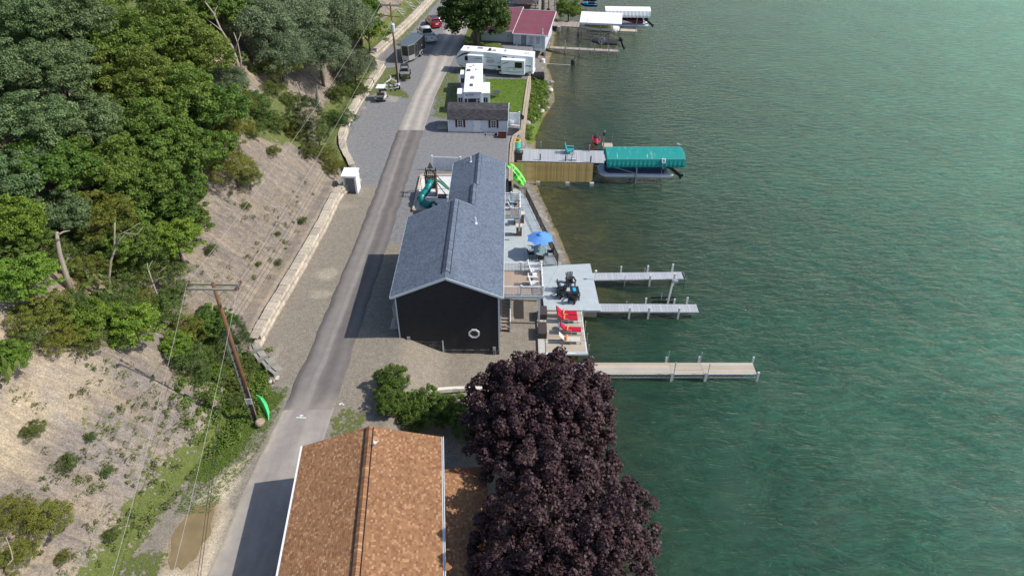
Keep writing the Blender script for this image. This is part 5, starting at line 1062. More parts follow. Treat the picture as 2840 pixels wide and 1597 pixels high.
q = P(1433, 622, 1.0); t = thing('red_cooker', 'red lidded cooker cart between the brick pillars', 'cooker', q); b = B(); b.loft([[(x * .62 - .0, .26 * math.cos(a), .95 + .24 * math.sin(a)) for a in [R(15 + 30 * i) for i in range(6)]] for x in (-.5, .5)], True); obj('lid', b, M('red_enamel', (.5, .015, .03), .3, 0, .05, 3, spec=.5), t); b = B(); b.bx(-.3, .3, -.24, .24, .72, .98); obj('bowl', b, BLACKM, t)
for sx_ in (-1, 1):
    for sy_ in (-1, 1): b = B(); b.beam((sx_ * .27, sy_ * .2, 0), (sx_ * .27, sy_ * .2, .72), .04); obj('leg', b, BLACKM, t)
b = B(); b.bx(-.3, .3, -.22, .22, .25, .28); obj('shelf', b, WOODG, t)

# lake gear at the grey docks
t = thing('dock_light', 'small white lamp post at the start of the upper grey plank dock', 'lamp', P(1650, 775, 1.0)); b = B(); b.cyl((0, 0, 0), (0, 0, .95), .035); obj('post', b, PWH, t); b = B(); b.lathe((0, 0, .92), [(.09, 0), (.12, .08), (.1, .18), (.03, .22)], 12); b.box((.08, .0, 1.0), (.14, .12, .14)); obj('head', b, PWH, t)
q = P(1848, 846, 0); t = thing('watercraft_lift', 'white mast of a small watercraft lift with black bunks between the grey docks', 'lift', q)
b = B(); b.beam((0, 0, -1.6), (.42, .6, 2.6), .16, .16); obj('mast', b, PWH, t); b = B(); b.box((.42, .55, 2.5), (.22, .25, .3)); b.box((.72, .6, 2.4), (.35, .3, .24)); obj('winch', b, GALV, t)
for i, y in enumerate((.45, 1.1)): b = B(); b.bx(-1.3 - .05 * i, .95, y - .07, y + .07, .05, .17); obj('bunk', b, BLACKM, t)
b = B(); b.beam((-.3, .3, -.6), (-.3, 1.3, .1), .07); b.beam((.2, .3, 0), (.2, 1.3, 0), .07); b.beam((-.35, .9, 0), (-.25, 1.2, .6), .06); obj('cradle', b, GALV, t)

# ---------------------------------------------------------------- green canopy, pontoon boat, grey dock and slatted fence
gd = dock('long grey dock joining the timber wall to the green-covered boat lift', (.75, 83.95), (12.75, 83.25), 3.55, .92, .24, GREYB, None, posts=[], skirt=.3, frame=M('dark_frame', (.12, .12, .13), .7))
for sx_, sy_ in ((1500, 411), (1635, 420)): q = P(sx_, sy_, .92); b = B(); b.box((q.x, q.y + .08, 1.0), (.16, .16, 1.6)); tag(obj('mooring_post', b, M('post_grey', (.28, .29, .31), .7)), 'grey post at the far edge of the long grey dock, %s' % ('near the wall' if sx_ < 1600 else 'beside the red watercraft'), 'post', 'posts along the long grey dock')
for sx_, sy_, w in ((1498, 444, 'leftmost'), (1568, 447, 'middle'), (1638, 450, 'rightmost')): q = P(sx_, sy_, .92); b = B(); b.box((q.x, q.y, 1.3), (.14, .14, .95)); tag(obj('mooring_post', b, M('post_dark', (.07, .07, .08), .7)), 'dark post at the near edge of the long grey dock, %s of three' % w, 'post', 'posts along the long grey dock')
t = thing('slatted_fence', 'tan wooden slat fence standing in the water before the long grey dock', 'fence', (.2, 81.3, 0), R(-2.6)); TANW = M('tan_slat', (.70, .465, .17), .8, 0, .18, 3, .3, 12, .2, stretch=(6, 6, .8)); GRW = M('greenish_slat', (.66, .54, .13), .8, 0, .18, 3, .3, 12, .2, stretch=(6, 6, .8))
fa = ZY(1413, 448, 77.6); fb = ZY(1646, 455, 77.2); Lf = fb.x - fa.x; ns = 75; zt = (fa.z + fb.z) / 2; zb = (ZY(1449, 502, 77.5).z + ZY(1640, 505, 77.2).z) / 2
t.location = (fa.x, 77.6, 0); m = B(); m.box((0, 0, 0), (Lf / ns - .02, .025, 1)); m1_ = m.mesh('slat'); m2_ = m1_.copy(); m2_.name = 'slat_green'
for i in range(ns): hh = zt - zb + random.uniform(-.04, .04); inst('slat', m1_ if i > 14 else m2_, TANW if i > 14 else GRW, t, (Lf * (i + .5) / ns, random.uniform(-.012, .012), zb + hh / 2), (0, 0, 0), (1, 1, hh))
for z in (zb + .3, (zt + zb) / 2, zt - .25): b = B(); b.bx(0, Lf, .02, .07, z - .05, z + .05); obj('rail', b, TANW, t)
for sx_ in (1492, 1573, 1640): q = P(sx_, 508, .1); x = q.x - fa.x; b = B(); b.bx(x - .25, x + .25, -.12, .3, -.8, .42); tt_ = obj('concrete_footing', b, CONC, t)
# lift and canopy
cx0, cx1 = 11.55, 21.1; t = thing('boat_lift', 'boat lift with a long green fabric canopy at the end of the grey dock', 'boat lift', (16, 79.2, 0), world=True, rz=0)
GC = bpy.data.materials.new('green_canvas'); GC.use_nodes = True; N, L = nodes_of(GC); p = N['Principled BSDF']; p.inputs['Roughness'].default_value = .75; pos = nd(N, 'NewGeometry').outputs['Position']; mp = nd(N, 'Mapping'); mp.inputs['Scale'].default_value = (4.5, .55, .55); L.new(pos, mp.inputs[0])
st_ = mrange(N, L, noise(N, L, mp.outputs[0], 1.1, 4, .6), .62, .70, 0, .75); sep = nd(N, 'SeparateXYZ'); L.new(pos, sep.inputs[0]); up_ = mrange(N, L, sep.outputs[2], 3.15, 3.4, 0, 1)
L.new(mix(N, L, math_(N, L, 'MULTIPLY', st_, up_), (.0, .235, .215), (.50, .52, .42)), p.inputs['Base Color'])
zr, zs, zb_ = 3.75, 3.35, 2.35; ya, yb = 77.55, 81.25; b = B(); nx_ = 61
for i in range(nx_): 
    pass
prof = [(ya, zb_), (ya - .02, zb_ + .3), (ya + .12, zs), (ya + 1.05, zr - .08), ((ya + yb) / 2, zr), (yb - 1.05, zr - .08), (yb - .12, zs), (yb + .02, zb_ + .3), (yb, zb_)]
secs = []
for i in range(nx_):
    x = cx0 + (cx1 - cx0) * i / (nx_ - 1); sc_ = .04 * abs(math.sin(i * math.pi / 4)); e = 1 if 1 < i < nx_ - 2 else .0
    secs.append([(x, y + (.03 * math.sin(i * 1.9 + j) if j in (1, 7) else 0), z - (sc_ if j in (0, 8) else 0) - (.03 * (1 - abs(math.cos(i * math.pi / 8))) if j == 4 else 0)) for j, (y, z) in enumerate(prof)])
b.loft(secs, False, False); b.add([secs[0][j] for j in (1, 2, 3, 4, 5, 6, 7)], [tuple(range(7))]); b.add([secs[-1][j] for j in (1, 2, 3, 4, 5, 6, 7)], [tuple(range(7))]); obj('canopy', b, GC, t)
b = B(); [b.beam((cx0, y, z + .015), (cx1, y, z + .015), .04, .02) for y, z in ((ya + .12, zs), (yb - .12, zs))]; obj('canopy_seam', b, M('seam_green', (.22, .42, .38), .7), t)
pl = []
for x, y in ((15.3, 77.7), (18.55, 77.8), (15.3, 81.1), (18.55, 81.1)): b = B(); b.box((x, y, .7), (.14, .14, 3.9)); obj('lift_post', b, GALV, t)
b = B(); b.beam((15.3, 77.72, .18), (18.55, 77.78, .18), .12, .1); b.beam((15.3, 77.72, .95), (18.55, 77.78, .95), .1); b.beam((15.3, 81.1, .5), (18.55, 81.1, .5), .12); b.beam((15.3, 77.7, .3), (15.3, 81.1, .3), .12); b.beam((18.55, 77.7, .3), (18.55, 81.1, .3), .12); [b.beam((x, 77.72, .2), (x, 77.75, .9), .05) for x in (16, 17.8)]; obj('lift_frame', b, GALV, t)
b = B(); b.beam((12.3, 77.75, 2.35), (15.3, 77.75, 1.4), .07); b.beam((cx0 + .1, 77.65, 2.5), (cx1 - .1, 77.65, 2.5), .05); b.beam((cx0 + .1, 81.15, 2.5), (cx1 - .1, 81.15, 2.5), .05); b.beam((18.6, 77.75, 2.4), (21, 77.75, 2.45), .05); obj('brace', b, GALV, t)
q = ZY(1841, 446, 77.5); t = thing('solar_panel', 'small white-framed solar panel on a rod before the green canopy', 'solar panel', (q.x, 77.5, 1.2)); b = B(); b.cyl((-.1, 0, 0), (0, 0, q.z - 1.2), .02); obj('rod', b, GALV, t); b = B(); b.box((0, 0, q.z - 1.2), (.46, .03, .5), .15, None, -.5, .25); obj('frame', b, WHITE, t); b = B(); b.box((0, -.022, q.z - 1.2), (.34, .02, .38), .15, None, -.5, .25); obj('cell', b, M('solar_cell', (.12, .12, .16), .3), t)
# a gull on the canopy
t = thing('gull', 'white gull standing on the far corner of the green canopy', 'bird', (20.75, 80.6, 3.72), 2.6); b = B(); b.loft([[(x, r * math.cos(a) * .8, .2 + dz + r * math.sin(a)) for a in [R(60 * i) for i in range(6)]] for x, r, dz in ((-.26, .015, .04), (-.15, .06, .02), (0, .09, 0), (.1, .075, .03), (.17, .045, .1), (.22, .05, .14), (.27, .03, .13))]); obj('body', b, WHITE, t, True); b = B(); b.loft([[(x, y * s_, z) for y, z in ((.07, .22), (.1, .26), (.06, .28))] for x, s_ in ((-.3, .6), (-.1, 1), (.08, .9))]); obj('wing', b, M('gull_grey', (.35, .37, .4), .8), t); b = B(); b.loft([[(x, y * s_, z) for y, z in ((-.07, .22), (-.1, .26), (-.06, .28))] for x, s_ in ((-.3, .6), (-.1, 1), (.08, .9))]); obj('wing', b, M('gull_grey', (.3, .3, .3)), t); b = B(); b.cyl((.26, 0, .33), (.34, 0, .32), .012, .003, 6); obj('beak', b, M('beak', (.7, .4, .05), .5), t); b = B(); b.cyl((.02, .03, 0), (.02, .03, .14), .008, n=5); b.cyl((.02, -.03, 0), (.02, -.03, .14), .008, n=5); obj('legs', b, M('beak', (0, 0, 0)), t)
# outboard motors and boats
def outboard(t, x, y, z, s=1., tilt=.9, mat=None):
    m_ = mat or BLK; b = B(); b.loft([[(x + (dx + w_ * math.cos(a)) * s, y + w2 * math.sin(a) * s, z + h_ * s) for a in [R(45 * i) for i in range(8)]] for dx, w_, w2, h_ in ((0, .22, .16, 0), (.02, .32, .22, .15), (.05, .33, .23, .4), (.0, .26, .18, .62), (-.03, .1, .08, .7))]); o = obj('motor_cowl', b, m_, t, True)
    b = B(); e = Vector((x + math.sin(tilt) * 1.15 * s, y, z - math.cos(tilt) * 1.15 * s)); b.beam((x + .05 * s, y, z + .1 * s), e, .16 * s, .28 * s); b.beam(e, e + Vector((.3 * s, 0, -.05)), .12 * s, .2 * s); b.beam(e + Vector((0, 0, 0)), e + Vector((.1 * s, 0, -.35 * s)), .04, .2 * s); obj('motor_leg', b, m_, t)
    b = B(); [b.box(tuple(e + Vector((.34 * s, .1 * s * math.cos(a), .1 * s * math.sin(a)))), (.03, .12 * s, .12 * s), 0, None, a) for a in (0, 2.1, 4.2)]; obj('propeller', b, ALU, t)
def pontoon(t, L_, wdt, tubes, tz, hull, fence_m, accent, deckz, x0=0.):
    for y in tubes:
        b = B(); R_ = .32; secs = [[(x0 + x, y + r * math.cos(a), tz + dz + r * math.sin(a)) for a in [R(36 * i) for i in range(10)]] for x, r, dz in ((0, .03, .3), (.35, .18, .12), (.9, R_, 0), (L_ - .6, R_, 0), (L_ - .25, .2, .05), (L_, .06, .12))]; b.loft(secs); obj('pontoon', b, hull, t, True)
    b = B(); pts = [(x0 + .5, -wdt / 2 + .35), (x0 + .9, -wdt / 2), (x0 + L_ - .7, -wdt / 2), (x0 + L_ - .7, wdt / 2), (x0 + .9, wdt / 2), (x0 + .5, wdt / 2 - .35)]; b.prism([(x, y) for x, y in [(x0 - .05, -wdt / 2 + .7), (x0 + .25, -wdt / 2 + .15)] + pts[1:5] + [(x0 + .25, wdt / 2 - .15), (x0 - .05, wdt / 2 - .7)]], deckz, deckz + .1); obj('deck', b, M('boat_deck_grey', (.34, .36, .40), .6, 0, .08, 4), t)
    b = B(); ins = [(x0 + .75, -wdt / 2 + .6), (x0 + 1.3, -wdt / 2 + .08), (x0 + L_ - 1.2, -wdt / 2 + .08), (x0 + L_ - 1.2, wdt / 2 - .08), (x0 + 1.3, wdt / 2 - .08), (x0 + .75, wdt / 2 - .6)]
    n_ = len(ins); b.add([(x, y, deckz + .1) for x, y in ins] + [(x, y, deckz + .72) for x, y in ins], [(i, (i + 1) % n_, n_ + (i + 1) % n_, n_ + i) for i in range(n_)]); obj('side_panel', b, fence_m, t)
    b = B(); b.tube([(x, y, deckz + .74) for x, y in ins + ins[:1]], .025, 6); b.tube([(x, y, deckz + .25) for x, y in ins + ins[:1]], .03, 6); obj('rail', b, accent, t)
    for (xa, xb, ya_, yb_) in ((1.4, 3.3, -wdt / 2 + .12, -wdt / 2 + .7), (1.4, 3.3, wdt / 2 - .7, wdt / 2 - .12), (L_ - 3.4, L_ - 1.4, -wdt / 2 + .12, -wdt / 2 + .75)): b = B(); b.bx(x0 + xa, x0 + xb, ya_, yb_, deckz + .1, deckz + .5); obj('bench', b, M('boat_vinyl', (.30, .31, .34), .5, 0, .05, 4), t)
TUBE = M('pontoon_metal', (.46, .48, .52), .35, .25, .1, 3)
t = thing('pontoon_boat', 'dark blue pontoon boat hanging on the lift under the green canopy', 'boat', (10.75, 79.15, 0), R(-1.5)); pontoon(t, 9.2, 2.6, (-1.0, 1.0), 1.0, TUBE, M('navy_panel', (.008, .016, .05), .35, 0, .1, 3, spec=.5), M('blue_rail', (.02, .09, .25), .4, .2), 1.3); outboard(t, 8.75, -.1, 1.6, 1.5, 1.0)

# red personal watercraft, platform and lamp beyond the dock
def watercraft(label, loc, rz, c1, c2, group=None, sc=1.):
    t = thing('personal_watercraft', label, 'watercraft', loc, rz, group); t.scale = (sc,) * 3
    def sec(x, w_, zt, zb, k=.75): return [(x, -w_, zt), (x, -w_ * k, (zt + zb) / 2), (x, 0, zb), (x, w_ * k, (zt + zb) / 2), (x, w_, zt), (x, w_ * .6, zt + .12), (x, 0, zt + .16), (x, -w_ * .6, zt + .12)]
    b = B(); b.loft([sec(1.6, .1, .5, .42), sec(1.35, .35, .5, .22), (sec(.8, .55, .48, .05)), sec(0, .6, .45, 0), sec(-1.0, .58, .42, 0), sec(-1.5, .5, .40, .08)]); obj('hull', b, c2, t, True)
    b = B(); b.loft([[(x, y * w_, .5 + z * h_) for y, z in ((-1, 0), (-.6, .8), (0, 1), (.6, .8), (1, 0))] for x, w_, h_ in ((1.45, .1, .05), (1.1, .34, .2), (.6, .36, .42), (.35, .25, .5))]); obj('hood', b, c1, t, True)
    b = B(); b.loft([[(x, y * w_, .48 + z * h_) for y, z in ((-1, 0), (-.7, .9), (.7, .9), (1, 0))] for x, w_, h_ in ((.25, .16, .32), (-.3, .22, .4), (-.9, .26, .42), (-1.3, .24, .36))]); obj('seat', b, BLK, t, True)
    b = B(); b.tube([(.25, -.42, .95), (.4, -.2, 1.02), (.4, .2, 1.02), (.25, .42, .95)], .03); b.beam((.5, 0, .7), (.4, 0, 1.0), .12); obj('handlebar', b, BLK, t)
    for s in (-1, 1): b = B(); b.loft([[(x, s * (w_ + y), .47 + z) for y, z in ((0, 0), (.1, .03), (.06, .12), (-.04, .1))] for x, w_ in ((1.0, .36), (.2, .48), (-.8, .48), (-1.3, .42))]); obj('side_fairing', b, c1, t, True)
    return t
REDP = M('red_gelcoat', (.55, .012, .022), .25, 0, .05, 3, spec=.5)
watercraft('red and black personal watercraft facing the camera beyond the long grey dock', P(1653, 397, .5), R(-94), REDP, BLK, None, .95)
t = thing('watercraft_cradle', 'orange and grey cradle under the red watercraft', 'cradle', P(1650, 408, .2)); b = B(); b.bx(-.9, -.1, -.5, -.3, .05, .2); b.beam((-.9, -.4, .1), (.2, 1.2, .15), .1); obj('bunk', b, M('orange_bunk', (.6, .12, .04), .7), t); b = B(); b.beam((-.8, -.6, -1), (-.8, -.6, .3), .06); b.beam((.6, -.6, -1), (.6, -.6, .3), .06); b.tube([(.6, -.6, .2), (.8, -.7, .25), (.8, -.2, .2), (.5, -.3, .2)], .02); obj('frame', b, GALV, t)
LW = M('light_wood', (.48, .40, .31), .8, 0, .12, 4, .2, 20, .08)
q = P(1668, 396, .92); q2 = P(1698, 417, .92); t = thing('swim_platform', 'pale wooden square platform beyond the long grey dock', 'platform', (q.x, q2.y, .9), R(-1)); wq = q2.x - q.x + .2; lq = q.y - q2.y - .1
for i in range(10): b = B(); b.bx(wq * i / 10 + .01, wq * (i + 1) / 10 - .01, .35, lq, 0, .04); obj('board', b, LW, t)
for x in (.1, wq - .1): b = B(); b.cyl((x, lq - .1, -1.8), (x, lq - .1, .2), .05); obj('leg', b, GALV, t)
b = B(); b.cyl((wq - .05, lq, 0), (wq, lq, 1.6), .012); obj('antenna_rod', b, GALV, t)
t = thing('dock_lamp', 'grey wooden lamp post with a dark lantern at the pale platform', 'lamp', (q.x + .03, q2.y + .45, .0)); b = B(); b.box((0, 0, 1.4), (.13, .13, 2.8)); obj('post', b, WOODG, t); b = B(); b.lathe((0, 0, 2.8), [(.1, 0), (.16, .1), (.16, .35), (.05, .5)], 8); obj('lantern', b, BLACKM, t); b = B(); b.box((.05, 0, 3.35), (.2, .2, .2)); obj('camera', b, GALV, t)
# grill, drums and ladder on the dock
q = P(1440, 443, .92); t = thing('gas_grill', 'black gas grill under a ribbed cover at the wall end of the dock', 'grill', q, R(-4)); b = B(); b.bx(-.6, .4, -.25, .4, .0, .85); obj('cabinet', b, M('grill_dark', (.07, .07, .075), .5, .1, .1, 3), t)
b = B(); b.loft([[(x, .1 + .38 * math.cos(a), .85 + .42 * math.sin(a)) for a in [R(i * 30) for i in range(7)]] for x in (-.62, .5)]); [b.tube([(x, .1 + .4 * math.cos(a), .85 + .44 * math.sin(a)) for a in [R(i * 30) for i in range(7)]], .02, 5) for x in (-.5, -.2, .1, .4)]; obj('hood', b, M('grill_dark', (0, 0, 0)), t, True); b = B(); b.bx(-.95, -.6, -.3, .3, .7, .95); obj('side_shelf', b, GALV, t)
AQ = M('aqua_plastic', (.08, .50, .40), .5, 0, .1, 3); YE = M('yellow_plastic', (.80, .52, .02), .5, 0, .05, 3)
q = P(1431, 428, .4); t = thing('aqua_drums', 'two stacked aqua drums with a yellow rimmed opening by the timber wall', 'drum', q)
b = B(); b.lathe((0, 0, 0), [(.42, 0), (.45, .15), (.45, .9), (.43, .98)], 20); obj('lower_drum', b, M('aqua_plastic_dark', (.03, .36, .30), .5, 0, .1, 3), t, True); b = B(); b.cyl((0, 0, .98), (0, 0, 1.05), .46, n=20); obj('band', b, BLACKM, t)
b = B(); b.add(*(lambda n: ([(.45 * math.cos(R(18 * i)), .45 * math.sin(R(18 * i)), z) for z in (1.05, 2.0) for i in range(n)], [(i, (i + 1) % n, n + (i + 1) % n, n + i) for i in range(n)]))(20)); obj('upper_drum', b, AQ, t, True)
b = B(); n_ = 20; b.add([(r * math.cos(R(18 * i)), r * math.sin(R(18 * i)), z) for r, z in ((.46, 1.98), (.46, 2.03), (.38, 2.03), (.38, 1.3)) for i in range(n_)], [(j * n_ + i, j * n_ + (i + 1) % n_, (j + 1) * n_ + (i + 1) % n_, (j + 1) * n_ + i) for j in range(3) for i in range(n_)]); b.add([(.38 * math.cos(R(18 * i)), .38 * math.sin(R(18 * i)), 1.3) for i in range(n_)], [tuple(range(n_))]); obj('rim', b, YE, t); t.scale = (1.35, 1.35, 1.0)
q = P(1586, 446, .92); t = thing('swim_ladder', 'white and pink swim ladder folded up on the near edge of the grey dock', 'ladder', q); b = B(); b.bx(0, .6, -.1, .3, .02, .1); b.bx(0, .6, -.1, .2, .2, .26); obj('step', b, WHITE, t)
for x in (0, .6): b = B(); b.tube([(x, -.1, .05), (x, -.05, .6), (x, .15, 1.05), (x - .5, .35, .8), (x - .7, .1, .1)], .03); b.tube([(x, .0, .05), (x, .3, 1.15)], .045); obj('ladder_rail', b, M('pale_pink', (.75, .62, .64), .5) if x else GALV, t)
t = thing('shore_stairs', 'stairs with two pale handrails down the timber wall beside the aqua drums', 'stairs', P(1420, 378, 2.7)); a_ = ZY(1420, 372, 88.6) - t.location; c_ = ZY(1454, 403, 86.3) - t.location
for k, dx in enumerate((0, -.55)): b = B(); o_ = Vector((dx * .6, dx * .9, 0)); b.beam(a_ + o_, c_ + o_, .09, .06); b.beam(c_ + o_, c_ + o_ - Vector((0, 0, 1.4)), .06); b.beam(a_ + o_, a_ + o_ - Vector((0, 0, 1.0)), .06); b.beam(a_ + o_ - Vector((0, 0, .4)), c_ + o_ - Vector((0, 0, .4)), .05); obj('handrail', b, M('pale_rail', (.62, .55, .54), .5), t)
for i in range(6): b = B(); w_ = a_.lerp(c_, (i + .5) / 6) - Vector((.15, .3, 1.0)); b.box(tuple(w_), (.35, .9, .05), -.9); obj('tread', b, WOODG, t)
# kayaks leaning on the fence
def kayak(label, sections_, mat, loc, rot, group=None, name='kayak', paddle=False):
    t = thing(name, label, 'kayak', loc, 0, group); t.rotation_euler = rot; L_ = sections_
    prof = [(-1, .03), (-.93, .14), (-.75, .28), (-.4, .38), (0, .41), (.4, .38), (.75, .27), (.93, .13), (1, .03)]
    b = B(); b.loft([[(x * L_ / 2, w_ * math.cos(a), .10 + (.13 * abs(x) ** 3) + (.16 if math.sin(a) > 0 else .13) * (w_ / .41) ** .5 * math.sin(a)) for a in [R(30 * i) for i in range(12)]] for x, w_ in prof]); obj('hull', b, mat, t, True)
    for x0, x1, w_ in ((-.72, -.5, .16), (-.35, .22, .2), (.45, .7, .14)): b = B(); b.prism([(x0 * L_ / 2, -w_ * .7), (x1 * L_ / 2, -w_), (x1 * L_ / 2, w_), (x0 * L_ / 2, w_ * .7)], .245, .272); b.prism([(x0 * L_ / 2 + .08, -w_ * .5), (x1 * L_ / 2 - .08, -w_ * .75), (x1 * L_ / 2 - .08, w_ * .75), (x0 * L_ / 2 + .08, w_ * .5)], .272, .276); obj('well', b, M('dark_well', (.03, .28, .01), .5), t)
    if paddle: b = B(); b.cyl((-.6, .1, .33), (.7, -.1, .33), .018); b.box((.9, -.12, .33), (.45, .17, .02)); b.box((-.1, .05, .35), (.2, .2, .12)); obj('paddle', b, BLACKM, t)
    return t
LIME_ = M('lime_plastic', (.10, .72, .03), .4, 0, .05, 3, spec=.4)
ka = ZY(1405, 460, 76.9); kb = P(1451, 517, .75); dv = (kb - ka); yaw = math.atan2(dv.y, dv.x); pit = math.asin(-dv.z / dv.length)
kayak('lime green kayak with a black paddle leaning against the slat fence, nearer one', dv.length * 1.0, LIME_, (ka + kb) / 2, (R(32), pit, yaw), 'lime green kayaks', paddle=True)
ka2 = ka + Vector((.3, .22, .22)); kb2 = kb + Vector((.3, .35, .12)); kayak('lime green kayak leaning behind the one with the paddle', dv.length * .95, LIME_, (ka2 + kb2) / 2, (R(32), pit, yaw), 'lime green kayaks')
# ---------------------------------------------------------------- stone walls beside the road
WST = M('wall_block', (.46, .40, .32), .9, 0, .18, 2.5, .9, 7, .16); 
def rough_block(name, seed, n=1):
    g = np.random.default_rng(seed); b = B(); nx, nz = 5, 3; V = []
    for k in range(nz + 1):
        for i in range(nx + 1):
            e = i in (0, nx) or k in (0, nz); V.append((i / nx - .5, -.5 - (0 if e else g.uniform(.05, .22)), k / nz - .5))
    fs = [(k * (nx + 1) + i, k * (nx + 1) + i + 1, (k + 1) * (nx + 1) + i + 1, (k + 1) * (nx + 1) + i) for k in range(nz) for i in range(nx)]
    b.add(V, fs); b.add([(-.5, -.5, .5), (.5, -.5, .5), (.5, .5, .5), (-.5, .5, .5), (-.5, -.5, -.5), (.5, -.5, -.5), (.5, .5, -.5), (-.5, .5, -.5)], [(0, 1, 2, 3), (6, 7, 3, 2), (1, 5, 6, 2), (4, 0, 3, 7)]); return b.mesh(name)
BLOCKS = [rough_block('block', s_) for s_ in range(4)]
def resample(pts, step):
    pts = [Vector(q) for q in pts]; out = []; L_ = 0; acc = [0]
    for a, b in zip(pts, pts[1:]): acc.append(acc[-1] + (b - a).length)
    n = int(acc[-1] / step)
    for i in range(n + 1):
        s_ = i * acc[-1] / n; k = max(j for j in range(len(acc)) if acc[j] <= s_ + 1e-9); k = min(k, len(pts) - 2); out.append(pts[k].lerp(pts[k + 1], (s_ - acc[k]) / (acc[k + 1] - acc[k])))
    return out
def block_wall(label, pts, z0, courses, hgt, name='stone_wall', batter=.06, step=1.2, depth=.6, tops=True, cap=None):
    """pts run with the road on their right-hand side when walking along them towards +y"""
    t = thing(name, label, 'wall', (*pts[0], z0), world=True); P_ = resample([(*q, 0) for q in pts], step)
    for c in range(courses):
        off = (c % 2) * .5; Q = P_ if not off else [P_[i].lerp(P_[i + 1], .5) for i in range(len(P_) - 1)]
        for a, b in zip(Q, Q[1:]):
            d = (b - a); rz = math.atan2(d.y, d.x) + math.pi; nrm = Vector((d.y, -d.x, 0)).normalized(); m = (a + b) / 2 - nrm * (depth / 2 + batter * c) + Vector((0, 0, z0 + hgt * (c + .5)))
            inst('block', BLOCKS[random.randrange(4)], WST, t, m + Vector((0, 0, random.uniform(-.01, .01))), (0, 0, rz + math.pi + random.uniform(-.012, .012)), (d.length - .02, depth, hgt - .02))
    if cap:
        CS = B(); CS.box((0, 0, 0), (1, 1, 1)); cme = CS.mesh('cap_block')
        for a, b in zip(P_, P_[1:]):
            d = b - a; nrm = Vector((d.y, -d.x, 0)).normalized(); m = (a + b) / 2 - nrm * (depth / 2 + batter * courses + .05) + Vector((0, 0, z0 + hgt * courses + cap / 2))
            inst('cap_block', cme, WST, t, m + nrm * random.uniform(-.04, .04) + Vector((0, 0, random.uniform(-.02, .03))), (0, 0, math.atan2(d.y, d.x) + random.uniform(-.02, .02)), (d.length - .03, depth + .1, cap))
    return t
wn = [(-21.05, 44.1), (-20.95, 45.2), (-20.75, 48.2), (-20.35, 52), (-20.0, 55.6), (-19.75, 59), (-19.45, 62.5), (-19.2, 69.3), (-17.55, 73.2)]
block_wall('pale rough-faced block wall along the gravel strip nearest the camera', wn, 2.65, 2, .5, cap=.16)
wf = [(-18.6, 75.6), (-19.3, 77.5), (-20.6, 80.5), (-21.5, 84), (-21.9, 89), (-21.6, 95), (-21.1, 101), (-20.5, 107.6), (-20.2, 111.2)]
block_wall('long curved block wall behind the golf cart and the far gravel', wf, 2.65, 2, .5, cap=.16)
wf2 = [(-21.4, 113.2), (-22.6, 114.6), (-21.7, 119), (-20.2, 126), (-18.2, 136), (-16.3, 148), (-14.2, 160)]
block_wall('farthest block wall behind the trailer, white pickup and red car', wf2, 2.65, 2, .6, cap=.16)
t = thing('block_pile', 'four grooved grey concrete blocks stepping down at the near end of the wall', 'blocks', (-20.3, 43.5, 2.6), world=True)
for (sx_, sy_, rz, zz) in ((706, 962, -62, 1.1), (722, 984, -52, .85), (744, 1004, -50, .6), (764, 1024, -42, .25)):
    q = P(sx_, sy_, 2.75 + zz); b = B(); b.box((q.x, q.y, q.z - .55), (.78, .85, 1.2), R(rz)); obj('block', b, M('grey_block', (.30, .28, .245), .9, 0, .15, 3, .5, 12), t)
    b = B(); b.box((q.x, q.y, q.z + .10), (.70, .25, .10), R(rz)); obj('block_ridge', b, M('grey_block', (.3, .3, .3)), t)
def rock(name, label, loc, s_, seed, mat, group=None, flat=.7):
    g = np.random.default_rng(seed); import bmesh; bm = bmesh.new(); bmesh.ops.create_icosphere(bm, subdivisions=3, radius=1)
    k = [g.normal(size=3) for _ in range(9)]
    for v in bm.verts:
        d = v.co.normalized(); r = 1
        for q in k: q_ = Vector(q).normalized(); r = min(r, .80 / max(d.dot(q_), .001) if d.dot(q_) > .8 else r)
        v.co = Vector((d.x * r * s_[0], d.y * r * s_[1], d.z * r * s_[2]))
    me = bpy.data.meshes.new(name); bm.to_mesh(me); bm.free(); me.materials.append(mat); o = bpy.data.objects.new(name, me); COL.objects.link(o); o.location = loc; o.rotation_euler = (0, 0, seed * 1.3); return tag(o, label, 'rock', group)
RK = M('boulder', (.30, .24, .165), .9, 0, .3, 3, .7, 8); RKP = M('pale_rock', (.46, .43, .39), .9, 0, .2, 3, .6, 8)
rock('boulder', 'brown boulder at the foot of the near power pole', P(721, 1172, 3.0), (.42, .34, .36), 3, RK)
for i, (sx_, sy_, lb) in enumerate(((750, 1058, 'leftmost pale stone at the end of the block wall'), (758, 1056, 'orange-tinted stone between two pale stones at the wall end'), (766, 1050, 'pale stone right of the orange-tinted one at the wall end'), (769, 1046, 'uppermost pale stone under the last wall block'))): rock('stone', lb, P(sx_, sy_, 2.85), (.22, .18, .16), 20 + i, RKP if i != 1 else RK, 'loose stones at the wall end')
for i, (sx_, sy_, s_, lb) in enumerate(((1461, 342, .75, 'largest pale rock on the shore below the satellite dish'), (1456, 362, .5, 'pale rock below the largest shore rock'), (1527, 250, .6, 'grey slab rock at the waterline near the black pipe'), (1509, 280, .5, 'shore rock in the middle of the weeds'), (1502, 308, .5, 'rock near the bend of the shore'), (1495, 295, .35, 'small rock in the shore weeds'), (1530, 228, .45, 'rock right of the black pipe'), (1468, 372, .4, 'lowest pale shore rock above the dock stairs'), (1483, 330, .35, 'small pinkish rock by the yellow weed line'), (1520, 300, .35, 'dark angular rock at the waterline'))):
    rock('shore_rock', lb, P(sx_, sy_, .45), (s_, s_ * .8, s_ * .55), 40 + i, RKP if i % 3 else M('grey_rock', (.30, .28, .26), .9, 0, .25, 3, .6, 8), 'rocks along the shore')
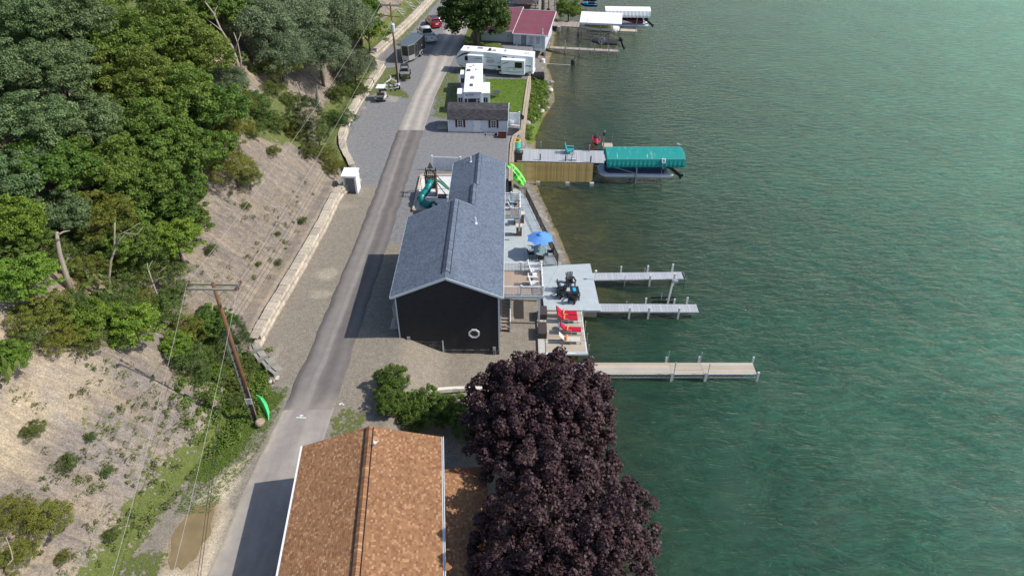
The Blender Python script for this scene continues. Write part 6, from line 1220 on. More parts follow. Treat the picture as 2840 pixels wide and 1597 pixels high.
# timber wall beside the lawn, seawall and curb
tw = [(-.45, 73.3), (-.4, 78), (-.25, 83.7), (-.2, 85.5), (1.0, 85.9), (1.35, 92), (1.75, 98), (2.2, 104.5), (2.45, 107.2)]
t = thing('timber_wall', 'low timber capped retaining wall between the lawn and the shore', 'wall', (0, 85, 2.6), world=True)
for a, b_ in zip(resample([(*q, 0) for q in tw], 2.4), resample([(*q, 0) for q in tw], 2.4)[1:]):
    d = b_ - a; b = B(); b.beam(a + Vector((.28, 0, 2.78)), b_ + Vector((.28, 0, 2.78)), .5, .1); obj('cap_plank', b, M('wall_timber', (.42, .34, .245), .85, 0, .18, 2, .4, 10, .1, stretch=(5, 1, 5)), t)
    for k in range(4): b = B(); b.beam(a + Vector((.42 + .02 * k, 0, 2.62 - k * .55)), b_ + Vector((.42 + .02 * k, 0, 2.62 - k * .55)), .16, .5); obj('timber', b, WOODG, t)
t = thing('curb', 'pale concrete curb blocks between the gravel and the hedge', 'curb', P(1160, 1092, 1.8), world=True)
cps = [P(1165, 1090, 1.75), P(1210, 1083, 1.6), P(1255, 1079, 1.35), P(1300, 1078, 1.2), P(1345, 1080, 1.1)]
for a, b_ in zip(cps, cps[1:]): b = B(); b.beam(a, b_.lerp(a, .02), .3, .35); obj('curb_block', b, M('pale_curb', (.60, .56, .50), .85, 0, .1, 3), t)
t = thing('wood_post', 'short brown wooden post at the near edge of the gravel lot', 'post', P(1052, 1075, 2.3)); b = B(); b.box((0, 0, .35), (.14, .14, 1.1)); obj('post', b, M('brown_post', (.13, .075, .045), .85, 0, .2, 4), t); b = B(); b.box((0, 0, .92), (.18, .18, .05)); obj('cap', b, M('brown_post', (0, 0, 0)), t)
# painted marks
PAINT = M('white_paint', (.72, .72, .70), .7, 0, .1, 20)
q0 = P(835, 1157, 2.7); b = B(); Zr = lambda x, y: h1(x, y) + .075
def line(b, a, c, w_): 
    a = Vector((*a, Zr(*a))); c = Vector((*c, Zr(*c))); d = (c - a).normalized(); n = Vector((-d.y, d.x, 0)) * w_ / 2; b.add([a - n, c - n, c + n, a + n], [(0, 1, 2, 3)])
f_ = lambda x, y: tuple(P(x, y, 2.76)[:2]); line(b, f_(822, 1157), f_(849, 1158), .09)
line(b, f_(834, 1156), f_(836.5, 1149.5), .07); line(b, f_(830, 1153), f_(836.5, 1149.5), .07); line(b, f_(841, 1153), f_(836.5, 1149.5), .07); tag(obj('painted_arrow', b, PAINT), kind='structure')
b = B(); line(b, f_(941, 1118), f_(944, 1122), .1); line(b, f_(944, 1117), f_(952, 1119), .1); line(b, f_(950, 1122), f_(955, 1121), .08); [setattr(b, 'v', [(x, y, z - .03) for x, y, z in b.v])]; tag(obj('paint_smudge', b, PAINT), kind='structure')

# ---------------------------------------------------------------- power poles and wires
PW = M('pole_wood', (.17, .085, .045), .85, 0, .3, 3, .5, 16, stretch=(6, 6, .6)); ARM = M('crossarm_wood', (.30, .27, .22), .85, 0, .25, 3, .4, 14, stretch=(.8, 6, 6))
def pole(label, foot, top_px, arm_h, arm_w, arm_rz):
    H_ = ZY(top_px[0], top_px[1], foot.y).z - foot.z; t = thing('utility_pole', label, 'power pole', foot, 0); b = B(); b.cyl((0, 0, -.6), (0, 0, H_), .165, .12, 12); obj('pole', b, PW, t, True); return t, H_
f1 = P(711, 1166, h1(-19.1, 36.0)); t1, H1 = pole('near brown utility pole with a double crossarm and a 10 sign', f1, (603, 785), 0, 0, 0)
ar = R(-2)
for dy, dz in ((-.2, -.35), (.2, -.25)): b = B(); c_, s_ = math.cos(ar), math.sin(ar); b.beam((-1.75 * c_ + 0, dy - 1.75 * s_, H1 + dz), (1.65 * c_, dy + 1.65 * s_, H1 + dz), .1, .13); obj('crossarm', b, ARM, t1)
for s_ in (-1, 1): b = B(); b.beam((0, -.15, H1 - 1.1), (s_ * .75, -.2, H1 - .4), .04); obj('brace', b, GALV, t1)
INS = M('insulator_glaze', (.10, .05, .04), .2, 0, .1, 5, spec=.6)
for x in (-1.7, 1.6):
    for dy in (-.3, .3): b = B(); b.cyl((x, dy * .5, H1 - .24), (x, dy * 1.5, H1 - .14), .09, .07, 8); b.cyl((x, dy * .9, H1 - .22), (x, dy * 1.1, H1 - .16), .13, n=8); obj('insulator', b, INS, t1)
b = B(); b.cyl((-.24, -.06, 0), (-.24, -.06, H1 * .62), .07, n=8); obj('conduit', b, M('conduit_grey', (.50, .51, .53), .4, .3, .08, 5), t1); b = B(); b.cyl((.17, -.12, 0), (.17, -.12, H1 * .28), .035, n=6); obj('conduit', b, ALU, t1); b = B(); b.box((.0, .22, H1 * .55), (.3, .2, .5)); obj('junction_box', b, M('box_dark', (.10, .11, .12), .5), t1)
for k in range(9): b = B(); b.cyl((-.2, -.04, .8 + k * .75), (-.2, -.04, .84 + k * .75), .12, n=8); obj('strap', b, BLACKM, t1)
sg = ZY(698, 1113, f1.y - .24) - f1; b = B(); b.box((.0, -.235, sg.z), (.5, .02, .55)); sgn_ = obj('sign', b, M('sign_white', (.78, .78, .76), .5), t1)
def text(body, size, mat, parent, loc, rot, name='lettering', ext=.004):
    cu = bpy.data.curves.new(name, 'FONT'); cu.body = body; cu.size = size; cu.extrude = ext; cu.align_x = 'CENTER'; cu.align_y = 'CENTER'; o = bpy.data.objects.new(name, cu); COL.objects.link(o)
    dg = bpy.context.evaluated_depsgraph_get(); me = bpy.data.meshes.new_from_object(o.evaluated_get(dg)); bpy.data.objects.remove(o); me.materials.clear(); me.materials.append(mat)
    o = bpy.data.objects.new(name, me); COL.objects.link(o); o.parent = parent; o.location = loc; o.rotation_euler = rot; return o
DR = M('dark_red_paint', (.16, .01, .02), .5); text('10', .36, DR, sgn_, (0, -.25, sg.z + .05), (R(90), 0, 0)); text('MPH', .12, DR, sgn_, (0, -.25, sg.z - .17), (R(90), 0, 0))
f2 = P(1105, 240, 2.7); t2, H2 = pole('far utility pole with a grey transformer beside the golf cart', f2, (1085, 9), 0, 0, 0)
for dy, dz, w_ in ((-.15, -.35, 1.45), (.15, -.3, 1.45)): b = B(); b.beam((-w_, dy + .15, H2 + dz), (w_, dy - .15, H2 + dz), .1, .12); obj('crossarm', b, ARM, t2)
b = B(); b.beam((-1.15, .1, H2 - 1.75), (1.3, -.1, H2 - 1.9), .08, .1); obj('crossarm', b, PW, t2)
for s_ in (-1, 1): b = B(); b.beam((0, -.1, H2 - .95), (s_ * .6, -.1, H2 - .38), .04); obj('brace', b, GALV, t2)
for x in (-1.4, 1.4): b = B(); b.cyl((x, 0, H2 - .3), (x, 0, H2 - .08), .08, n=8); obj('insulator', b, INS, t2)
b = B(); b.lathe((.1, -.35, H2 - 3.9), [(.24, 0), (.27, .05), (.27, 1.0), (.29, 1.05), (.2, 1.15)], 14); b.cyl((.0, -.35, H2 - 2.8), (.0, -.4, H2 - 2.5), .05); b.box((.05, -.12, H2 - 3.4), (.1, .2, .5)); obj('transformer', b, M('transformer_grey', (.60, .65, .67), .4, 0, .04, 3), t2, True); b = B(); b.cyl((.16, -.08, 0), (.16, -.08, H2 - 5), .05, n=8); obj('conduit', b, ALU, t2)
WW = M('pale_wire', (.40, .37, .36), .5, .2); WK = M('dark_cable', (.03, .028, .028), .6)
def wire(label, a, c, sag, r, mat, group):
    a = Vector(a); c = Vector(c); n = 24; pts = [a.lerp(c, i / n) - Vector((0, 0, sag * 4 * (i / n) * (1 - i / n))) for i in range(n + 1)]; b = B(); b.tube([q - a for q in pts], r, 5); o = obj('wire', b, mat); o.location = a; tag(o, label, 'wire', group); return o
A1 = f1 + Vector((-1.7, 0, H1 - .1)); A2 = f1 + Vector((1.6, 0, H1 - .1)); B1 = f2 + Vector((-1.4, 0, H2)); B2 = f2 + Vector((1.4, 0, H2))
wire('pale upper wire from the left end of the near crossarm to the far pole', A1, B1, .9, .012, WW, 'pale power wires'); wire('pale upper wire from the right end of the near crossarm to the far pole', A2, B2, .9, .012, WW, 'pale power wires')
def endw(px, zz): return P(px[0], px[1], zz)
wire('pale wire from the left crossarm end down across the bottom left corner', A1, endw((285, 1690), f1.z + H1 - 1.6), .3, .011, WW, 'pale power wires'); wire('pale wire from the right crossarm end to the bottom edge over the puddle', A2, endw((455, 1690), f1.z + H1 - 1.6), .3, .011, WW, 'pale power wires')
wire('pale wire from the far pole to beyond the top edge, left one', B1, (-13.5, 150, 15.4), .3, .012, WW, 'pale power wires'); wire('pale wire from the far pole to beyond the top edge, right one', B2, (-10.5, 150, 15.4), .3, .012, WW, 'pale power wires')
for i, (dz, dz2) in enumerate(((-3.3, -4.6), (-3.7, -5.0), (-4.2, -5.6))):
    wire(('highest', 'middle', 'lowest')[i] + ' dark cable strung from the near pole to the far pole', f1 + Vector((.2, 0, H1 + dz)), f2 + Vector((.1, 0, H2 + dz2)), .8 + .12 * i, .013, WK, 'dark cables')
for i, dz in enumerate((-3.4, -3.9)): wire(('upper', 'lower')[i] + ' dark cable from the near pole over the muddy puddle', f1 + Vector((.1, 0, H1 + dz)), endw((535 + i * 8, 1690), f1.z + H1 - 4.5 - .3 * i), .25, .014, WK, 'dark cables')

# green leaf-shaped float by the near pole
q = P(733, 1125, 3.0); t = thing('green_board', 'bright green pointed plastic float lying in the grass by the near pole', 'float', q, 0)
GP = M('green_plastic', (.06, .62, .16), .45, 0, .12, 6, col2=(.16, .78, .28)); pa = [P(711, 1095, 3.55), P(727, 1102, 3.4), P(739, 1118, 3.2), P(746, 1140, 3.0), P(745, 1164, 2.8)]; pb = [pa[0], P(719, 1112, 3.0), P(725, 1127, 2.9), P(736, 1145, 2.8), pa[4]]
b = B(); vs = []; n_ = 5
for a, c in zip(pa, pb): 
    m_ = (a + c) / 2 + Vector((.0, -.05, .16)) * (1 if a != c else 0); vs += [a, a.lerp(m_, .7) + Vector((0, 0, .03)), m_, c.lerp(m_, .6), c]
vs = [x - q for x in vs]; vs2 = [x - Vector((0, 0, .05)) for x in vs]; nn = len(vs)
b.add(vs + vs2, [(i * n_ + k, i * n_ + k + 1, (i + 1) * n_ + k + 1, (i + 1) * n_ + k) for i in range(4) for k in range(4)] + [(nn + i * n_ + k + 1, nn + i * n_ + k, nn + (i + 1) * n_ + k, nn + (i + 1) * n_ + k + 1) for i in range(4) for k in range(4)]); obj('shell', b, GP, t, True)
b = B(); b.tube([x + Vector((0, 0, .01)) for x in vs[0::5]], .035, 6); obj('rim', b, GP, t)

# ---------------------------------------------------------------- playset
t = thing('sandbox_frame', 'timber framed bed of white stones under the playset', 'sandbox', (-9.6, 70, 2.7), world=True); SBW = M('sandbox_timber', (.50, .42, .32), .85, 0, .12, 3, .3, 12)
for a, c in (((-10.75, 66.4), (-10.7, 74.5)), ((-10.7, 74.45), (-6.6, 74.45)), ((-10.75, 66.4), (-6.6, 66.4))): b = B(); b.beam((*a, 2.85), (*c, 2.85), .25, .28); obj('beam', b, SBW, t)
b = B(); b.bx(-10.6, -6.5, 66.5, 74.4, 2.6, 2.82); ws = obj('white_stones', b, M('white_gravel', (.42, .42, .43), .9, 0, .6, 9, .8, 14, col2=(.82, .82, .82)), t, kind='stuff')
q = Vector((-9.05, 70.0, 2.8)); t = thing('playset', 'wooden play tower with a teal tube slide and a green slide', 'playset', q); PWD = M('play_wood', (.125, .085, .06), .8, 0, .2, 4, .3, 12, .08)
for x in (-.55, .55):
    for y in (-.55, .55): b = B(); b.beam((x, y, 0), (x, y, 3.1), .1); obj('post', b, PWD, t)
b = B(); b.bx(-.6, .6, -.6, .6, 1.75, 1.85); obj('platform', b, PWD, t)
for s_ in (-1, 1): b = B(); b.bx(-.6, .6, s_ * .6 - .03, s_ * .6 + .03, 2.65, 2.75); b.bx(-.6, .6, s_ * .6 - .03, s_ * .6 + .03, 1.85, 1.95); b.bx(s_ * .6 - .03, s_ * .6 + .03, -.6, .6, 2.65, 2.75); obj('rail', b, PWD, t)
for i in range(6): b = B(); b.bx(-.5 + i * .19, -.42 + i * .19, -.63, -.6, 1.95, 2.68); obj('slat', b, PWD, t); b = B(); b.bx(-.5 + i * .19, -.42 + i * .19, .6, .63, 1.95, 2.68); obj('slat', b, PWD, t)
b = B(); b.bx(-.6, .6, -.62, -.58, 1.1, 1.8); b.bx(.58, .62, -.6, .6, .0, 1.7); obj('wall_board', b, PWD, t)
b = B(); b.add([(-.35, .3, 3.1), (.35, .3, 3.1), (0, .35, 3.9), (.4, .6, 3.0), (-.4, .6, 3.0)], [(0, 1, 2), (1, 3, 2), (3, 4, 2), (4, 0, 2), (0, 4, 3, 1)]); obj('roof', b, M('play_roof', (.16, .16, .16), .8), t)
TG = M('teal_slide', (.0, .20, .20), .35, 0, .12, 2, spec=.5); DG = M('green_slide', (.012, .10, .05), .4, 0, .1, 2, spec=.5)
pts = [(0, -.6, 2.0), (-.05, -1.0, 1.85), (-.3, -1.5, 1.45), (-.75, -1.9, 1.1), (-.95, -2.4, .85), (-.7, -2.85, .62), (-.2, -3.0, .45), (.2, -3.15, .38)]
b = B(); b.tube(pts, .40, 14); obj('tube_slide', b, TG, t, True)
for k in (1, 2, 3, 4, 5): a = Vector(pts[k]); d = (Vector(pts[k + 1]) - Vector(pts[k - 1])).normalized() * .03; b = B(); b.cyl(a - d, a + d, .43, n=14); obj('slide_collar', b, DG, t)
b = B(); n_ = 14; b.add([(.45 + r * math.cos(a) , -3.3 + y, .42 + r * math.sin(a)) for r, y in ((.46, -.12), (.46, .35), (.38, .35), (.38, -.12)) for a in [2 * math.pi * i / n_ for i in range(n_)]], [(j * n_ + i, j * n_ + (i + 1) % n_, ((j + 1) % 4) * n_ + (i + 1) % n_, ((j + 1) % 4) * n_ + i) for j in range(4) for i in range(n_)]); b.prism([(.1, -3.5), (.85, -3.5), (1.3, -4.1), (.5, -4.2)], .02, .1); obj('slide_mouth', b, DG, t, True)
LG = M('green_slide_light', (.06, .28, .16), .4)
for y, m_, z in ((-.1, LG, .0), (.12, DG, .06), (-.32, DG, .06)): b = B(); w_ = .2 if m_ is LG else .06; b.tube([(.6, y, 1.8 + z), (.95, y, 1.72 + z), (1.6, y - .05, 1.1 + z), (2.3, y - .1, .55 + z), (2.9, y - .1, .3 + z)], w_ * .6, 6); obj('wave_slide', b, m_, t)
b = B(); b.beam((-.2, .8, 2.9), (1.9, 1.4, 0), .09); b.beam((.6, .5, 1.2), (1.7, -.3, 0), .07); b.tube([(-.6, -.2, 2.2), (-1.1, -.3, 2.2), (-1.1, -.35, 0)], .035); obj('support_beam', b, PWD, t)
b = B(); b.bx(.75, 1.7, -.9, -.1, .02, .12); obj('step_mat', b, BLACKM, t); b = B(); b.cyl((-.8, -.2, 2.75), (-.5, -.2, 2.72), .05); obj('toy_scope', b, M('toy_yellow', (.45, .5, .03), .5), t)
def vinyl(label, a, c, z, h_, posts=(0, 1), n=9):
    t = thing('vinyl_fence', label, 'fence', (*a, z), world=True); a = Vector((*a, z)); c = Vector((*c, z))
    for k in posts: m_ = a.lerp(c, k); b = B(); b.box((m_.x, m_.y, z + h_ / 2 + .05), (.15, .15, h_ + .1)); b.box((m_.x, m_.y, z + h_ + .12), (.2, .2, .05)); obj('post', b, WHITE, t)
    b = B(); b.beam(a + Vector((0, 0, h_ - .06)), c + Vector((0, 0, h_ - .06)), .07, .14); b.beam(a + Vector((0, 0, .12)), c + Vector((0, 0, .12)), .07, .16); obj('rail', b, WHITE, t)
    for i in range(n): m_ = a.lerp(c, (i + .5) / n); d = (c - a) / n; b = B(); b.beam(a.lerp(c, (i + .04) / n) + Vector((0, 0, h_ / 2)), a.lerp(c, (i + .96) / n) + Vector((0, 0, h_ / 2)), .035, h_ - .3); obj('panel_board', b, M('vinyl_board', (.62, .66, .72), .45), t)
    return t
vinyl('white vinyl privacy fence panel behind the playset', (-9.5, 76.2), (-6.1, 75.9), 2.7, 1.75); vinyl('white vinyl fence panel at the lake end of the shed', (-.35, 88.9), (1.0, 88.85), 2.7, 1.9, (1,), 4)
# bits round the shed
t = thing('satellite_dish', 'dark satellite dish on the timber wall beside the shed', 'dish', P(1447, 345, 2.8)); b = B(); b.cyl((-.25, 0, 0), (-.3, 0, .75), .035); obj('mast', b, GALV, t); b = B(); n_ = 16; b.add([(r * math.cos(2 * math.pi * i / n_) - .1, r * .55 * math.sin(2 * math.pi * i / n_) + dy, 1.0 + dz + r * .7 * math.sin(2 * math.pi * i / n_)) for r, dy, dz in ((.42, 0, 0), (.25, .05, -.05), (.02, .08, -.08)) for i in range(n_)], [(j * n_ + i, j * n_ + (i + 1) % n_, (j + 1) * n_ + (i + 1) % n_, (j + 1) * n_ + i) for j in range(2) for i in range(n_)]); obj('reflector', b, BLACKM, t, True); b = B(); b.tube([(-.2, -.1, .8), (.05, -.4, .7), (.1, -.55, .9)], .015); obj('arm', b, GALV, t)
t = thing('planter', 'white planter tub with a twiggy plant beside the shed', 'planter', P(1422, 347, 2.7)); b = B(); b.lathe((0, 0, 0), [(.42, 0), (.55, .75), (.48, .78)], 8); obj('tub', b, WHITE, t); me = foliage('leaves', 402, np.array([[.0, .0, 1.1], [.25, .3, 1.4], [-.3, .3, 1.5], [.5, .5, 1.5], [.8, .3, 1.2]]), np.array([.4, .4, .45, .4, .35]), 40, .14, .8, .2, .4); me.materials.append(WEED); o = bpy.data.objects.new('plant', me); COL.objects.link(o); o.parent = t
t = thing('concrete_bench', 'small grey bench in front of the white planter', 'bench', P(1429, 356, 2.7)); b = B(); b.box((0, 0, .4), (1.1, .35, .08), -.3); obj('seat', b, CONC, t); b = B(); b.box((-.35, .1, .2), (.1, .3, .38)); b.box((.35, -.1, .2), (.1, .3, .38)); obj('legs', b, CONC, t)
b = B(); q = P(1418, 362, 2.72); b.prism([(q.x - .5, q.y - 1.6), (q.x + 1.0, q.y - 1.7), (q.x + 1.05, q.y + .5), (q.x - .4, q.y + .7)], 2.72, 2.76); tag(obj('rubber_mat', b, BLACKM), 'black rubber mat between the shed and the timber wall', 'mat')
q = P(1393, 381, 2.7); t = thing('fire_box', 'rusty red open fire box in front of the shed corner', 'fire pit', q, R(-3)); b = B(); RU = M('rust', (.16, .055, .04), .85, .1, .35, 5); [b.bx(x0, x1, y0, y1, .15, .6) for x0, x1, y0, y1 in ((-.55, .55, -.35, -.3), (-.55, .55, .3, .35), (-.55, -.5, -.35, .35), (.5, .55, -.35, .35))]; b.bx(-.5, .5, -.3, .3, .15, .3); obj('tray', b, RU, t); b = B(); b.bx(-.5, .5, -.35, .3, 0, .15); obj('base', b, BLACKM, t)
q = P(1361, 376, 2.7); t = thing('dolly', 'long low dark metal dolly in front of the shed', 'dolly', q, R(-3)); b = B(); b.beam((-.8, 0, .15), (.8, 0, .15), .06); b.beam((-.8, .35, .2), (.6, .35, .2), .05); [b.beam((x, 0, .15), (x, .35, .18), .05) for x in (-.6, 0, .6)]; obj('frame', b, GALV, t); b = B(); [b.cyl((x, -.06, .1), (x, .02, .1), .1) for x in (-.7, .75)]; b.box((.7, 0, .2), (.3, .2, .25)); obj('wheels', b, RUBBER, t)
t = thing('patio_table', 'round dark table with folded chairs on the lawn behind the shed', 'table', P(1377, 268, 2.72)); b = B(); b.lathe((0, 0, .68), [(.62, 0), (.62, .04), (.1, .04)], 18); obj('top', b, M('slate_dark', (.06, .065, .075), .5), t); b = B(); [b.tube([(.3 * math.cos(a), .3 * math.sin(a), .68), (.4 * math.cos(a), .4 * math.sin(a), 0)], .025) for a in (.5, 2, 3.6, 5.2)]; obj('legs', b, BLACKM, t)
sling_chair('dark folding chair at the small table behind the shed', P(1369, 272, 2.72), 1.2, M('pinkish_sling', (.45, .38, .36), .7), None, 'lawn_chair')
# black corrugated pipe, floats and bits on the far shore
q = P(1490, 222, .6); t = thing('culvert_pipe', 'short black corrugated drain pipe on the shore beside the camper', 'pipe', (q.x, q.y, 1.1), R(4)); b = B(); secs = []
for i in range(45): x = -.9 + i * .045; r_ = .78 + .06 * math.cos(i * math.pi / 2.5); secs.append([(x, r_ * math.cos(a), r_ * math.sin(a)) for a in [2 * math.pi * k / 20 for k in range(20)]])
b.loft(secs, True); obj('pipe', b, M('black_plastic', (.018, .018, .02), .45, spec=.5), t)
for (sx_, sy_, z_, m_, lb) in ((1506, 176, .4, WHITE, 'white drum float at the water edge below the white house'), (1507, 159, .5, M('black_plastic', (0, 0, 0)), 'black drum float on a pole under the white house corner'), (1589, 178, .3, M('black_plastic', (0, 0, 0)), 'black drum float standing in the water at the end of a thin pipe'), (1514, 138, .6, M('black_plastic', (0, 0, 0)), 'dark drum under the white house porch')):
    t = thing('drum_float', lb, 'float', P(sx_, sy_, 0), 0, 'drum floats by the white house'); b = B(); b.lathe((0, 0, -.2), [(.3, 0), (.36, .08), (.36, .9), (.3, .98)], 14); obj('drum', b, m_, t); b = B(); b.cyl((.3, 0, -.6), (.3, 0, 1.5), .04, n=6); obj('pole', b, RUSTY, t)
b = B(); a = P(1493, 176, .3); c_ = P(1582, 181, .15); b.cyl(a, c_, .05); tag(obj('thin_pipe', b, M('pale_pipe', (.5, .45, .4), .6)), 'thin pale pipe running out over the shallow water', 'pipe')
# ---------------------------------------------------------------- vehicles by the far road
def wheel(t, x, y, r=.36, w_=.24, z=None, mat=None):
    z = r if z is None else z; s = 1 if y > 0 else -1; b = B(); b.cyl((x, y - s * w_ / 2, z), (x, y + s * w_ / 2, z), r, n=16); o = obj('wheel', b, RUBBER, t); b = B(); b.cyl((x, y + s * (w_ / 2 - .01), z), (x, y + s * (w_ / 2 + .015), z), r * .6, r * .5, 10); obj('rim', b, mat or ALU, o)
def body_loft(b, secs): b.loft([[(x, y * w_, z) for y, z in pr] for x, w_, pr in secs])
def car(t, L_, W_, prof, paint, glass_top, belt=.95):
    """prof: (x, bottom, belt height, roof height or None) from the tail to the nose"""
    lower = [(x, W_ / 2 * k, [(-.92, zb), (-1, zb + .25), (-1, (zb + zt) / 2 + .1), (-.9, zt), (0, zt + .03), (.9, zt), (1, (zb + zt) / 2 + .1), (1, zb + .25), (.92, zb)]) for x, zb, zt, k in prof]
    b = B(); body_loft(b, lower); return obj('body', b, paint, t, True)
REDC = M('red_car_paint', (.33, .006, .012), .25, .1, .04, 2, spec=.6, coat=.6); WHC = M('white_car_paint', (.62, .62, .60), .3, 0, .04, 2, spec=.5, coat=.5); LAMP = M('tail_lamp', (.35, .01, .01), .3)
# red car
t = thing('parked_car', 'red hatchback car seen from behind, parked beyond the white pickup', 'car', P(1202, 70, 2.75), R(112)); t.scale = (1.05, 1.05, 1.05)
car(t, 4.6, 1.9, [(-2.2, .45, .85, .86), (-2.1, .3, 1.0, .97), (-1.4, .28, 1.05, 1), (0, .25, 1.02, 1), (1.0, .25, 1.0, 1), (2.0, .3, .85, .94), (2.35, .4, .65, .75)], REDC, None)
b = B(); body_loft(b, [(-2.05, .85, [(-.95, 1.0), (-.8, 1.08), (.8, 1.08), (.95, 1.0)]), (-1.7, .84, [(-.97, 1.0), (-.78, 1.52), (.78, 1.52), (.97, 1.0)]), (-.3, .85, [(-.97, 1.0), (-.78, 1.64), (.78, 1.64), (.97, 1.0)]), (.5, .85, [(-.97, 1.0), (-.78, 1.56), (.78, 1.56), (.97, 1.0)]), (1.35, .85, [(-.95, .97), (-.85, 1.02), (.85, 1.02), (.95, .97)])]); obj('glasshouse', b, GLASS, t)
b = B(); body_loft(b, [(-1.95, .64, [(-1, 1.5), (-.9, 1.55), (.9, 1.55), (1, 1.5)]), (-1.5, .66, [(-1, 1.53), (-.9, 1.6), (.9, 1.6), (1, 1.53)]), (-1.25, .66, [(-1, 1.55), (-.9, 1.62), (.9, 1.62), (1, 1.55)])]); obj('roof_spoiler', b, REDC, t); b = B(); body_loft(b, [(-1.25, .65, [(-1, 1.58), (-.9, 1.64), (.9, 1.64), (1, 1.58)]), (-.2, .66, [(-1, 1.62), (-.9, 1.68), (.9, 1.68), (1, 1.62)]), (.5, .65, [(-1, 1.54), (-.9, 1.6), (.9, 1.6), (1, 1.54)])]); obj('sunroof', b, glassy('sunroof_glass', (.015, .012, .012)), t)
for s in (-1, 1): b = B(); b.beam((-2.0, s * .78, 1.03), (-1.62, s * .68, 1.55), .12, .06); b.beam((1.35, s * .78, 1.0), (.5, s * .68, 1.6), .06, .05); b.beam((-1.6, s * .69, 1.58), (.5, s * .69, 1.6), .06, .04); obj('pillar', b, REDC, t); b = B(); b.box((-2.12, s * .72, .95), (.12, .35, .16)); obj('tail_lamp', b, LAMP, t)
b = B(); b.box((-2.27, 0, .75), (.03, .5, .16)); obj('number_plate', b, WHITE, t); b = B(); b.box((-2.2, 0, .42), (.25, 1.7, .28)); obj('bumper', b, REDC, t)
for x in (-1.35, 1.45):
    for y in (-.85, .85): wheel(t, x, y, .35)
# white pickup
t = thing('pickup_truck', 'white crew cab pickup parked between the black trailer and the red car', 'pickup', P(1184, 108, 2.75), R(113)); t.scale = (1.03, 1.03, 1.03)
car(t, 5.8, 2.0, [(2.9, .55, .95, .85), (2.6, .45, 1.12, .97), (1.2, .42, 1.18, 1), (0, .42, 1.2, 1), (-.3, .42, 1.2, 1), (-.45, .42, .85, 1), (-.5, .42, .8, 1), (-2.3, .45, .8, 1), (-2.35, .45, .8, 1)][::-1], WHC, None)
b = B(); body_loft(b, [(-.5, .93, [(-.97, 1.15), (-.85, 1.5), (.85, 1.5), (.97, 1.15)]), (-.3, .93, [(-.97, 1.15), (-.8, 1.82), (.8, 1.82), (.97, 1.15)]), (1.0, .93, [(-.97, 1.15), (-.8, 1.84), (.8, 1.84), (.97, 1.15)]), (1.85, .93, [(-.95, 1.12), (-.9, 1.18), (.9, 1.18), (.95, 1.12)])]); obj('cab_glass', b, GLASS, t)
b = B(); body_loft(b, [(-.42, .78, [(-1, 1.76), (-.95, 1.86), (.95, 1.86), (1, 1.76)]), (.3, .8, [(-1, 1.8), (-.95, 1.93), (.95, 1.93), (1, 1.8)]), (1.1, .79, [(-1, 1.8), (-.95, 1.88), (.95, 1.88), (1, 1.8)])]); obj('cab_roof', b, WHC, t, True)
for s in (-1, 1): b = B(); b.beam((-.5, s * .9, 1.15), (-.35, s * .76, 1.8), .14, .1); b.beam((.45, s * .9, 1.15), (.45, s * .78, 1.8), .08, .06); b.beam((1.85, s * .88, 1.15), (1.05, s * .76, 1.82), .08, .06); obj('pillar', b, WHC, t); b = B(); b.bx(-2.9, -.5, s * .98 - .06, s * .98 + .04, .5, 1.22); obj('bed_side', b, WHC, t); b = B(); b.box((1.6, s * 1.12, 1.3), (.12, .2, .2)); obj('mirror', b, BLACKM, t); b = B(); b.box((-2.93, s * .94, 1.0), (.06, .14, .35)); obj('tail_lamp', b, LAMP, t)
b = B(); b.bx(-2.95, -2.86, -.95, .95, .55, 1.2); obj('tailgate', b, WHC, t); b = B(); b.cyl((-2.97, 0, .95), (-2.94, 0, .95), .11, n=12); obj('badge', b, BLACKM, t); b = B(); b.bx(-3.1, -2.95, -.98, .98, .42, .62); obj('bumper', b, ALU, t); b = B(); b.box((-3.11, .05, .56), (.02, .45, .14)); obj('number_plate', b, WHITE, t); b = B(); b.bx(-2.85, -.52, -.9, .9, .78, .84); obj('bed_floor', b, M('bed_liner', (.42, .42, .41), .7), t)
for x in (-1.75, 1.75):
    for y in (-.92, .92): wheel(t, x, y, .42, .28)
# enclosed trailer with a wedge nose
o_ = P(1123, 165, 2.7); t = thing('enclosed_trailer', 'black enclosed cargo trailer with a wedge nose parked behind the far pole', 'trailer', (-17.25, 113.6, 2.72), R(77)); W2 = 1.15; CH = M('trailer_black', (.028, .027, .028), .35, .1, .15, 1.2, spec=.5)
outl = [(0, -.55), (0, .55), (1.3, W2), (6.6, W2), (6.6, -W2), (1.3, -W2)]
b = B(); b.prism(outl[::-1], .45, 2.75); obj('box', b, CH, t); b = B(); b.prism([(x, y * 1.01) for x, y in outl[::-1]], 2.76, 2.84); obj('roof', b, M('trailer_roof', (.12, .15, .17), .4, .3, .12, 2), t)
b = B(); 
for i in range(6): a, c = outl[i], outl[(i + 1) % 6]; b.beam((*a, 2.76), (*c, 2.76), .05, .12); b.beam((*a, .45), (*c, .45), .05, .1); b.beam((*a, .45), (*a, 2.76), .06, .06)
obj('edge_trim', b, ALU, t)
b = B(); 
for i in (0, 5, 1): a, c = outl[i], outl[(i + 1) % 6]; d = Vector((c[1] - a[1], a[0] - c[0], 0)).normalized() * -.02; m_ = (Vector((*a, 0)) + Vector((*c, 0))) / 2; b.add([Vector((*a, .5)) + d, Vector((*c, .5)) + d, Vector((*c, 1.15)) + d, Vector((*a, 1.15)) + d], [(0, 1, 2, 3)])
obj('stone_guard', b, ALU, t)
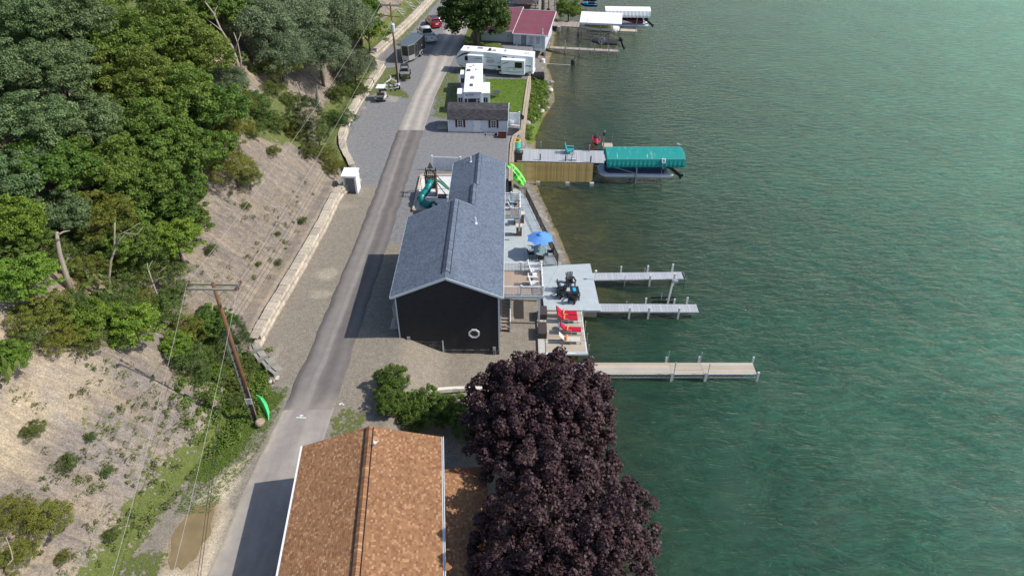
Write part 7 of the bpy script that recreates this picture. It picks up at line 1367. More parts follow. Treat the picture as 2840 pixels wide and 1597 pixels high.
b = B(); b.bx(1.8, 2.6, -W2 - .03, -W2 - .005, .6, 2.45); dr = obj('side_door', b, CH, t); b = B(); [b.beam(p_, q_, .03, .03) for p_, q_ in (((1.8, -W2 - .03, .6), (1.8, -W2 - .03, 2.45)), ((2.6, -W2 - .03, .6), (2.6, -W2 - .03, 2.45)), ((1.8, -W2 - .03, 2.45), (2.6, -W2 - .03, 2.45)))]; obj('door_frame', b, ALU, dr); b = B(); b.bx(4.6, 5.0, -W2 - .02, -W2 - .005, 1.3, 1.6); obj('vent', b, ALU, t)
for s in (-1, 1):
    for x in (3.6, 4.4): wheel(t, x, s * (W2 + .1), .34, .22)
    b = B(); b.tube([(3.1, s * (W2 + .12), .5), (3.3, s * (W2 + .12), .8), (4.7, s * (W2 + .12), .8), (4.9, s * (W2 + .12), .5)], .09, 6); obj('fender', b, ALU, t)
b = B(); b.beam((.3, -.5, .4), (-1.2, 0, .4), .08); b.beam((.3, .5, .4), (-1.2, 0, .4), .08); b.cyl((-.9, 0, .1), (-.9, 0, .7), .04); obj('tongue', b, GALV, t)
# off-road buggy
t = thing('off_road_buggy', 'black and grey off-road buggy parked behind the far utility pole', 'buggy', P(1124, 212, 2.72), R(95)); CA = M('camo_grey', (.10, .11, .12), .5, .1, .5, 5, col2=(.34, .36, .38))
b = B(); body_loft(b, [(-1.4, .68, [(-1, .5), (-1, .85), (1, .85), (1, .5)]), (-.2, .72, [(-1, .4), (-1, .9), (1, .9), (1, .4)]), (.3, .7, [(-1, .4), (-1, .7), (1, .7), (1, .4)]), (.8, .7, [(-1, .45), (-.95, .95), (.95, .95), (1, .45)]), (1.4, .55, [(-1, .5), (-.9, .75), (.9, .75), (1, .5)])]); obj('body', b, CA, t)
b = B(); [b.tube([(-.5, s * .6, .85), (-.35, s * .55, 1.75), (.5, s * .55, 1.75), (.95, s * .62, .9)], .035) for s in (-1, 1)]; b.cyl((-.35, -.55, 1.75), (-.35, .55, 1.75), .035); b.cyl((.5, -.55, 1.75), (.5, .55, 1.75), .035); obj('roll_cage', b, BLACKM, t); b = B(); b.bx(-.4, .55, -.58, .58, 1.76, 1.8); obj('roof', b, BLACKM, t); b = B(); b.bx(-.3, .1, -.5, .5, .7, .95); b.bx(-.4, -.25, -.5, .5, .9, 1.35); obj('seat', b, BLK, t); b = B(); b.box((-1.43, -.6, .8), (.05, .12, .14)); b.box((-1.43, .6, .8), (.05, .12, .14)); obj('tail_lamp', b, LAMP, t)
for x in (-1.0, 1.0):
    for y in (-.72, .72): wheel(t, x, y, .36, .28)
tree('shrub', 1020, 195, 11, 'small green sapling at the foot of the far utility pole', 'sapling', 'bush', None, hz=3.2, at=(0, 0, 2.7))
# golf cart
t = thing('golf_cart', 'white golf cart with a white roof and dark rear cargo bed beside the wall', 'golf cart', P(1060, 275, 2.72), R(88)); CW = M('cart_white', (.66, .63, .58), .4, 0, .05, 3)
b = B(); body_loft(b, [(-1.25, .55, [(-1, .35), (-1, .65), (1, .65), (1, .35)]), (-.4, .6, [(-1, .25), (-1, .75), (1, .75), (1, .25)]), (-.1, .6, [(-1, .25), (-1, .4), (1, .4), (1, .25)]), (.5, .6, [(-1, .25), (-1, .4), (1, .4), (1, .25)]), (.7, .58, [(-1, .25), (-.9, .85), (.9, .85), (1, .25)]), (1.25, .45, [(-1, .3), (-.8, .6), (.8, .6), (1, .3)])]); obj('body', b, CW, t)
b = B(); b.bx(-1.45, -.65, -.55, .55, .76, .84); [b.bx(-1.45, -.65, s * .55 - .03, s * .55 + .03, .8, .95) for s in (-1, 1)]; obj('cargo_bed', b, M('bed_grey', (.10, .11, .115), .6), t); b = B(); b.bx(-.55, -.1, -.5, .5, .75, .88); b.beam((-.58, 0, .88), (-.68, 0, 1.25), 1.0, .09); obj('seat', b, M('brown_seat', (.25, .13, .11), .7, 0, .3, 6), t); b = B(); b.bx(-.85, .75, -.62, .62, 1.86, 1.92); obj('roof', b, WHITE, t); b = B(); [b.beam((x, s * .56, .8), (x + dx, s * .56, 1.87), .035) for s in (-1, 1) for x, dx in ((-.7, -.05), (.75, -.15))]; obj('roof_post', b, BLACKM, t); b = B(); b.tube([(.55, .25, .8), (.35, .25, 1.0)], .02); b.cyl((.35, .25, 1.0), (.33, .25, 1.03), .15); obj('steering_wheel', b, BLACKM, t); b = B(); b.bx(-1.3, -1.26, -.45, .45, .4, .62); obj('rear_panel', b, BLACKM, t)
for x in (-.85, .85):
    for y in (-.55, .55): wheel(t, x, y, .25, .2)
# boat trailer
t = thing('boat_trailer', 'empty white boat trailer frame with its tongue towards the slope', 'trailer', P(1088, 254, 2.72), R(100)); PKW = M('trailer_white', (.62, .60, .60), .45, 0, .06, 4)
b = B(); b.beam((0, -.95, .5), (2.2, -.95, .5), .12, .1); b.beam((0, .95, .5), (2.2, .95, .5), .12, .1); b.beam((2.2, -.95, .5), (3.9, 0, .5), .14, .12); b.beam((2.2, .95, .5), (3.9, 0, .5), .14, .12); b.beam((3.9, 0, .5), (5.2, 0, .5), .1); obj('frame', b, PKW, t)
for x, z in ((.1, .42), (1.1, .4), (1.6, .4)): b = B(); b.tube([(x, -.95, .5), (x, -.4, z), (x, .4, z), (x, .95, .5)], .05); obj('crossbar', b, PKW, t)
b = B(); b.bx(.0, 1.9, .3, .42, .55, .66); obj('bunk', b, BLACKM, t); b = B(); b.bx(0, 1.9, -.42, -.3, .55, .66); obj('bunk', b, BLACKM, t)
for s in (-1, 1): wheel(t, .8, s * 1.12, .32, .2); b = B(); b.bx(.35, 1.25, s * 1.12 - .13, s * 1.12 + .13, .68, .74); obj('fender', b, PKW, t)

# ---------------------------------------------------------------- campers
RVW = M('camper_white', (.68, .71, .73), .35, 0, .04, 1.5, spec=.4); RVR = M('camper_roof', (.80, .80, .79), .6, 0, .05, 1.2); MAR = M('maroon_decal', (.06, .015, .03), .35); GRD = M('grey_decal', (.30, .29, .22), .4); TINT = glassy('tinted_glass', (.012, .012, .016))
LF = P(1260, 196, 2.7); t = thing('camper', 'long white fifth wheel camper with maroon swooshes parked across the far end of the lawn', 'camper', (-8.75, 109.45, 2.72), R(-9.8)); L1 = 12.1
def sideprof(y): return [(.55, 1.0), (L1, .45), (L1, 3.0), (8.5, 3.12), (5.5, 3.3), (.9, 3.35), (.25, 2.9), (0, 2.1), (.15, 1.4)]
b = B(); b.xprism([(x, z) for x, z in sideprof(0)], 0, 2.5); obj('shell', b, RVW, t)
b = B(); pr_ = [(.75, 3.36), (5.5, 3.31), (8.5, 3.13), (L1 + .02, 3.01)]; b.xprism([(x, z + .07) for x, z in pr_][::-1] + pr_, .02, 2.48); obj('roof', b, RVR, t)
def slide(x0, x1, z0, z1, d, nm='slide_out'):
    b = B(); b.bx(x0, x1, -d, .0, z0, z1); o = obj(nm, b, RVW, t); b = B(); b.hexa([(x0 - .05, -d - .05, z1), (x1 + .05, -d - .05, z1), (x1 + .05, .02, z1), (x0 - .05, .02, z1), (x0 - .05, -d - .05, z1 + .05), (x1 + .05, -d - .05, z1 + .05), (x1 + .05, .02, z1 + .14), (x0 - .05, .02, z1 + .14)]); obj('awning_top', b, WHITE, o); return o
sA = slide(2.0, 4.35, 1.3, 2.85, .45); sB = slide(7.35, 10.95, .45, 2.6, .85)
def panel(par, nm, pts, y, mat): b = B(); b.add([(x, y, z) for x, z in pts], [tuple(range(len(pts)))]); return obj(nm, b, mat, par)
def rrect(x0, x1, z0, z1, r=.08): return [(x0 + r, z0), (x1 - r, z0), (x1, z0 + r), (x1, z1 - r), (x1 - r, z1), (x0 + r, z1), (x0, z1 - r), (x0, z0 + r)]
def swoosh(x0, z0, x1, z1, bow, th): 
    top = [(x0 + (x1 - x0) * i / 10, z0 + (z1 - z0) * i / 10 + bow * 4 * (i / 10) * (1 - i / 10)) for i in range(11)]; return top + [(x, z - th * math.sin(math.pi * max(.04, min(.96, i / 10))) ** .6) for i, (x, z) in reversed(list(enumerate(top)))]
for par, y, w_ in ((t, -.012, [rrect(1.4, 2.0 - .05, 1.9, 2.6), rrect(7.35, 8.1, 2.72, 2.95, .1), rrect(6.65, 7.1, .95, 1.4, .03)]), (sB, -.865, [rrect(9.45, 10.6, 1.55, 2.4)])):
    for q in w_: panel(par, 'window', q, y, TINT)
for par, y, pts in ((t, -.01, swoosh(.05, 2.2, 2.3, 3.15, .35, .28)), (t, -.011, swoosh(.35, 1.3, 1.1, 1.05, -.08, .1)), (t, -.01, swoosh(4.4, 2.6, 6.0, 2.4, .12, .07)), (t, -.01, swoosh(4.6, 1.35, 7.3, 1.25, .06, .07)), (t, -.01, swoosh(6.5, 1.75, 7.3, 2.15, 0, .09)), (sB, -.86, swoosh(7.4, 1.95, 8.6, 2.4, .05, .1)), (sB, -.86, swoosh(7.5, 1.35, 10.9, 1.5, .12, .07)), (sB, -.86, swoosh(7.4, 1.0, 10.9, 1.02, -.14, .07)), (sB, -.86, swoosh(8.0, 1.15, 8.7, 1.25, 0, .04)), (sA, -.46, swoosh(2.9, 2.4, 4.3, 2.5, .08, .08)), (t, -.01, [(8.6, 2.6), (9.0, 2.6), (9.3, 2.85), (8.95, 2.85)]), (t, -.01, [(9.8, 2.62), (10.6, 2.62), (10.75, 2.7), (10.1, 2.75)]), (t, -.01, [(11.0, 1.55), (11.85, 1.52), (11.85, 1.68), (11.0, 1.7)])): panel(par, 'decal', pts, y, MAR)
panel(t, 'decal', [(5.8, .75), (6.4, .72), (6.2, .85), (6.5, 1.1)], -.01, GRD); panel(t, 'decal', [(11.0, .5), (11.95, .5), (11.95, .85), (11.4, .75)], -.01, GRD); panel(sB, 'label', rrect(8.65, 9.2, 1.1, 1.35, .02), -.862, WHITE)
for i in range(13):
    for j in range(6):
        x = 4.85 + i * .12; z = 1.75 + j * .1; 
        if ((x - 5.4) / .75) ** 2 + ((z - 2.0) / .32) ** 2 < 1 and x + z * .5 > 5.7: panel(t, 'emblem_mark', [(x, z), (x + .05 + .03 * (i % 2), z), (x + .08, z + .06), (x + .02, z + .06)], -.012, MAR)
for k, x in enumerate((9.25, 9.36, 9.45, 9.56)): panel(sB, 'logo_stroke', [(x, 1.2), (x + .05, 1.2), (x + .08, 1.32), (x + .03, 1.32)], -.862, BLACKM)
for x in (7.05, 8.05): wheel(t, x, -.05 if x < 7.4 else -.05, .40, .25, .38)
b = B(); b.tube([(7.55, -.3, .35), (7.65, -.3, .72), (8.05, -.3, .85), (8.45, -.3, .72), (8.55, -.3, .4)], .09, 6); obj('wheel_arch', b, WHITE, t)
for nm, x, y, s_, m_ in (('roof_vent', 1.75, 1.3, (.38, .38, .1), GRD), ('roof_rack', 3.6, 1.6, (.9, .5, .12), GALV), ('roof_vent', 5.25, .9, (.45, .5, .3), M('vent_brown', (.09, .07, .065), .5)), ('roof_dome', 6.0, .9, (.55, .5, .22), M('beige_dome', (.55, .5, .36), .5)), ('air_conditioner', 11.1, 1.3, (.85, .6, .28), WHITE)): b = B(); z = 3.42 - max(0, x - 5.5) * .065; b.loft([[(x + a * s_[0] / 2 * k, y + c * s_[1] / 2 * k, z + h_) for a, c in ((-1, -1), (1, -1), (1, 1), (-1, 1))] for h_, k in ((-.05, 1), (s_[2] * .6, .95), (s_[2], .65))]); obj(nm, b, m_, t)
b = B(); b.lathe((7.7, 1.4, 3.25), [(.3, 0), (.28, .1), (.2, .14), (.15, .3), (.05, .32)], 14); obj('satellite_dome', b, M('pale_dome', (.55, .57, .6), .4), t)
b = B(); b.beam((.8, -.1, .1), (.8, -.1, 1.0), .1); b.beam((.8, 2.4, .1), (.8, 2.4, 1.0), .1); obj('front_leg', b, GALV, t); b = B(); b.bx(L1 - .1, L1 + .05, .1, .25, .7, .95); obj('tail_lamp', b, LAMP, t); b = B(); b.bx(L1, L1 + .12, 0, 2.5, .4, .5); b.bx(L1 - .02, L1 + .03, -.02, .1, .5, 3.05); obj('rear_trim', b, WHITE, t)
# short camper seen from its tail
t = thing('camper', 'white camper with three slide-outs seen from its tail behind the shed', 'camper', (-5.42, 93.25, 2.72), R(1.2)); b = B(); Lz = 11.6
b.hexa([(-1.25, 0, .4), (1.25, 0, .4), (1.25, Lz, .4), (-1.25, Lz, .4), (-1.25, 0, 2.95), (1.25, 0, 2.95), (1.25, Lz - .4, 2.95), (-1.25, Lz - .4, 2.95)]); obj('shell', b, RVW, t); b = B(); b.loft([[(x, y, z) for x, z in ((-1.27, 2.95), (-1.2, 3.04), (0, 3.08), (1.2, 3.04), (1.27, 2.95))] for y in (-.03, Lz - 1.2, Lz - .25)]); obj('roof', b, RVR, t)
for x0, x1, y0, y1, z0, z1, nm in ((-2.1, -1.25, .15, 2.1, .5, 2.7, 'slide_out'), (1.25, 2.35, .2, 4.2, .5, 2.75, 'slide_out'), (-1.95, -1.25, 7.6, 9.4, .5, 2.7, 'slide_out')): b = B(); b.bx(x0, x1, y0, y1, z0, z1); o = obj(nm, b, RVW, t); b = B(); b.bx(x0 - .04, x1 + .04, y0 - .04, y1 + .04, z1, z1 + .05); obj('slide_roof', b, RVR, o); xm = (x0 + x1) / 2; b = B(); b.bx(xm - .3, xm + .25, y0 - .012, y0, 1.45, 2.15); ww = obj('window', b, TINT, o); b = B(); b.bx(xm - .04, xm + .0, y0 - .02, y0 - .01, 1.45, 2.15); obj('mullion', b, WHITE, ww)
b = B(); b.bx(2.35, 2.36, 1.2, 2.6, 1.3, 2.2); obj('window', b, TINT, t)
b = B(); b.bx(-.65, .5, -.012, 0, 1.5, 2.1); obj('window', b, TINT, t); b = B(); b.bx(-1.1, -.78, -.012, 0, 1.5, 2.1); obj('window', b, TINT, t); b = B(); b.bx(.65, .95, -.012, 0, 1.85, 2.1); b.bx(.65, .95, -.012, 0, 1.5, 1.75); obj('window', b, TINT, t)
NV = M('navy_print', (.01, .02, .10), .5); text('Laredo', .3, NV, t, (-.2, -.02, 2.62), (R(90), 0, 0)); panel(t, 'emblem', [(-1.0, 2.52), (-.72, 2.52), (-.86, 2.74)], -.012, NV); b = B(); [b.box((x, -.02, 2.86), (.12, .03, .06)) for x in (-.45, -.2, .05, -1.15, 1.1)]; obj('marker_lamp', b, M('amber_dark', (.12, .04, .02), .4), t)
b = B(); [b.beam((x, -.12, 1.2), (x, -.05, 3.1), .025) for x in (.6, 1.0)]; [b.beam((.6, -.1, z), (1.0, -.1, z), .02) for z in (1.5, 1.9, 2.3, 2.7)]; obj('ladder', b, ALU, t)
for nm, x, y, s_, m_ in (('roof_vent', -.2, 2.4, (.45, .8, .16), M('vent_brown', (.1, .1, .1))), ('skylight', -.1, 5.3, (.55, .9, .2), M('vent_grey', (.25, .24, .22), .5)), ('roof_vent', -.75, 8.3, (.55, .7, .15), M('vent_brown', (.1, .1, .1))), ('air_conditioner', .55, 8.6, (.5, .8, .22), WHITE), ('air_conditioner', .1, 10.4, (.5, .7, .2), WHITE), ('roof_vent', -.5, 9.9, (.35, .3, .1), M('vent_grey', (.2, .2, .2)))): b = B(); b.loft([[(x + a * s_[0] / 2 * k, y + c * s_[1] / 2 * k, 3.04 + h_) for a, c in ((-1, -1), (1, -1), (1, 1), (-1, 1))] for h_, k in ((-.05, 1), (s_[2] * .7, .95), (s_[2], .7))]); obj(nm, b, m_, t)

# ---------------------------------------------------------------- white house with the red roof and its neighbours
t = thing('house', 'small white lake house with a dull red metal roof at the top of the picture', 'house', (.35, 123.1, 1.6), R(-10.5)); HW_ = M('pale_siding', (.52, .55, .60), .5, 0, .06, 3); RM = M('red_metal_roof', (.225, .066, .082), .45, .1, .1, .8, spec=.4)
b = B(); b.hexa([(0, 0, .5), (5.4, 0, .5), (5.4, 9, .5), (0, 9, .5), (0, 0, 3.0), (5.4, 0, 3.0), (5.4, 9, 4.1), (0, 9, 4.1)]); b.hexa([(-6, 1.0, .4), (0, 1.0, .4), (0, 10, .4), (-6, 10, .4), (-6, 1.0, 2.9), (0, 1.0, 3.2), (0, 10, 4.0), (-6, 10, 3.6)]); obj('wall', b, HW_, t)
b = B(); siding(b, .06, 5.34, 0, .5, 2.98, .16, sgn=-1, out=.025); siding(b, -6, -.05, 1.0, .4, 2.9, .16, sgn=-1, out=.025); obj('siding', b, HW_, t)
rf = None
for i, (v) in enumerate((((-.2, -.55, 3.0), (6.0, -.55, 2.95), (6.0, 9.6, 4.25), (-.2, 9.6, 4.25)), ((-6.5, .35, 2.7), (-.2, .35, 3.1), (-.2, 10.8, 4.35), (-6.5, 10.8, 3.75)))):
    b = B(); b.hexa([(x, y, z) for x, y, z in v] + [(x, y, z + .1) for x, y, z in v]); rf = obj('roof', b, RM, t); b = B(); n_ = 15
    a_, b_, c_, d_ = [Vector(q) + Vector((0, 0, .11)) for q in v]
    for k in range(n_ + 1): b.beam(a_.lerp(b_, k / n_), d_.lerp(c_, k / n_), .03, .025)
    obj('roof_seam', b, RM, rf); b = B(); vv = [Vector(q) + Vector((0, 0, .05)) for q in v]; [b.beam(vv[k], vv[(k + 1) % 4], .07, .2) for k in range(4)]; obj('fascia', b, WHITE, rf)
b = B(); b.cyl((4.9, .3, 3.0), (4.9, .3, 4.0), .09); b.lathe((4.9, .3, 3.1), [(.2, 0), (.12, .12)], 10); obj('chimney_pipe', b, M('pale_pipe_metal', (.6, .58, .58), .4, .3), t)
window(t, (3.05, 0, 2.0), .75, 1.3, 'x', -1, (0, 1)); window(t, (4.2, 0, 2.0), .75, 1.3, 'x', -1, (0, 1)); b = B(); b.bx(1.25, 2.15, -.06, -.03, .7, 2.75); dr = obj('door', b, M('door_grey', (.10, .12, .14), .5), t); b = B(); [b.bx(x, x + .03, -.08, -.06, .8, 2.7) for x in (1.3, 1.5, 1.7, 1.9, 2.1)]; obj('door_bars', b, WHITE, dr)
b = B(); [b.bx(x - .07, x + .07, -.09, -.0, .4, 2.95) for x in (.0, 1.1, 2.3, 5.4)]; b.bx(0, 5.4, -.08, 0, .3, .6); obj('corner_trim', b, WHITE, t); b = B(); [b.box((x, .2, -.6), (.14, .14, 2.2)) for x in (3.6, 5.3)]; b.bx(.4, 5.4, .1, 4, .2, .5); obj('pier_post', b, WOODG, t)
b = B(); b.lathe((.55, -.5, .55), [(.17, 0), (.19, .1), (.19, .5), (.1, .62), (.08, .72)], 12); obj('gas_bottle', b, WHITE, t); window(t, (-1.2, 1.0, 2.2), .5, .5, 'x', -1, (0, 0))
t = thing('gazebo', 'dark metal roofed gazebo beyond the red roof', 'gazebo', P(1455, 34, 2.0), R(-8)); DK = M('dark_metal_roof', (.07, .06, .065), .5, .1, .15, 2)
b = B(); z = 2.3; q_ = [(-2.6, -2.6, z), (2.6, -2.6, z), (2.6, 2.6, z), (-2.6, 2.6, z)]; r_ = [(-.7, -.8, z + 1.1), (.7, -.8, z + 1.1), (.7, .8, z + 1.1), (-.7, .8, z + 1.1)]; b.hexa(q_ + r_); b.add([(-.9, -1, z + 1.25), (.9, -1, z + 1.25), (.9, 1, z + 1.25), (-.9, 1, z + 1.25), (0, -.3, z + 1.8), (0, .3, z + 1.8)], [(0, 1, 4), (1, 2, 5, 4), (2, 3, 5), (3, 0, 4, 5), (3, 2, 1, 0)]); [b.beam(Vector(a).lerp(Vector(q_[(i + 1) % 4]), k / 8), Vector(r_[i]).lerp(Vector(r_[(i + 1) % 4]), k / 8), .03) for i, a in enumerate(q_) for k in range(9)]; obj('roof', b, DK, t); b = B(); [b.beam((x, y, -.2), (x, y, z), .14) for x in (-2.4, 2.4) for y in (-2.4, 2.4)]; obj('post', b, BARK, t)
t = thing('log_fence', 'stack of tan round rails beyond the dark gazebo', 'fence', P(1467, 22, 2.3), R(-8)); LGM = M('tan_log', (.40, .26, .12), .8, 0, .2, 3)
for i, (ln, dy) in enumerate(((3.4, 0), (3.4, .45), (3.3, .9), (2.2, -.35))): b = B(); b.cyl((-1.7, dy, .5 + i * .45 if i < 3 else .2), (ln - 1.7, dy, .5 + i * .45 if i < 3 else .2), .19, n=10); obj('log', b, LGM, t)
for x in (-1.6, 1.6): b = B(); b.beam((x, .4, -.3), (x, .4, 1.9), .16); obj('post', b, LGM, t)
t = thing('house', 'pale blue sided house corner at the top edge behind the red roof', 'house', P(1418, 12, 2.2), R(-8)); b = B(); b.bx(-2.6, 3.2, .5, 7, -.5, 3.2); obj('wall', b, M('pale_blue_siding', (.40, .47, .58), .5, 0, .05, 3), t); b = B(); siding(b, -2.6, 3.2, .5, -.3, 3.2, .18, sgn=-1, out=.03); obj('siding', b, M('pale_blue_siding', (0, 0, 0)), t); b = B(); [b.bx(x - .09, x + .09, .38, .5, -.4, 3.2) for x in (-2.6, 3.2, .2)]; b.hexa([(-3, 0, 3.2), (3.6, 0, 3.2), (3.6, 7.5, 3.6), (-3, 7.5, 3.6), (-3, 0, 3.3), (3.6, 0, 3.3), (3.6, 7.5, 3.8), (-3, 7.5, 3.8)]); obj('trim', b, WHITE, t)
t = thing('boat_shelter', 'black roofed shelter cut by the top edge beside the bare trunk', 'shelter', P(1508, 14, 1.5), R(-8)); b = B(); b.bx(-2.2, 2.4, .5, 5, 2.0, 2.25); obj('roof', b, BLACKM, t); b = B(); [b.beam((x, y, -1), (x, y, 2), .12) for x in (-2, 2.2) for y in (.7, 4.8)]; obj('post', b, BLACKM, t)
f = P(1504, 44, 1.4); t = thing('bare_tree', 'bare grey tree trunk by the shore at the top edge', 'tree', f); b = B(); b.tube([(0, 0, -.5), (.15, .1, 3), (.45, .3, 6), (1.2, .8, 9)], [.38, .32, .28, .2], 9); obj('trunk', b, BARK, t, True); me = crown('leafy_top', 91, 2.6, 6, 60, 70, .3, .6); o = obj('crown', me, KIND['chestnut'][2], t); o.location = (2.2, 1.4, 9.6)
t = thing('dock_stove', 'slim dark stove pipe standing on the shore left of the first dock', 'stove', P(1521, 28, .9)); b = B(); b.cyl((0, 0, -.8), (0, 0, 1.9), .09); obj('pipe', b, BLACKM, t); b = B(); b.lathe((0, 0, -.8), [(.3, 0), (.34, .1), (.34, 1.0), (.2, 1.1)], 12); obj('drum', b, BLACKM, t)

# ---------------------------------------------------------------- upper docks, canopies and boats
dock('long wooden dock passing under the white canopies at the top', (7.3, 141.5), (20.6, 138.9), 3.4, 1.0, .3, OLDB, None, posts=[(2.2, -1, .0, CONC, .25, -1.6), (6, -1, 0, CONC, .2, -1.6)], frame=WOODG)
dock('small plank dock end beyond the white canopy', (20.3, 137.6), (24.0, 137.0), 1.5, .85, .3, LW, None, posts=[(.3, -1, .5, GALV, .05, -1.8), (3.4, -1, .6, GALV, .05, -1.8), (3.4, 1, .4, GALV, .05, -1.5)])
t = dock('narrow wooden dock in front of the covered dark boat', (6.2, 127.7), (19.1, 125.6), 1.15, .75, .28, OLDB, None, posts=[(.7, 1, 1.2, RUSTY, .03, -1), (.7, -1, .4, RUSTY, .05, -1), (3.3, 1, 1.1, GALV, .08, -1), (3.5, -1, .9, WOODG, .08, -1.3), (6.0, 1, .7, GALV, .05, -1), (6.1, -1, .3, GALV, .06, -1.3), (8.7, -1, 1.2, GALV, .07, -1.3), (11.2, -1, .8, GALV, .06, -1.3), (11.0, 1, .9, GALV, .05, -1), (12.9, -1, .5, GALV, .05, -1.3), (12.7, 1, .9, GALV, .06, -1)])
b = B(); [b.beam((4 + k * .45, -.56, -.12), (4.22 + k * .45, -.56, -.5), .025) or b.beam((4.22 + k * .45, -.56, -.5), (4.45 + k * .45, -.56, -.12), .025) for k in range(19)]; b.beam((4, -.56, -.5), (12.6, -.56, -.5), .04); obj('truss', b, GALV, t)
WC = M('white_canvas', (.78, .79, .80), .7, 0, .04, 1.5); 
rz_ = R(-14); t = thing('boat_canopy', 'flat white roofed boat shelter over the cream motorboat', 'boat shelter', P(1607, 113, 0), R(-8)); Lc = 7.6
b = B(); b.hexa([(-.15, -.3, 3.3), (Lc, -.3, 3.3), (Lc, 5.2, 3.75), (-.15, 5.2, 3.75), (-.15, -.3, 3.42), (Lc, -.3, 3.42), (Lc, 5.2, 3.87), (-.15, 5.2, 3.87)]); obj('roof', b, WC, t); b = B(); b.bx(-.17, Lc + .02, -.36, -.3, 3.1, 3.42); obj('fascia', b, M('pale_fascia', (.55, .60, .63), .6), t); b = B(); b.bx(1.28, 1.31, -.3, 5.2, 3.6, 3.66); obj('seam', b, M('seam_grey', (.5, .5, .5), .7), t)
for x in (.05, 3.75, 7.35):
    for y in (0, 4.9): b = B(); b.box((x, y, .8), (.17, .17, 5.0)); obj('post', b, WOODG, t)
b = B(); b.bx(.1, 7.3, -.05, .05, .35, .5); b.bx(6.2, 6.35, -.1, .05, -1, .9); obj('beam', b, WOODG, t)
t = thing('boat_canopy', 'white fabric boat canopy with pleated sides over the red pontoon boat', 'boat shelter', (17.9, 139.6, 0), R(-2.8)); b = B(); secs = []; Lc = 8.7; pr2 = [(0, 2.6), (-.02, 3.0), (.2, 3.75), (1.2, 4.05), (2.2, 4.05), (3.2, 3.75), (3.4, 2.9)]
for i in range(53): x = Lc * i / 52; secs.append([(x, y + .02 * math.sin(i * 1.5 + j), z + (.05 * math.cos(i * math.pi / 2) if j == 0 else 0) - .015 * (i % 4 == 0)) for j, (y, z) in enumerate(pr2)])
b.loft(secs, False, False); b.add([secs[0][j] for j in range(1, 6)], [(0, 1, 2, 3, 4)]); b.add([secs[-1][j] for j in range(1, 6)], [(0, 1, 2, 3, 4)]); obj('canopy', b, WC, t)
for x in (1.0, 6.2): 
    for y in (0.1, 3.3): b = B(); b.box((x, y, .9), (.12, .12, 4.6)); obj('post', b, GALV, t)
b = B(); b.beam((1, .1, .5), (6.2, .1, .5), .1); b.beam((8.5, .05, 2.7), (8.5, .05, 3.7), .04); b.beam((6.2, .1, .6), (4.2, .4, .1), .07); obj('frame', b, GALV, t)
t = thing('pontoon_boat', 'dark red and black pontoon boat on a lift under the pleated white canopy', 'boat', (18.2, 141.1, 0), R(-2.8)); pontoon(t, 8.4, 2.5, (-.95, .95), .9, TUBE, M('maroon_panel', (.14, .012, .018), .3, 0, .1, 3, spec=.5), M('black_rail', (.02, .02, .025), .4), 1.25); outboard(t, 7.9, .1, 1.6, 1.3, 1.0); panel(t, 'side_flash', [(3.0, 1.45), (5.2, 1.5), (3.6, 1.95), (1.5, 2.0)], -1.19, WHITE)
def hull(b, L_, bw, zt, zb, n=12):
    secs = []
    for i in range(n + 1):
        u = i / n; x = L_ * u; w_ = bw / 2 * min(1, (u * 2.6) ** .6 if u > 0 else .02) ; w_ = max(w_, .03) * (1 - .12 * max(0, u - .75) / .25); zk = zb + (zt - zb) * .75 * (1 - min(1, u * 2.2)) ** 2; zr_ = zt + .18 * (1 - u) ** 2
        secs.append([(x, -w_, zr_), (x, -w_ * .92, (zr_ + zk) / 2), (x, -w_ * .45, zk + .1), (x, 0, zk), (x, w_ * .45, zk + .1), (x, w_ * .92, (zr_ + zk) / 2), (x, w_, zr_), (x, 0, zr_ + .04)])
    b.loft(secs); return secs
t = thing('motorboat', 'cream and white motorboat with a tan cover under the flat white shelter', 'boat', (12.75, 136.6, .65), R(-10.5)); CRM = M('cream_gelcoat', (.62, .60, .50), .3, 0, .04, 2, spec=.5)
b = B(); hull(b, 7.2, 2.3, 1.25, .15); obj('hull', b, CRM, t, True); b = B(); b.loft([[(x, y * w_, 1.3 + z * h_) for y, z in ((-1, 0), (-.7, .6), (0, 1), (.7, .6), (1, 0))] for x, w_, h_ in ((.5, .35, .08), (1.2, .75, .2), (1.9, .9, .25), (2.05, .92, .25))]); obj('bow_cover', b, M('tan_canvas', (.30, .25, .11), .8, 0, .1, 3), t, True)
b = B(); b.loft([[(x, y * w_, 1.3 + z * h_) for y, z in ((-1, 0), (-.75, .7), (0, 1), (.75, .7), (1, 0))] for x, w_, h_ in ((2.15, .92, .15), (2.9, 1.0, .75), (3.6, 1.02, .7), (4.6, 1.0, .4), (5.5, .98, .3))]); obj('cockpit_cover', b, M('tan_canvas', (0, 0, 0)), t, True); b = B(); b.loft([[(x, y * w_, 1.28 + z * h_) for y, z in ((-1, 0), (-.7, 1), (.7, 1), (1, 0))] for x, w_, h_ in ((5.5, .95, .28), (5.9, .93, .3), (6.1, .9, .1))]); obj('stern_cushion', b, M('yellow_vinyl', (.68, .48, .15), .6), t); b = B(); b.prism([(6.0, -1.0), (7.3, -.95), (7.6, -.4), (7.6, .4), (7.3, .95), (6.0, 1.0)], .95, 1.3); obj('swim_deck', b, WHITE, t); b = B(); b.box((4.2, -1.12, .75), (3.6, .03, .14), R(2)); obj('stripe', b, BLACKM, t); b = B(); b.tube([(3.8, -.6, 1.8), (4.4, -.6, 2.5)], .03); b.tube([(5.9, -.7, 1.3), (6.2, -.7, 1.55), (6.5, -.7, 1.3)], .02); obj('rail', b, GALV, t)
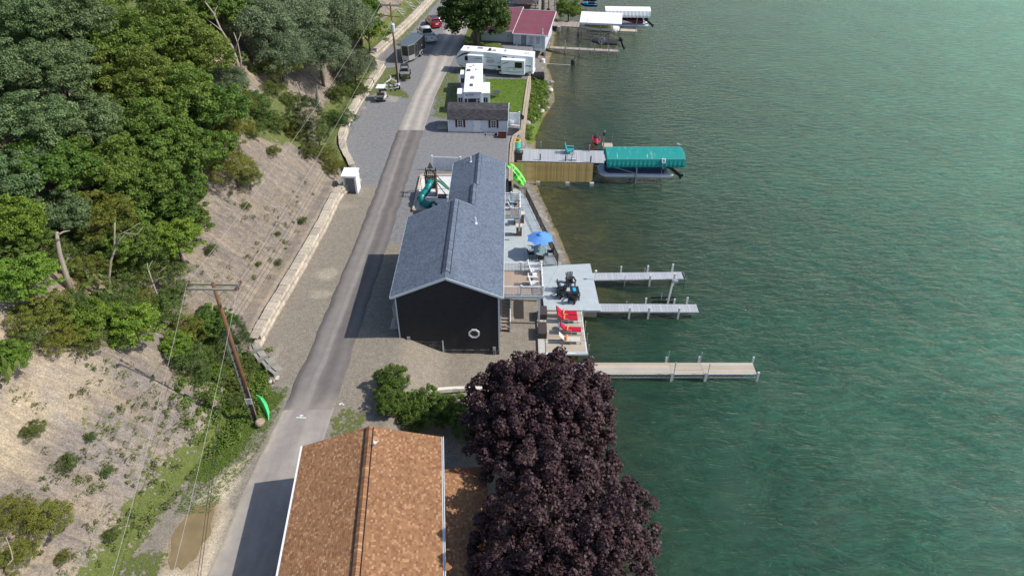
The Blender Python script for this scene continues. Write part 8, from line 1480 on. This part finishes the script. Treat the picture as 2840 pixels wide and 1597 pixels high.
b = B(); b.bx(1.5, 5.8, -.9, -.7, -.05, .1); b.bx(1.5, 5.8, .7, .9, -.05, .1); [b.bx(x - .05, x + .05, -1.2, 1.2, -.2, -.05) for x in (1.8, 5.5)]; obj('cradle', b, GALV, t)
t = thing('covered_boat', 'small boat under a charcoal cover on a lift beside the narrow dock', 'boat', (14.1, 128.9, .75), R(-9.5)); CC = M('charcoal_canvas', (.035, .033, .036), .8, 0, .15, 3)
b = B(); hull(b, 5.3, 2.0, .85, .15); obj('hull', b, M('dark_hull', (.04, .04, .045), .35, spec=.5), t, True); b = B(); b.loft([[(x, y * w_, .72 + z * h_) for y, z in ((-1, 0), (-.8, .35), (0, 1), (.8, .35), (1, 0))] for x, w_, h_ in ((0, .06, .3), (.8, .75, .42), (1.8, 1.04, .6), (2.5, 1.06, .95), (3.1, 1.05, .55), (4.2, 1.04, .5), (5.3, 1.0, .45))]); obj('cover', b, CC, t); outboard(t, 5.55, 0, .9, 1.1, .5); b = B(); b.bx(1.0, 5.2, -1.0, -.85, -.02, .12); b.bx(1.0, 5.2, .85, 1.0, -.02, .12); obj('bunk', b, M('yellow_bunk', (.5, .36, .10), .7), t)
for x in (.3, 5.1): b = B(); b.box((x, -1.2, 0), (.1, .1, 2.6)); obj('lift_post', b, GALV, t)
q = ZY(1669, 113, 127.0); t = thing('winch_wheel', 'big spoked steel winch wheel of the boat lift on the narrow dock', 'wheel', q); b = B(); b.tube([(.55 * math.cos(R(15 * i)), 0, .55 * math.sin(R(15 * i))) for i in range(25)], .03, 6); obj('rim', b, ALU, t)
for a in (20, 80, 140): b = B(); b.cyl((.54 * math.cos(R(a)), 0, .54 * math.sin(R(a))), (-.54 * math.cos(R(a)), 0, -.54 * math.sin(R(a))), .016, n=6); obj('spoke', b, ALU, t)
b = B(); b.cyl((0, -.06, 0), (0, .1, 0), .09); obj('hub', b, M('blue_hub', (.1, .3, .5), .4), t); b = B(); b.beam((.05, .1, 0), (.05, .1, -1.6), .08); obj('stand', b, GALV, t)
BLP = M('blue_gelcoat', (.01, .25, .50), .25, 0, .08, 3, spec=.5)
watercraft('bright blue and white personal watercraft on a lift at the top edge', P(1634, 20, .9), R(174), BLP, M('navy_hull', (.01, .02, .07), .3), 'blue personal watercraft', 1.15); watercraft('dark blue covered personal watercraft cut by the top edge', P(1632, 5, 1.0), R(174), M('navy_cover', (.02, .02, .12), .7), M('navy_hull', (0, 0, 0)), 'blue personal watercraft', 1.15)
t = thing('watercraft_rack', 'thin grey rack under the bright blue watercraft', 'rack', P(1636, 29, 0)); b = B(); [b.beam((x, 0, -1), (x, 0, 1.2), .07) for x in (-1, 1.4)]; b.beam((-1, 0, .2), (1.4, 0, .2), .08); b.beam((-.8, 0, .75), (1.2, 0, .75), .06); obj('rack_frame', b, GALV, t)
# white frames left lying on the far bank
FR = M('white_frame', (.62, .60, .62), .4, .1, .08, 4)
for (sx_, sy_, ln, wd, rz, lb, n_) in ((1118, 40, 3.6, 1.8, -38, 'white ladder-like frame lowest on the far bank above the wall', 4), (1148, 26, 4.4, 1.4, -42, 'long white dock frame on the far bank, middle one', 4), (1165, 12, 4.4, 1.2, -42, 'white dock frame on the far bank nearest the top edge', 3)):
    q = ground(sx_, sy_); t = thing('white_ladder_rack', lb, 'frame', (q.x, q.y, q.z + .25), 0, 'white frames lying on the far bank'); t.rotation_euler = (0, R(34), R(0)); c_, s_ = math.cos(R(rz)), math.sin(R(rz)); ff = lambda x, y: (x * c_ - y * s_, x * s_ + y * c_, 0)
    for s in (-1, 1): b = B(); b.beam(ff(-ln / 2, s * wd / 2), ff(ln / 2, s * wd / 2), .07); obj('side_bar', b, FR, t)
    for i in range(n_): x = -ln / 2 + (i + .5) * ln / n_; b = B(); b.beam(ff(x, -wd / 2 - .2), ff(x, wd / 2 + .2), .06); obj('rung', b, FR, t)
